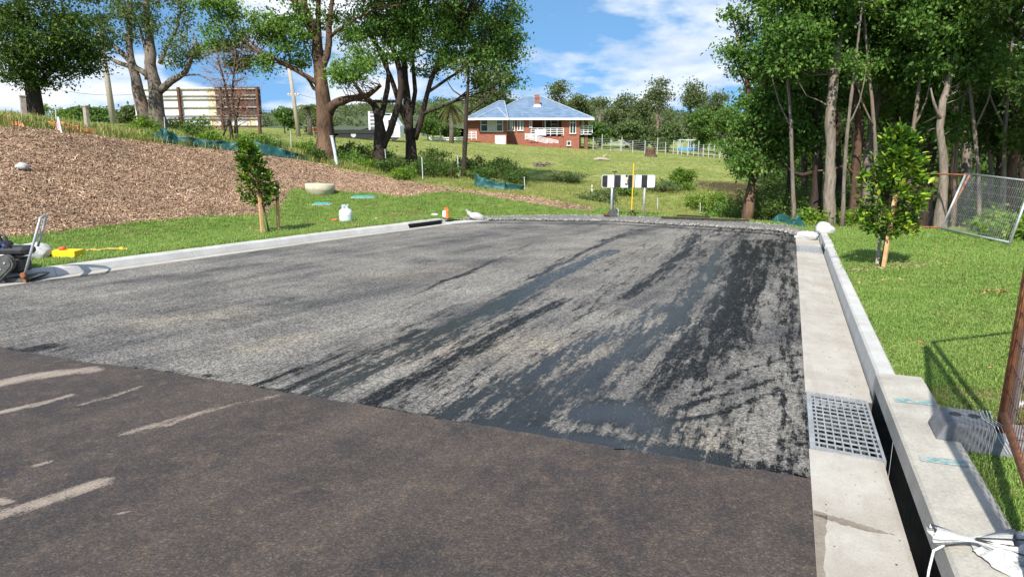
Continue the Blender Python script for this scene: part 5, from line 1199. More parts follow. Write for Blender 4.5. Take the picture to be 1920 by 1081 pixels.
b = MB(); b.add([(.335, -.215, .54), (.365, -.215, .61), (.175, .215, .61), (.145, .215, .54), (.34, -.21, .545), (.37, -.21, .615), (.18, .22, .615), (.15, .22, .545)], [(0, 1, 2, 3), (7, 6, 5, 4), (0, 4, 5, 1), (2, 6, 7, 3), (1, 5, 6, 2), (0, 3, 7, 4)]); b.build('handle_panel', M['galv_dull'], pc)
b = MB(); disc(b, (.14, .10), .034, -.25, -.20, 12); b.box((.14, -.215, .04), (.035, .02, .12)); b.build('handle_mount', M['rust'], pc)

def safe(px, py, y0=5, y1=40): return hit(px, py, y0, y1) or at(px, py, y1)
p = safe(62, 487, 8, 20); t = thing('sack', p, 'bulging white sack lying on the turf behind the plate compactor', 'sack')
lump('body', M['sack'], t, (.05, 0, .12), (.23, .17, .14), 3, .16, 1.9, 36, .7); lump('end_flap', M['sack'], t, (-.22, -.02, .11), (.17, .15, .13), 5, .14, 2.0, 24, .7)
p = safe(122, 484, 8, 20); t = thing('tank', p, 'yellow plastic tank with a red cap lying on the left verge', 'tank', None, -.1)
b = MB(); b.add([(-.13, -.10, 0), (.24, -.10, 0), (.24, .12, 0), (-.13, .12, 0), (-.16, -.10, .13), (.24, -.10, .13), (.24, .12, .13), (-.16, .12, .13)], [(0, 3, 2, 1), (4, 5, 6, 7), (0, 1, 5, 4), (1, 2, 6, 5), (2, 3, 7, 6), (3, 0, 4, 7)])
b.box((-.21, .02, .075), (.12, .16, .10), None, .02); ob = b.build('body', M['yellow'], t); md = ob.modifiers.new('round', 'BEVEL'); md.width = .02; md.segments = 2
b = MB(); b.lathe([(.05, 0), (.052, .03), (.045, .045), (.02, .048)], (-.02, 0, .13), 14); b.build('cap', M['red_cap'], t, True)
p = safe(200, 473, 8, 20); t = thing('ratchet_strap', p, 'dusty yellow ratchet strap left loose on the verge', 'strap')
pts = [(-.27, -.06, .05), (-.22, .05, .05), (-.17, -.04, .045), (-.08, -.02, .05), (.0, .05, .055), (.10, .05, .06), (.20, .07, .05), (.30, .08, .045)]
b = MB()
for a, c in zip(pts[:-1], pts[1:]):
    a, c = Vector(a), Vector(c); d = (c - a); b.box((a + c) / 2, (d.length + .02, .045, .014), rotz(math.atan2(d.y, d.x)))
b.build('webbing', M['strap'], t); b = MB(); b.box((.21, .07, .05), (.07, .05, .05), None, .01); b.build('ratchet', M['yellow'], t); b = MB(); b.box((-.25, -.02, .045), (.10, .05, .02), rotz(.8), .005); b.build('hook', M['strap'], t)

# ---- gas cylinder, small things on the far verge
p = safe(649, 417, 12, 24); t = thing('gas_cylinder', p, 'pale blue-grey gas cylinder standing on the turf by the left kerb', 'gas cylinder')
b = MB(); b.lathe([(.12, .0), (.125, .025), (.150, .04), (.155, .08), (.155, .23), (.145, .28), (.11, .315), (.05, .33)], seg=24); b.build('body', M['cylinder'], t, True)
b = MB(); b.lathe([(.150, .165), (.158, .167), (.158, .175), (.150, .177)], seg=24); b.build('weld_seam', M['galv_dull'], t, True)
b = MB()
for k in range(20):
    if k in (4, 5, 14, 15): continue
    a0, a1 = 6.283 * k / 20, 6.283 * (k + 1) / 20
    b.add([(.085 * math.cos(a), .085 * math.sin(a), z) for z in (.31, .42) for a in (a0, a1)] + [(.078 * math.cos(a), .078 * math.sin(a), z) for z in (.31, .42) for a in (a0, a1)], [(0, 1, 3, 2), (4, 6, 7, 5), (2, 3, 7, 6)])
b.build('collar', M['cylinder'], t); b = MB(); b.lathe([(.02, .33), (.02, .38), (.035, .385), (.035, .40), (.01, .402)], seg=12); b.build('valve', M['galv_dull'], t)
b = MB(); b.tube([(-.03, 0, .37), (-.09, -.02, .37), (-.13, -.03, .355)], [.015, .014, .022], 8); b.build('regulator', M['dark_grey'], t)
p = safe(628, 415, 12, 24); t = thing('gas_torch', p, 'small red gas torch lying next to the gas cylinder', 'torch')
b = MB(); b.tube([(-.08, 0, .03), (.02, .01, .035), (.07, .02, .045)], [.035, .03, .02], 8); b.build('burner', M['red_cap'], t, True); b = MB(); b.tube([(.07, .02, .045), (.12, .03, .07)], .012, 6); b.build('nozzle', M['dark_grey'], t)
p = safe(835, 410, 12, 24); t = thing('water_jug', p, 'small orange jug with a white front beside the left inlet', 'jug')
b = MB(); b.box((.025, 0, .12), (.13, .13, .24), None, .025); b.build('body', M['orange'], t); b = MB(); b.box((-.02, -.069, .13), (.08, .012, .15), None, .004); b.build('front_panel', M['white_plain'], t); b = MB(); b.tube([(-.01, 0, .24), (.0, 0, .275), (.06, 0, .275), (.07, 0, .24)], .011, 6); b.build('handle', M['orange'], t)
p = onroad(888, 412, .02); t = thing('sandbag', p, 'white sandbag with upright tied neck at the end of the left kerb', 'sandbag')
lump('body', M['sack'], t, (.08, 0, .085), (.20, .13, .10), 11, .14, 1.8, 24, .7, rot=roty(.25)); b = MB(); b.tube([(-.05, 0, .11), (-.13, 0, .19), (-.17, 0, .235), (-.185, 0, .26)], [.075, .05, .022, .04], 9); b.build('neck', M['sack'], t, True)
p = safe(815, 405, 12, 24); lump_o = lump('stone', M['white_paint'], None, p + Vector((0, 0, .03)), (.09, .06, .045), 13, .25, 2, 14, .6); tag(lump_o, 'small white stone on the turf near the orange jug', 'stone')
p = safe(706, 411, 12, 24); lump_o = lump('stone', M['timber_grey'], None, p + Vector((0, 0, .02)), (.05, .05, .03), 14, .25, 2, 14, .6); tag(lump_o, 'small brown stone right of the gas cylinder', 'stone')
# manhole riser and lids
p = safe(600, 364, 16, 30); t = thing('manhole_riser', p, 'cream concrete manhole riser standing proud of the grass', 'manhole')
b = MB(); b.lathe([(.40, -.1), (.42, .10), (.445, .13), (.455, .18), (.455, .30), (.44, .32), (.36, .325)], seg=32); b.build('ring', M['ring'], t, True)
b = MB(); b.lathe([(.358, .30), (.358, .33), (.30, .335), (.02, .336)], seg=28); b.build('lid', M['ring'], t); t.rotation_euler = (R(-3), R(2), 0)
for (px, py, w, d, lab) in ((682, 371, .62, .42, 'larger teal service pit lid set in the turf'), (604, 384, .42, .34, 'smaller teal service pit lid near the young tree')):
    p = safe(px, py, 14, 30); t = thing('pit_lid', p, lab, 'pit lid', None, .1)
    b = MB(); b.box((0, 0, .01), (w + .10, d + .10, .05), None, .01); b.build('surround', M['concrete_old'], t); b = MB(); b.box((0, 0, .045), (w, d, .025), None, .006); b.build('lid', M['teal'], t)

# ---- striped sight board at the end of the road
pL, pR = onroad(1147, 405, .02), onroad(1207, 405, .02); cY = (pL.y + pR.y) / 2; t = thing('sight_board', (pL.x, cY, pL.z), 'long board of black and white stripes on two steel posts', 'sign')
zb0, zb1 = at(1180, 351.5, cY).z - pL.z, at(1180, 328, cY).z - pL.z; x0, x1 = at(1128.5, 340, cY - .04).x - pL.x, at(1228.5, 340, cY - .04).x - pL.x; W_ = x1 - x0
for px in (1147, 1208):
    X = at(px, 380, cY).x - pL.x; b = MB(); b.tube([(X, .03, -.3), (X, .03, zb1 - .03)], .030, 12); b.build('post', M['galv'], t, True)
r = .05; pol = []
for cx, cz, a0 in ((x1 - r, zb1 - r, 0), (x0 + r, zb1 - r, 90), (x0 + r, zb0 + r, 180), (x1 - r, zb0 + r, 270)):
    for i in range(5): a = R(a0 + 22.5 * i); pol.append((cx + r * math.cos(a), cz + r * math.sin(a)))
b = MB(); b.prism(pol, -.012, -.002); b.build('panel', M['white_plain'], t)
fr = [0, .110, .247, .357, .493, .60, .745, .857, 1.0]
for i in (0, 2, 4, 6):
    a, c = x0 + W_ * fr[i] + (.012 if i == 0 else 0), x0 + W_ * fr[i + 1]; b = MB()
    if i == 0: b.prism([(a + .03, zb0 + .01), (c, zb0 + .01), (c, zb1 - .01), (a + .03, zb1 - .01), (a, zb1 - .04), (a, zb0 + .04)], -.0155, -.0125)
    else: b.prism([(a, zb0 + .003), (c, zb0 + .003), (c, zb1 - .003), (a, zb1 - .003)], -.0155, -.0125)
    b.build('black_stripe', M['black'], t)
M['tan'] = surf('tan_plastic', (.62, .42, .24), (.72, .55, .38), 9, .5, 0)
q = at(1173.5, 344, cY - .06); t = thing('bottle', q, 'small tan and white bottle with a black trigger hooked over the striped board', 'bottle')
b = MB(); b.box((0, 0, .10), (.085, .05, .13), None, .015); b.build('body', M['tan'], t); b = MB(); b.box((0, 0, .025), (.07, .045, .03), None, .008); b.build('foot', M['white_plain'], t); b = MB(); b.box((.005, .01, .195), (.04, .04, .055), None, .008); b.box((.03, .035, .215), (.03, .06, .02), None, .004); b.build('trigger', M['black'], t)
p = onroad(1184, 405, .04); t = thing('survey_staff', p, 'yellow survey staff on a black tripod foot before the striped board', 'survey staff')
tp = at(1188.5, 306, p.y) - p; b = MB(); b.tube([(0, 0, .12), tuple(tp)], .016, 4); b.build('staff', M['yellow'], t)
b = MB()
for a in (.4, 2.5, 4.6): b.tube([(0, 0, .17), (.14 * math.cos(a), .10 * math.sin(a), 0)], .012, 6); b.tube([(-.05, 0, .02), (.05, .0, .16)], .01, 6)
b.build('tripod', M['black'], t)
p = onroad(1148, 407, .04); t = thing('hand_trencher', p, 'small walk-behind machine with a steel drum and tall T-handle', 'machine')
b = MB(); disc(b, (.0, .10), .105, -.10, .06, 18); b.build('drum', M['dark_grey'], t); b = MB(); b.lathe([(.05, -.08), (.055, -.07), (.055, .06), (.05, .07)], (-.14, 0, .06), 12, rot=roty(math.pi / 2)); b.build('roller', M['rust_dark'], t, True)
b = MB(); b.box((.06, .05, .19), (.12, .14, .12), None, .02); b.build('engine', M['dark_grey'], t); b = MB(); b.tube([(.10, 0, .24), (.16, 0, .20), (.15, 0, .05)], .012, 6); b.build('side_arm', M['galv_dull'], t)
tp = at(1153, 322, p.y) - p; b = MB(); b.tube([(.02, 0, .2), tuple(Vector((.02, 0, .2)).lerp(tp, .5)), tuple(tp)], .014, 8); b.build('shaft', M['dark_grey'], t); b = MB(); b.tube([tp + Vector((-.06, 0, 0)), tp + Vector((.06, 0, 0))], .016, 8); b.build('grip', M['black_rubber_and_void'], t)
for (a, c, w, lab) in (((1240, 410), (1404, 416.5), .12, 'long dark timber plank lying on the gravel shoulder'), ((1270, 406.5), (1330, 409.5), .10, 'shorter dark board lying on the turf behind the long plank')):
    A, B = onroad(*a, .05), onroad(*c, .05); d = B - A; b = MB(); b.box((0, 0, .03), (d.length, w, .035), None, .004); o = b.build('plank', M['bark_dark'], None, loc=(A + B) / 2 + Vector((0, 0, .01))); o.rotation_euler = (0, math.atan2(-d.z, d.length), math.atan2(d.y, d.x)); tag(o, lab, 'plank')

# ---- white sandbags at the far end of the right gutter
for (s, n_, z, sz, sd, ry_, lab) in ((15.25, .44, -.012, (.21, .15, .10), 21, 0, 'flat white sandbag lying across the gutter past the far drain grate'), (15.55, .76, .03, (.19, .15, .17), 22, .35, 'rounded white sandbag slumped over the end of the right kerb')):
    t = thing('sandbag', sn(s, n_, z), lab, 'sandbag', None, -ANG); lump('body', M['sack'], t, (0, 0, sz[2] * .62), sz, sd, .17, 1.6, 30, .62, rot=roty(ry_))
    b = MB(); b.tube([(-sz[0] * .7, -.05, .05), (-sz[0] * .98, -.06, .035), (-sz[0] * 1.15, -.065, .04)], [.05, .02, .035], 8); b.build('neck', M['sack'], t, True)
# ---- fence posts and pickets
def post(name, lab, px0, py0, px1, py1, r, mat, seg=8, cap=None, y0=8, cat='post'):
    g = safe(px1, py1, y0, 60); tp = at(px0, py0, g.y); t = thing(name, g, lab, cat); d = tp - g
    b = MB(); b.tube([(0, 0, -.2), tuple(d * .5), tuple(d)], r, seg); b.build('shaft', mat, t)
    b = MB(); b.tube([tuple(d), tuple(d + Vector((0, 0, .03)))], r * 1.25, seg); b.build('cap', cap or mat, t); return t
M['pvc'] = surf('pale_blue_pipe', (.50, .58, .62), (.60, .68, .72), 6, .5, .02, .002)
M['picket_grey']=surf('picket_steel', (.42, .45, .46), (.58, .60, .61), 12, .6, .05, .002)
for a in [('fence_post', 'tall square grey timber post above the orange safety mesh', 42, 181, 46, 228, .085, 'timber_grey', 4), ('fence_post', 'weathered split timber post between the safety mesh and the leaning pole', 160, 200, 165, 246, .085, 'timber_grey', 6), ('picket', 'thin timber peg left of the orange safety mesh', 15, 218, 16, 233, .025, 'timber', 4),
          ('picket', 'white steel picket with a dark top behind the pink flag', 104, 199, 106, 236, .017, 'picket_grey', 6), ('picket', 'white steel picket behind the start of the green cloth', 308, 221, 310, 254, .017, 'picket_grey', 6), ('picket', 'white steel picket behind the middle of the green cloth', 545, 248, 546, 287, .017, 'picket_grey', 6), ('pipe_post', 'thick pale pipe leaning against the reddish-brown tree', 622, 256, 633, 312, .055, 'pvc', 10),
          ('picket', 'short brass-topped picket left of the reddish-brown tree', 607, 258, 610, 288, .022, 'timber', 6), ('picket', 'white steel picket at the foot of the forked tree', 722, 281, 725, 320, .017, 'picket_grey', 6), ('picket', 'white steel picket in the shade right of the spreading tree', 791, 296, 793, 338, .017, 'picket_grey', 6), ('picket', 'rusty thin picket left of the slender tree', 846, 310, 846, 340, .018, 'rust_dark', 6), ('picket', 'white steel picket touching the slender tree', 858, 293, 860, 334, .017, 'picket_grey', 6),
          ('picket', 'white steel picket at the end of the sagging dark cloth', 983, 333, 984, 357, .017, 'picket_grey', 6), ('picket', 'short white picket left of the striped board', 1110, 348, 1110, 369, .020, 'white_plain', 6), ('picket', 'white steel picket right of the striped board', 1233, 372, 1233, 394, .017, 'picket_grey', 6), ('picket', 'white steel picket below the small round tree', 1313, 382, 1313, 404, .017, 'picket_grey', 6), ('picket', 'white steel picket right of the brown forked trunk', 1431, 384, 1427, 416, .022, 'picket_grey', 6), ('picket', 'white steel picket between the two pale gums', 1594, 405, 1592, 428, .017, 'picket_grey', 6)]:
    post(*a[:7], M[a[7]], a[8], M['black'] if 'dark top' in a[1] else (M['yellow'] if 'brass' in a[1] else None))
# flag and safety mesh
p = safe(114, 248, 8, 40); t = thing('marker_stake', p, 'white marker stake with pink tape by the orange safety mesh', 'stake')
b = MB(); b.box((0, 0, .17), (.045, .03, .44), roty(-.08)); b.build('stake', M['white_plain'], t); b = MB(); b.add([(-.03, -.02, .32), (-.13, -.02, .06), (-.02, -.02, .05), (-.03, .0, .32), (-.13, .0, .06), (-.02, .0, .05)], [(0, 1, 2), (5, 4, 3), (0, 3, 4, 1), (1, 4, 5, 2)]); b.build('tape', M['pink'], t)
def ribbon(name, lab, cat, base_px, heights, mat, seed, y0=8, y1=45, n=60, fold=.05, lean=.1):
    """sheet of cloth hung along a line on the ground, with folds"""
    P = [safe(px, py, y0, y1) for px, py in base_px]; rg = np.random.default_rng(seed); c0 = P[0]; V = []; rows = 6
    for i in range(n + 1):
        f = i / n * (len(P) - 1); k = min(int(f), len(P) - 2); q = P[k].lerp(P[k + 1], f - k); h = heights[k] * (1 - f + k) + heights[k + 1] * (f - k)
        d = (P[k + 1] - P[k]).normalized(); nrm = Vector((-d.y, d.x, 0)); zz = Z(q.x, q.y)
        for r_ in range(rows + 1):
            g = r_ / rows; w = fold * 2.6 * mathutils.noise.fractal(Vector((i * .16, g * .9, seed * 3.0)), 1.0, 2.0, 4) * (.4 + .8 * g)
            V.append(Vector((q.x, q.y, zz)) + nrm * (w + lean * g) + Vector((0, 0, h * g * (1 + .30 * mathutils.noise.noise(Vector((i * .22, seed, 0)))) + .01)) - c0)
    F_ = [(i * (rows + 1) + r_, i * (rows + 1) + r_ + 1, (i + 1) * (rows + 1) + r_ + 1, (i + 1) * (rows + 1) + r_) for i in range(n) for r_ in range(rows)]
    b = MB(); b.add(V, F_); o = b.build(name, mat, None, True, loc=c0); md = o.modifiers.new('thickness', 'SOLIDIFY'); md.thickness = .004; return tag(o, lab, cat)
ribbon('safety_mesh', 'long strip of orange safety mesh fallen along the top of the bank', 'safety mesh', [(98, 240), (120, 243), (150, 248), (182, 252)], [.14, .20, .17, .12], M['safety_mesh'], 1, fold=.03)
ribbon('safety_mesh', 'short scrap of orange safety mesh by the thin peg', 'safety mesh', [(14, 234), (30, 236), (46, 239)], [.08, .11, .08], M['safety_mesh'], 2, fold=.03)
ribbon('silt_fence', 'dark green shade cloth sagging along the top of the mulched bank', 'shade cloth', [(288, 263), (305, 268), (345, 273), (400, 279), (450, 285), (490, 291), (535, 297), (584, 302)], [.14, .42, .30, .24, .32, .40, .28, .12], M['shade_cloth'], 3, n=90, fold=.06)
ribbon('silt_fence', 'dark cloth sagging in the shaded gully', 'shade cloth', [(888, 350), (910, 354), (950, 358), (985, 360)], [.45, .30, .25, .2], M['shade_cloth'], 4, n=40)
ribbon('silt_fence', 'peaked scrap of green cloth left of the brown forked trunk', 'shade cloth', [(1364, 410), (1373, 411), (1385, 413), (1396, 414)], [.10, .50, .26, .05], M['shade_cloth'], 5, n=30, fold=.03)
ribbon('silt_fence', 'low crumpled green cloth between the brown trunk and the sandbags', 'shade cloth', [(1446, 419), (1460, 420), (1480, 424), (1488, 425), (1502, 428)], [.08, .24, .12, .28, .05], M['shade_cloth'], 6, n=40, fold=.04)
p = safe(42, 318, 8, 40); lo = lump('paper_bag', M['sack'], None, p + Vector((0, 0, .06)), (.13, .10, .09), 31, .28, 2.4, 22, .6); tag(lo, 'crumpled white paper bag lying on the mulched bank', 'bag')

# ---- silver fence panel leaning at the edge of the wood
def fence_panel(name, lab, A, B, TA, TB, mat, nw, nh, rr=.019, wire=.0028, wmat=None, parts=True):
    t = thing(name, A, lab, 'fence'); wmat = wmat or mat
    L = [(Vector((0, 0, 0)), TA - A), (B - A, TB - A)]
    for k in (0, 1): b = MB(); b.tube([L[k][0], L[k][1]], rr, 10); b.build('upright', mat, t, True)
    lo, hi = .05, 1.0
    def pt(u, v): return L[0][0].lerp(L[0][1], v).lerp(L[1][0].lerp(L[1][1], v), u)
    for v in (lo, hi): b = MB(); b.tube([pt(0, v), pt(1, v)], rr * .9, 10); b.build('rail', mat, t, True)
    for i in range(1, nw):
        b = MB(); b.tube([pt(i / nw, lo), pt(i / nw, hi)], wire, 5, False); b.build('wire', wmat, t)
    for i in range(1, nh):
        b = MB(); b.tube([pt(0, lo + (hi - lo) * i / nh), pt(1, lo + (hi - lo) * i / nh)], wire * 1.1, 5, False); b.build('cross_wire', wmat, t)
    return t
A = ground(8.36, 13.75, .02); B = ground(8.05, 11.35, .02); TA = at(1811, 325, 13.95); TB = at(1936, 340, 11.55)
fence_panel('mesh_fence', 'silver wire mesh fence panel leaning at the edge of the wood', A, B, TA, TB, M['galv'], 36, 7, wire=.0013, wmat=M['galv_dull'])
A2 = ground(8.05, 16.1, .02); B2 = A + Vector((.07, .12, 0)); TA2 = at(1700, 324, 16.3); TB2 = at(1818, 328, 14.1)
fence_panel('mesh_fence', 'rusty fence panel with a long brown top rail behind the silver panel', A2, B2, TA2, TB2, M['rust'], 10, 4, wire=.0015, wmat=M['rust_dark'])

# ---- site fence by the camera on its block
FA = sn(4.10, 1.13, .20); FB = sn(2.28, .885, .175)
up = Vector((.015, .0, 2.0))
fence_panel('mesh_fence', 'rusty site fence panel standing in the grey block beside the kerb', FA, FB, FA + up, FB + up, M['rust'], 30, 14, .022, .0022, M['rust_dark'])
GA = sn(4.20, 1.20, .22); GB = GA + Vector((2.3, .55, .10))
fence_panel('mesh_fence', 'galvanised site fence panel clamped to the rusty one', GA, GB, GA + Vector((.02, .02, 2.0)), GB + up, M['galv'], 30, 9, .021, .002)
t = thing('concrete_block', sn(4.08, .82, .12), 'grey moulded fence foot with a raised holed hump beside the kerb', 'block', None, -ANG)
b = MB(); b.prism([(0, .0), (.74, .0), (.74, .085), (.28, .085), (.255, .135), (.235, .15), (.06, .15), (.03, .13), (0, .06)], -.125, .125); ob = b.build('block', M['block'], t); md = ob.modifiers.new('edge', 'BEVEL'); md.width = .012; md.segments = 2
for x in (.10, .185): b = MB(); b.lathe([(.028, .0), (.028, .0022), (.01, .0024)], (x, .02, .1502), 14); b.build('hole_dark_disc', M['black_rubber_and_void'], t)  # flat black discs paint the dark inside the block's holes
b = MB(); b.box((.40, .0, .10), (.10, .16, .03), None, .008); b.build('rib', M['block'], t)
for k in range(4):
    x = .215 + .016 * k; b = MB(); b.tube([(x + .05, .128, .05), (x + .01, .115, .158), (x, 0, .156), (x + .03, -.10, .157), (x + .055, -.129, .10), (x + .10, -.131, .03)], .0011, 4); b.build('tie_string', M['white_plain'], t)
t = thing('concrete_block', sn(4.12, 1.46, .11), 'flat pale grey fence foot under the rusty post', 'block', None, -ANG + .12)
b = MB(); b.box((.05, -.02, .05), (.60, .26, .11), None, .02); b.build('block', M['galv_dull'] if False else M['concrete_old'], t)

# ---- dry leaves on the right verge
def dry_leaves():
    c = [(5.0, 7.2, .16, 46), (4.6, 5.6, .10, 16), (3.6, 4.7, .12, 20), (4.4, 8.3, .3, 10), (5.6, 9.8, .9, 40), (4.0, 5.2, .9, 36)]; P = []
    for x, y, r_, n in c:
        for _ in range(n): a = RNG.uniform(0, 6.28); q = r_ * math.sqrt(RNG.uniform(0, 1)); P.append((x + q * math.cos(a), y + q * math.sin(a)))
    P = np.array(P); z = zt(P[:, 0], P[:, 1]) + .035; n = len(P); me = leaf_mesh('dry_leaf', .034, .018, .008)
    t = NT('dry_leaf'); oi = t.n.new('ShaderNodeObjectInfo'); t.set('Base Color', t.ramp(oi.outputs['Random'], [(0., (.30, .13, .05)), (1., (.46, .26, .11))])).set('Roughness', .8)
    return scatter('fallen_leaves', np.c_[P, z], np.c_[RNG.normal(0, .4, n), RNG.normal(0, .4, n), RNG.uniform(0, 6.28, n)], RNG.uniform(.7, 1.5, n), np.zeros(n, int), [(me, t.m)])
tag(dry_leaves(), 'brown fallen leaves scattered on the right verge', 'leaves')
# ---- white woven bags on the slab in the foreground
def crumple(name, mat, par, c, rx, ry, h, seed, rz=0.0, n=56):
    """thin woven sheet fallen in a heap: sharp folds over a low mound, hem touching the slab"""
    V = []; ca, sa = math.cos(rz), math.sin(rz); off = Vector((seed * 1.3, seed * 2.1, seed * .7)); nz = mathutils.noise
    for i in range(n + 1):
        for j in range(n + 1):
            u, v = 2 * i / n - 1, 2 * j / n - 1
            k = math.sqrt(1 - .5 * v * v), math.sqrt(1 - .5 * u * u); x, y = u * k[0], v * k[1]; r_ = math.hypot(x, y)
            edge = 1 + .22 * nz.noise(Vector((x * 1.6, y * 1.6, seed))) ; q = Vector((x * 2.1, y * 2.1, 0)) + off
            ridge = 1 - abs(nz.noise(q * .9)) * 2.0; ridge2 = 1 - abs(nz.noise(q * 2.1 + Vector((5, 1, 2)))) * 2.0; ridge3 = 1 - abs(nz.noise(q * 4.6 + Vector((1, 7, 2)))) * 2.0
            env = max(0.0, 1 - r_ ** 2.6); z = h * env * (.35 + .42 * ridge + .26 * ridge2 + .10 * ridge3) + .006 * (1 - env) * (1 + ridge2)
            X, Y_ = x * rx * edge + .02 * nz.noise(q * 2.3), y * ry * edge + .02 * nz.noise(q * 2.3 + Vector((3, 3, 3)))
            V.append(Vector((X * ca - Y_ * sa, X * sa + Y_ * ca, max(z, .003))) + Vector(c))
    F_ = [(i * (n + 1) + j, (i + 1) * (n + 1) + j, (i + 1) * (n + 1) + j + 1, i * (n + 1) + j + 1) for i in range(n) for j in range(n)]
    b = MB(); b.add(V, F_); o = b.build(name, mat, par, True); return o
def frill(name, p0, d, L, r0, r1, seed, par, mat):
    d = Vector(d).normalized(); b = MB(); V = []; n = 36; s = Vector((-d.y, d.x, 0)); u = d.cross(s); prof = [(0, r1), (.10, r1 * 1.05), (.3, r0 * .45), (.55, r0 * .72), (.8, r0 * .92), (1.0, r0)]
    for f, r in prof:
        for k in range(n):
            a = 6.283 * k / n; w = 1 + .28 * f * math.sin(k * 2.45 + seed) + .12 * f * math.sin(k * 5.1)
            V.append(Vector(p0) + d * L * f * (1 + .10 * math.sin(a * 2 + 1)) + s * math.cos(a) * r * w + u * math.sin(a) * .42 * r * w)
    F_ = [(i * n + k, i * n + (k + 1) % n, (i + 1) * n + (k + 1) % n, (i + 1) * n + k) for i in range(len(prof) - 1) for k in range(n)]
    b.add(V, F_); return b.build(name, mat, par, True)
M['woven'] = surf('white_woven_cloth', (.38, .38, .375), (.52, .52, .51), 14, .7, .5, .006, fine=140)
t = thing('woven_bag', sn(2.80, .80, .169), 'white woven bag with a tied neck lying on the flat kerb slab', 'bag', None, -ANG)
crumple('body', M['woven'], t, (.17, -.01, 0), .23, .17, .10, 3)
frill('neck', (-.055, .01, .035), (-1, -.05, -.02), .13, .048, .014, 2, t, M['woven']); frill('gather', (-.055, .01, .035), (1, -.1, .05), .13, .085, .014, 5, t, M['woven'])
for k, (a, c) in enumerate((((-.05, .0, .045), (.20, -.17, .02)), ((-.05, .0, .045), (.26, -.13, .05)), ((-.05, .0, .05), (.30, -.05, .08)))):
    m = (Vector(a) + Vector(c)) / 2 + Vector((0, 0, .03)); b = MB(); b.tube([a, tuple(m), c], .0028, 6); b.build('tie_cord', M['black_rubber_and_void'], t)
b = MB(); b.tube([(-.15, -.02, .01), (-.185, -.04, -.01), (-.195, -.06, -.08), (-.20, -.08, -.15)], [.0045, .0045, .0045, .004], 6); b.build('loose_string', M['white_plain'], t)
t = thing('woven_bag', sn(2.47, .97, .169), 'second dusty white woven bag heaped against the tied one', 'bag', None, -ANG + .4)
crumple('body', M['woven'], t, (.06, 0, 0), .26, .13, .085, 8); crumple('flap', M['sack'], t, (-.14, .05, .0), .12, .08, .05, 9, .6, 36)

# ================================================================== FAR OBJECTS
# ---- brick house
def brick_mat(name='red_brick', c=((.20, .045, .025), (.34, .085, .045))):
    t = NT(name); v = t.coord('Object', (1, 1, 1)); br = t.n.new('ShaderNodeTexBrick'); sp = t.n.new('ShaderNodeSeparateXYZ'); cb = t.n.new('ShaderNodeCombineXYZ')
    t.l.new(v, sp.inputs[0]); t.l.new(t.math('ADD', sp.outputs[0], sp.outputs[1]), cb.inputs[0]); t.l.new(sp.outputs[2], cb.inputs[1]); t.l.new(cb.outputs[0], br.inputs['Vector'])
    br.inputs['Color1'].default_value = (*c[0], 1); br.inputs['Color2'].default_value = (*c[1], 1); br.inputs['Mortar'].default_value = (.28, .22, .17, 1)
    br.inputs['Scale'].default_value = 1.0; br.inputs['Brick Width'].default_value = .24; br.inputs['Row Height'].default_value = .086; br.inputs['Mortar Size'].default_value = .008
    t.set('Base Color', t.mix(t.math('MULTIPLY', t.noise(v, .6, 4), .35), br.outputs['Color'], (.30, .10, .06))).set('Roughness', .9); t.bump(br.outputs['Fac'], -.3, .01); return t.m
M['brick'] = brick_mat()
def tile_mat(along):
    t = NT('blue_roof_tiles_' + along); v = t.coord('Object'); sp = t.n.new('ShaderNodeSeparateXYZ'); t.l.new(v, sp.inputs[0])
    w = t.math('FRACT', t.math('MULTIPLY', sp.outputs[2], 5.2))
    c = t.mix(t.ramp(t.noise(v, 1.2, 6, .7), [(.40, 0.), (.62, 1.)]), (.085, .145, .23), (.14, .21, .31))
    c = t.mix(t.ramp(t.noise(t.coord('Object', (1, 1, 3)), 1.9, 5, .7), [(.64, 0.), (.68, .8)]), c, (.45, .48, .50))
    c = t.mix(t.ramp(w, [(.0, .75), (.14, 0.)]), c, (.34, .38, .42)); t.set('Base Color', c).set('Roughness', .55); t.bump(w, .6, .05); return t.m
M['tile'] = tile_mat('rows'); M['ridge'] = surf('ridge_tiles', (.24, .30, .37), (.38, .43, .47), 3, .7, .1, .01)
M['trim'] = surf('white_trim', (.62, .62, .60), (.74, .74, .72), 3, .6, .03, .002)
M['curtain'] = surf('pale_curtain', (.42, .44, .42), (.56, .57, .54), 4, .8, 0)
def glass():
    t = NT('window_glass'); t.set('Base Color', (.03, .045, .05)).set('Roughness', .08).set('Specular IOR Level', .8); return t.m
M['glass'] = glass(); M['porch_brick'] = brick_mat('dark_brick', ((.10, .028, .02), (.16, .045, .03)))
HY = 80.0; hs = at(960, 270, HY)
def HX(px, Y=HY): return at(px, 230, Y).x
def HZ(py, Y=HY): return at(960, py, Y).z
hx0 = HX(877); base_z = HZ(285); hb = Vector((hx0, HY, base_z))
house = thing('brick_house', hb, 'red brick house with a speckled blue tiled roof and white railings', 'house')
def L3(px, py, Y): p = at(px, py, Y); return p - hb
def part(name, mat, parent, *boxes):
    b = MB()
    for (xa, xb, ya, yb, za, zb) in boxes: b.box(((xa + xb) / 2, (ya + yb) / 2, (za + zb) / 2), (abs(xb - xa), abs(yb - ya), abs(zb - za)))
    return b.build(name, mat, parent)
def hx(px, dy=0.0): return HX(px, HY + dy) - hx0
def hz(py, dy=0.0): return HZ(py, HY + dy) - base_z
ez = hz(223.5)
part('wall', M['brick'], house, (hx(877, -2), hx(950, -2), -2.0, 8, 0, ez + .1))
part('wall', M['brick'], house, (hx(950.3), hx(997), .0, 9, 0, ez + .1))
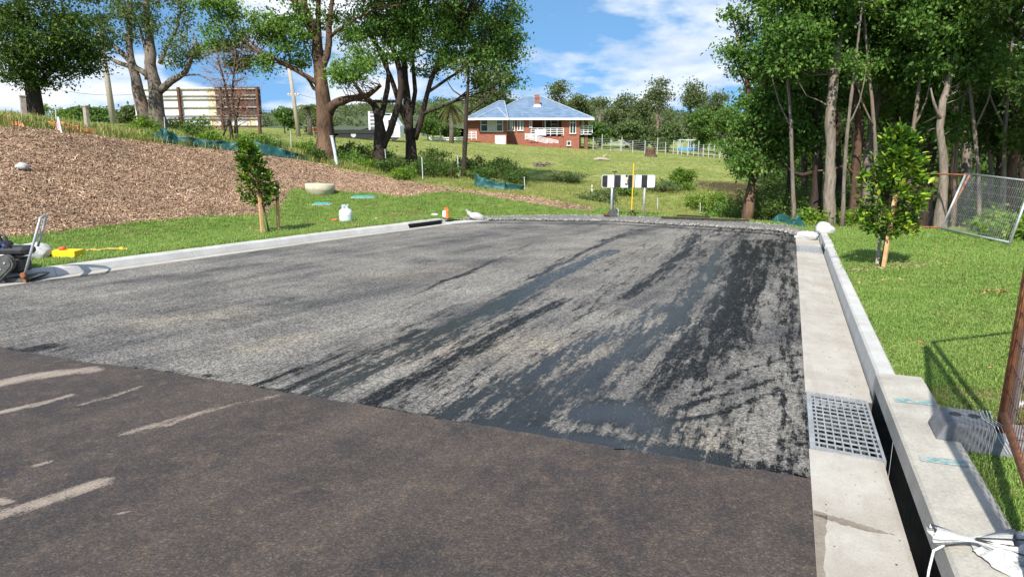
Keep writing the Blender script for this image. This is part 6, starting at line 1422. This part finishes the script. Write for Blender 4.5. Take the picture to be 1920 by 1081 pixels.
part('wall', M['porch_brick'], house, (hx(997.2), hx(1057), 2.2, 9.2, 0, ez + .1))
part('wall', M['brick'], house, (hx(1057.2), hx(1087), .0, 9, 0, ez + .12))
part('porch_floor', M['brick'], house, (hx(997.2), hx(1057), .1, 2.19, 0, hz(256)))
part('porch_pillar', M['brick'], house, (hx(1053), hx(1056.9), .02, .35, hz(256), ez))
part('drainpipe', M['trim'], house, (hx(1022), hx(1023.2), .15, .23, hz(256), ez))
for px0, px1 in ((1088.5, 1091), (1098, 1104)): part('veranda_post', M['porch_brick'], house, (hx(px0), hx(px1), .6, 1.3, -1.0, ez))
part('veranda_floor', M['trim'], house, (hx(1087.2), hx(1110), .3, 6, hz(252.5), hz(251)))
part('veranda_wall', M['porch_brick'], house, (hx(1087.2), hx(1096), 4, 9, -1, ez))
def hip(name, xa, xb, ya, yb, z0, zr, inset, yr=None):
    ym = (ya + yb) / 2 if yr is None else yr; h = thing; b = MB()
    v = [(xa, ya, z0), (xb, ya, z0), (xb, yb, z0), (xa, yb, z0), (xa + inset[0], ym, zr), (xb - inset[1], ym, zr)]
    b.add(v, [(0, 1, 5, 4), (1, 2, 5), (2, 3, 4, 5), (3, 0, 4), (0, 3, 2, 1)]); o = b.build(name, M['tile'], house)
    for a, c in ((0, 4), (1, 5), (2, 5), (3, 4), (4, 5)):
        m = MB(); m.tube([Vector(v[a]) + Vector((0, 0, .03)), Vector(v[c]) + Vector((0, 0, .03))], .06, 6); m.build('ridge_cap', M['ridge'], o)
    g = MB(); w = .12
    for (p, q, r_, s_) in ((xa - w, xb + w, ya - w, ya - .005), (xa - w, xb + w, yb + .005, yb + w), (xa - w, xa - .005, ya, yb), (xb + .005, xb + w, ya, yb)): g.box(((p + q) / 2, (r_ + s_) / 2, z0 - .10), (q - p, s_ - r_, .22))
    g.build('gutter', M['trim'], o); return o
main = hip('roof', hx(905), hx(1111), -.6, 11.0, ez + .12, hz(181.5, 5) , (hx(984, 5) - hx(905), hx(1111) - hx(1016, 5)))
hip('roof', hx(875, -2), hx(953, -2), -2.7, 8.5, ez + .08, hz(190, 2.5), (hx(935, 2) - hx(875, -2), .6 * (hx(953) - hx(940))), 2.6)
hip('roof', hx(892, -3.2), hx(951, -3.2), -3.2, 3.4, ez + .10, hz(203, -.5), (hx(932, -.5) - hx(892, -3.2), hx(951) - hx(934, -.5)), -.4)
cx = hx(1007, 2.5); b = MB(); b.box((cx, 2.6, hz(190, 2.6) + .05), (.50, .50, 1.35)); ch = b.build('chimney', M['brick'], main); b = MB(); b.box((cx, 2.6, hz(183.6, 2.6)), (.58, .58, .12)); b.build('chimney_cap', M['brick'], ch)
b = MB(); b.box((cx, 2.55, hz(198.5, 2.6) + .02), (.85, .6, .28), None, 0, .75); b.build('flashing', M['white_paint'], ch)
def window(px0, px1, py0, py1, y, bars, sash=(), curtain=False, name='window'):
    xa, xb, za, zb = hx(px0, y), hx(px1, y), hz(py1, y), hz(py0, y); w = thing_part = None
    o = part(name, M['glass'], house, (xa, xb, y - .03, y - .012, za, zb)); f = .07
    part('frame', M['trim'], o, (xa - f, xb + f, y - .07, y - .032, zb - .005, zb + f), (xa - f, xa + .002, y - .07, y - .032, za, zb - .006), (xb - .002, xb + f, y - .07, y - .032, za, zb - .006))
    part('sill', M['trim'], o, (xa - f - .03, xb + f + .03, y - .14, y - .033, za - .10, za - .001))
    for q in bars: X = hx(q, y); part('mullion', M['trim'], o, (X - .035, X + .035, y - .065, y - .033, za + .002, zb - .007))
    for (a, c, q) in sash: part('sash_bar', M['trim'], o, (hx(a, y) + .04, hx(c, y) - .04, y - .06, y - .034, hz(q, y) - .03, hz(q, y) + .03))
    if curtain: part('curtain', M['curtain'], o, (xa + (xb - xa) * .30, xb - (xb - xa) * .30, y - .0325, y - .0305, za + .02, zb - .02))
    return o
window(902, 942, 225.5, 245.5, -2.0, (914.5, 931), ((902, 914.5, 234), (931, 942, 233)), True)
window(952, 964, 224, 244.5, 0.0, (961,), (), True); window(971, 980, 223.5, 244, 0.0, (976.5,), (), True); window(994, 996.6, 223, 238, 0.0, ())
window(1069.5, 1079, 222.5, 249.5, 0.0, (1074.3,), ((1069.5, 1079, 230),)); window(1064.5, 1070, 265.5, 272, 0.0, ())
window(1022, 1045.5, 225.5, 243.5, 2.2, (1033,), ((1033, 1045.5, 233), (1033, 1045.5, 238)), False, 'sliding_door')
window(1018.3, 1020, 223.5, 242, 2.2, ())
def railing(name, a, c, ya, yc, n, h, posts=4):
    r_ = None; p0 = Vector((hx(a[0], ya), ya, hz(a[1], ya))); p1 = Vector((hx(c[0], yc), yc, hz(c[1], yc))); b = MB()
    for i in range(n):
        z = Vector((0, 0, h * (i + 1) / n)); m = MB(); d = p1 - p0; m.tube([p0 + z, p1 + z], .035, 4); o = m.build('rail', M['white_plain'], r_ or house)
        if r_ is None: o.name = name; r_ = o
    for i in range(posts + 1): q = p0.lerp(p1, i / posts); m = MB(); m.tube([q, q + Vector((0, 0, h + .03))], .04, 4); m.build('baluster', M['white_plain'], r_)
    return r_
railing('balcony_railing', (996, 254.5), (1057, 254.5), -.05, -.05, 4, .80, 5)
railing('ramp_railing', (985, 262), (1047, 275.5), -1.1, -1.1, 5, .65, 3); railing('ramp_railing', (985, 260.5), (1005, 262), -1.0, -.5, 4, .55, 2)
railing('veranda_railing', (1087, 252), (1111, 250), .25, .25, 4, .85, 3); railing('stair_railing', (875, 262), (893, 262), -3.0, -3.0, 5, .85, 2)
part('porch_step', M['white_plain'], house, (hx(1003), hx(1024), -.25, -.12, hz(254), hz(243)))
part('ramp', M['brick'], house, (hx(985, -1), hx(1050, -1), -1.6, -.06, 0, hz(268)))
part('lattice_panel', M['trim'], house, (hx(928, -2), hx(948, -2), -2.05, -2.02, .2, hz(254, -2)))
def gat(px, py): 
    p = hit(px, py, 40, 120); return p if p is not None else at(px, py, 75)
p = gat(985, 270); t = thing('wheelie_bin', p, 'dark green wheeled bin below the porch of the brick house', 'bin'); b = MB(); b.box((0, 0, .5), (.55, .6, 1.0), None, 0, 1.12); b.build('body', M['shade_cloth'], t); b = MB(); b.box((0, -.02, 1.04), (.66, .7, .07), None, .02); b.build('lid', M['black'], t)

# ---- paddock fence, clothes hoist, tarp and other things round the paddock
M['mesh_wire'] = M['galv_dull']
pts = [gat(px, py) for px, py in ((1112, 281), (1145, 283), (1186, 286), (1232, 289), (1262, 290), (1278, 291), (1300, 293), (1361, 298))]
t = thing('wire_fence', pts[0], 'grey wire fence with steel posts round the paddock by the house', 'wire fence')
allp = []
for a, c in zip(pts[:-1], pts[1:]):
    n = max(2, int((c - a).length / 1.9))
    allp += [a.lerp(c, i / n) for i in range(n)]
allp.append(pts[-1]); rgf = random.Random(8)
for q in allp:
    g = ground(q.x, q.y); h = rgf.uniform(1.25, 1.75); b = MB(); b.tube([g - pts[0] - Vector((0, 0, .2)), g - pts[0] + Vector((0, 0, h))], .045, 6); b.build('post', M['galv_dull'], t)
for k in range(7):
    b = MB(); b.tube([ground(q.x, q.y) - pts[0] + Vector((0, 0, .12 + .19 * k)) for q in allp], .008, 4, False); b.build('wire', M['galv_dull'], t)
p = gat(1163, 284); t = thing('clothes_hoist', p, 'steel rotary clothes hoist behind the paddock fence', 'clothes hoist')
zt0 = at(1163, 263, p.y).z - p.z; b = MB(); b.tube([(0, 0, 0), (0, 0, zt0)], .05, 8); b.build('mast', M['galv_dull'], t)
for k in range(4):
    a = .5 + k * 1.571; e = Vector((math.cos(a) * 1.5, math.sin(a) * 1.5, zt0 - .45)); b = MB(); b.tube([(0, 0, zt0), e], .03, 6); b.tube([e, Vector((math.cos(a + 1.571) * 1.5, math.sin(a + 1.571) * 1.5, zt0 - .45))], .02, 5); b.build('arm', M['galv_dull'], t)
p = gat(1308, 292) + Vector((0, 4, 0)); p = ground(p.x, p.y); t = thing('trampoline', p, 'trampoline with a blue pad and steel cage behind the paddock fence', 'trampoline')
M['blue_pad'] = surf('blue_pad', (.05, .25, .55), (.09, .36, .66), 3, .6, .05, .01)
b = MB(); b.lathe([(1.35, .45), (1.45, .5), (1.45, .75), (1.2, .8), (.1, .78)], seg=20); b.build('pad', M['blue_pad'], t)
for k in range(6):
    a = k * 1.047 + .2; b = MB(); b.tube([(1.4 * math.cos(a), 1.4 * math.sin(a), 0), (1.4 * math.cos(a), 1.4 * math.sin(a), 1.7)], .03, 6); b.build('pole', M['pvc'], t)
b = MB(); b.tube([(1.4 * math.cos(k * .314), 1.4 * math.sin(k * .314), 1.7) for k in range(21)], .03, 6); b.build('top_hoop', M['pvc'], t)
for k, (px, py, s, lab, m) in enumerate(((1219, 294, .42, 'brown tree stump in the field', 'bark_brown'), (1128, 302, .34, 'pale bleached log lying in the field', 'timber_grey'), (1018, 313, .9, 'heap of grey dead branches at the edge of the tree shade', 'bark_grey'))):
    p = gat(px, py) if k < 2 else safe(px, py, 20, 70); t = thing(('tree_stump', 'log', 'brush_heap')[k], p, lab, ('stump', 'log', 'brush heap')[k])
    if k == 0: b = MB(); b.lathe([(.62, -.1), (.5, .2), (.45, .75), (.3, .82), (.05, .78)], seg=12); b.build('trunk', M[m], t); lump('root', M[m], t, (.3, -.2, .1), (.3, .25, .2), 5, .3)
    elif k == 1: b = MB(); b.tube([(-.55, 0, .10), (-.1, .06, .18), (.3, 0, .13), (.6, -.06, .08)], [.09, .11, .09, .04], 8); b.build('trunk', M[m], t, True); b = MB(); b.tube([(.1, .05, .25), (.4, .2, .5)], [.08, .03], 6); b.build('limb', M[m], t)
    else:
        rg = random.Random(4)
        for i in range(26): a = rg.uniform(0, 3.14); l = rg.uniform(.5, 1.2); c = Vector((rg.uniform(-.7, .7), rg.uniform(-.4, .4), rg.uniform(.03, .35))); d = Vector((math.cos(a), math.sin(a) * .7, rg.uniform(-.15, .3))) * l * .5; b = MB(); b.tube([(c - d) * .6, c * .6 + Vector((0, 0, .05)), (c + d) * .6], [.035, .028, .01], 5); b.build('branch', M[m], t)
# white rail fence left of the house
ps = [at(px, py, 71) for px, py in ((812, 264), (826, 264.5), (849, 265), (872, 265.5))]; t = thing('rail_fence', ground(ps[0].x, 71), 'low white rail fence left of the brick house', 'rail fence'); o_ = ground(ps[0].x, 71)
for q in ps: g = ground(q.x, 71); b = MB(); b.box(g - o_ + Vector((0, 0, .35)), (.14, .14, 1.1)); b.build('post', M['white_paint'], t)
for z in (258.6, 262.5):
    b = MB(); b.tube([Vector((ps[0].x, 71, at(812, z, 71).z)) - o_, Vector((ps[-1].x, 71, at(872, z + .7, 71).z)) - o_], .07, 4); b.build('rail', M['white_paint'], t)

# ---- flat-bed truck behind the trees
TY = 62.0; tg = ground(at(690, 262, TY).x, TY); truck = thing('flatbed_truck', tg, 'white flat-bed truck with a tall cab rack half hidden by the dark trees', 'truck')
def TX(px): return at(px, 250, TY).x - tg.x
def TZ(py): return at(690, py, TY).z - tg.z
def tpart(name, mat, x0, x1, y0, y1, z0, z1, par=None, bev=.0): b = MB(); b.box(((x0 + x1) / 2, (y0 + y1) / 2, (z0 + z1) / 2), (abs(x1 - x0), abs(y1 - y0), abs(z1 - z0)), None, bev); return b.build(name, mat, par or truck)
tpart('tray', M['black'], TX(600), TX(708), -1.2, 1.2, TZ(250), TZ(243)); tpart('chassis', M['black'], TX(604), TX(752), -.5, .5, TZ(255), TZ(250.3)); tpart('side_skirt', M['black'], TX(640), TX(705), -1.15, -1.05, TZ(260), TZ(250.2))
hb_ = tpart('head_board', M['white_plain'], TX(697), TX(700), -1.2, 1.2, TZ(243), TZ(209))
for z in (215, 222, 229, 236): tpart('rack_rail', M['white_plain'], TX(700.2), TX(712), -1.2, -1.1, TZ(z + 1), TZ(z - 1), hb_)
tpart('rack_post', M['white_plain'], TX(710.5), TX(712), -1.19, -1.11, TZ(243), TZ(209), hb_)
cb = MB(); zs = [TZ(257), TZ(236), TZ(226), TZ(213)]; cb.prism([(TX(714), zs[0]), (TX(754), zs[0]), (TX(754), zs[1]), (TX(747), zs[2]), (TX(740), zs[3]), (TX(714), zs[3])], -1.15, 1.15); cab = cb.build('cab', M['white_plain'], truck)
wn_ = MB(); wn_.prism([(TX(733), TZ(235)), (TX(748), TZ(235)), (TX(743), TZ(225)), (TX(733), TZ(225))], -1.165, -1.152); wn_.build('door_window', M['glass'], cab); wn_ = MB(); wn_.prism([(TX(718), TZ(219)), (TX(723), TZ(219)), (TX(723), TZ(214)), (TX(718), TZ(214))], -1.165, -1.152); wn_.build('red_marker', M['red_cap'], cab)
tpart('sleeper_window', M['glass'], TX(724), TX(738), -1.165, -1.152, TZ(217), TZ(213.7), cab)
for px in (612, 624, 668, 742):
    b = MB(); disc(b, (TX(px), .42), .44, -1.14, -.82, 18); w_ = b.build('wheel', M['black_rubber_and_void'], truck); b = MB(); disc(b, (TX(px), .42), .22, -1.155, -1.141, 12); b.build('hub', M['galv_dull'], w_)
tpart('tail_sign', M['white_plain'], TX(591), TX(611), -1.28, -1.22, TZ(248), TZ(238)); tpart('warning_panel', M['orange'], TX(594), TX(605), -1.295, -1.2805, TZ(246), TZ(239.5))
p = gat(797, 264); t = thing('trailer_ramp', p, 'white folding trailer ramp on the grass beside the truck', 'ramp')
mpx = p.y / 1365; b = MB(); b.prism([(-17 * mpx, 2 * mpx), (-15 * mpx, 17 * mpx), (8 * mpx, 11 * mpx), (14 * mpx, 2 * mpx), (11 * mpx, 1 * mpx), (5 * mpx, 8 * mpx), (-12 * mpx, 12 * mpx), (-14 * mpx, 1 * mpx)], -.1, .1); b.build('frame', M['white_plain'], t); b = MB(); b.box((-4 * mpx, .15, 15 * mpx), (14 * mpx, .04, 12 * mpx), roty(.2)); b.build('mesh_gate', M['timber_grey'], t)

# ---- billboard seen from behind
BY = 48.0; bA, bB = at(258, 240, BY + 1.0), at(494, 240, BY); bg_ = ground(bB.x, BY); bill = thing('billboard', bg_, 'back of an old billboard of white and rusty sheet panels', 'billboard')
zt_, zb_ = at(494, 163, BY).z, at(494, 236, BY).z
dirb = (bB - bA); dirb.z = 0; Lb = dirb.length; dirb.normalize(); angb = math.atan2(dirb.y, dirb.x)
def bpt(u, off, z): q = Vector((bA.x, bA.y, 0)) + dirb * (u * Lb) + Vector((dirb.y, -dirb.x, 0)) * off; return Vector((q.x, q.y, z)) - bg_
M['sheet_white'] = surf('white_sheet', (.60, .61, .60), (.72, .73, .72), 2, .6, .05, .003); M['sheet_cream'] = surf('cream_sheet', (.60, .50, .32), (.68, .58, .40), 2, .6, .05, .003)
M['sheet_rust'] = surf('rust_sheet', (.11, .035, .022), (.22, .07, .04), 1.6, .8, .1, .003); M['sheet_dark'] = surf('dark_sheet', (.05, .028, .024), (.10, .05, .04), 2, .8, .1, .003)
NP_ = 17; npx = lambda u: 258 + 236 * u
def bbox(name, mat, u0, u1, o0, o1, z0, z1, par=None):
    vs = [bpt(u0, o0, z0), bpt(u1, o0, z0), bpt(u1, o1, z0), bpt(u0, o1, z0), bpt(u0, o0, z1), bpt(u1, o0, z1), bpt(u1, o1, z1), bpt(u0, o1, z1)]
    b = MB(); b.add(vs, [(0, 3, 2, 1), (4, 5, 6, 7), (0, 1, 5, 4), (1, 2, 6, 5), (2, 3, 7, 6), (3, 0, 4, 7)]); return b.build(name, mat, par or bill)
zm = zb_ + (zt_ - zb_) * .24
for i in range(NP_):
    u0, u1 = i / NP_, (i + 1) / NP_ - .0025; px = npx((u0 + u1) / 2)
    m = 'sheet_white' if px < 396 else 'sheet_cream' if px < 411 else 'sheet_dark' if px < 440 else 'sheet_rust' if px < 466 else 'sheet_dark'
    bbox('panel', M[m], u0, u1, 0, .02 + .004 * (i % 2), zm, zt_); bbox('lower_panel', M['sheet_white' if i % 5 else 'sheet_cream'], u0, u1, .0, .02, zb_ + .02, zm - .03)
for f, hgt in ((.97, .07), (.80, .06), (.71, .06), (.50, .07), (.28, .06), (.20, .05)): bbox('rail', M['timber_grey'], .002, .998, .05, .13, zb_ + (zt_ - zb_) * f - hgt, zb_ + (zt_ - zb_) * f)
for u in (.375, .70, .985): bbox('post', M['rust_dark'], u - .008, u + .008, .14, .34, bg_.z - .6, zt_)
bbox('bottom_beam', M['rust_dark'], .0, 1., .02, .12, zb_ - .08, zb_ + .01)

# ---- power poles and wires
def pole(lab, px0, py0, px1, py1, Y, r, arm):
    g = at(px1, py1, Y); g = ground(g.x, Y); tp = at(px0, py0, Y); t = thing('power_pole', g, lab, 'power pole'); d = tp - g
    b = MB(); b.tube([(0, 0, -.3), tuple(d * .5), tuple(d)], [r, r * .85, r * .7], 10); b.build('shaft', M['timber_grey'], t, True)
    if arm:
        c = d * arm; b = MB(); b.box(c, (.8, .09, .09)); a = b.build('crossarm', M['timber_grey'], t)
        for x in (-.35, -.15, .15, .35): b = MB(); b.lathe([(.04, .06), (.06, .10), (.03, .16), (.01, .17)], c + Vector((x, 0, 0)), 8); b.build('insulator', M['white_plain'], a)
    return g, tp
g1_, t1_ = pole('leaning grey power pole on the skyline beside the twin-stemmed gum', 188, 60, 214, 236, 44, .19, 0)
g2_, t2_ = pole('pale power pole with a crossarm right of the billboard', 541, 120, 561, 254, 54, .17, .57)
for k, (a, c, s) in enumerate(((at(70, 158, 44), at(258, 176, 47), .3), (at(495, 207, 54), at(760, 207, 60), .3), (at(553, 175, 54), at(900, 235, 90), .6))):
    b = MB(); b.tube([a.lerp(c, i / 10) - Vector((0, 0, s * 4 * (i / 10) * (1 - i / 10))) for i in range(11)], .012, 4, False); o = b.build('power_line', M['dark_grey']); tag(o, ('thin power line left of the twin-stemmed gum', 'thin power line right of the billboard', 'thin power line running from the crossarm towards the hill')[k], 'wire')

# ---- beyond the wood: parked car under a shade sail, red-roofed shed
p = at(1808, 330, 105); g = ground(p.x, 105); t = thing('parked_car', g, 'white parked car seen through the wood above the silver fence', 'car', None, .15)
b = MB(); 
b.prism([(-2.0, .3), (2.0, .3), (2.05, .75), (1.3, .85), (.7, 1.35), (-.8, 1.38), (-1.5, .92), (-2.05, .8)], -.85, .85); body = b.build('body', M['white_plain'], t); body.modifiers.new('round', 'BEVEL').width = .06
b = MB(); b.prism([(-1.2, .92), (1.05, .90), (.62, 1.28), (-.75, 1.30)], -.865, -.852); b.build('side_window', M['glass'], body)
for x in (-1.25, 1.25):
    b = MB(); disc(b, (x, .32), .32, -.88, -.66, 16); w_ = b.build('wheel', M['black_rubber_and_void'], t); b = MB(); disc(b, (x, .32), .18, -.89, -.8805, 12); b.build('rim', M['galv_dull'], w_)
p = at(1814, 298, 112); g = ground(p.x, 112); t = thing('carport', g, 'small white flat-roofed carport behind the parked car', 'carport'); zc = p.z - g.z
b = MB(); b.box((0, 0, zc), (2.6, 3.2, .14)); b.build('roof', M['white_plain'], t)
for x in (-1.2, 1.2): b = MB(); b.tube([(x, -1.1, 0), (x, -1.1, zc - .05)], .05, 6); b.build('post', M['white_paint'], t)
M['terracotta'] = surf('terracotta', (.30, .09, .045), (.42, .15, .08), 2, .8, .1, .01)
p = at(1492, 300, 85); g = ground(p.x, 85); t = thing('cottage', g, 'white-walled cottage with a red roof glimpsed through the wood', 'house'); zc = at(1492, 296, 85).z - g.z
b = MB(); b.box((0, 3, zc / 2), (5, 5, zc)); b.build('wall', M['white_paint'], t); b = MB(); b.prism([(-2.9, zc), (2.9, zc), (1.6, zc + 1.1), (-1.6, zc + 1.1)], .2, 5.8); b.build('roof', M['terracotta'], t); b = MB(); b.box((-.8, .49, zc * .55), (.9, .02, .8)); b.build('window', M['glass'], t)
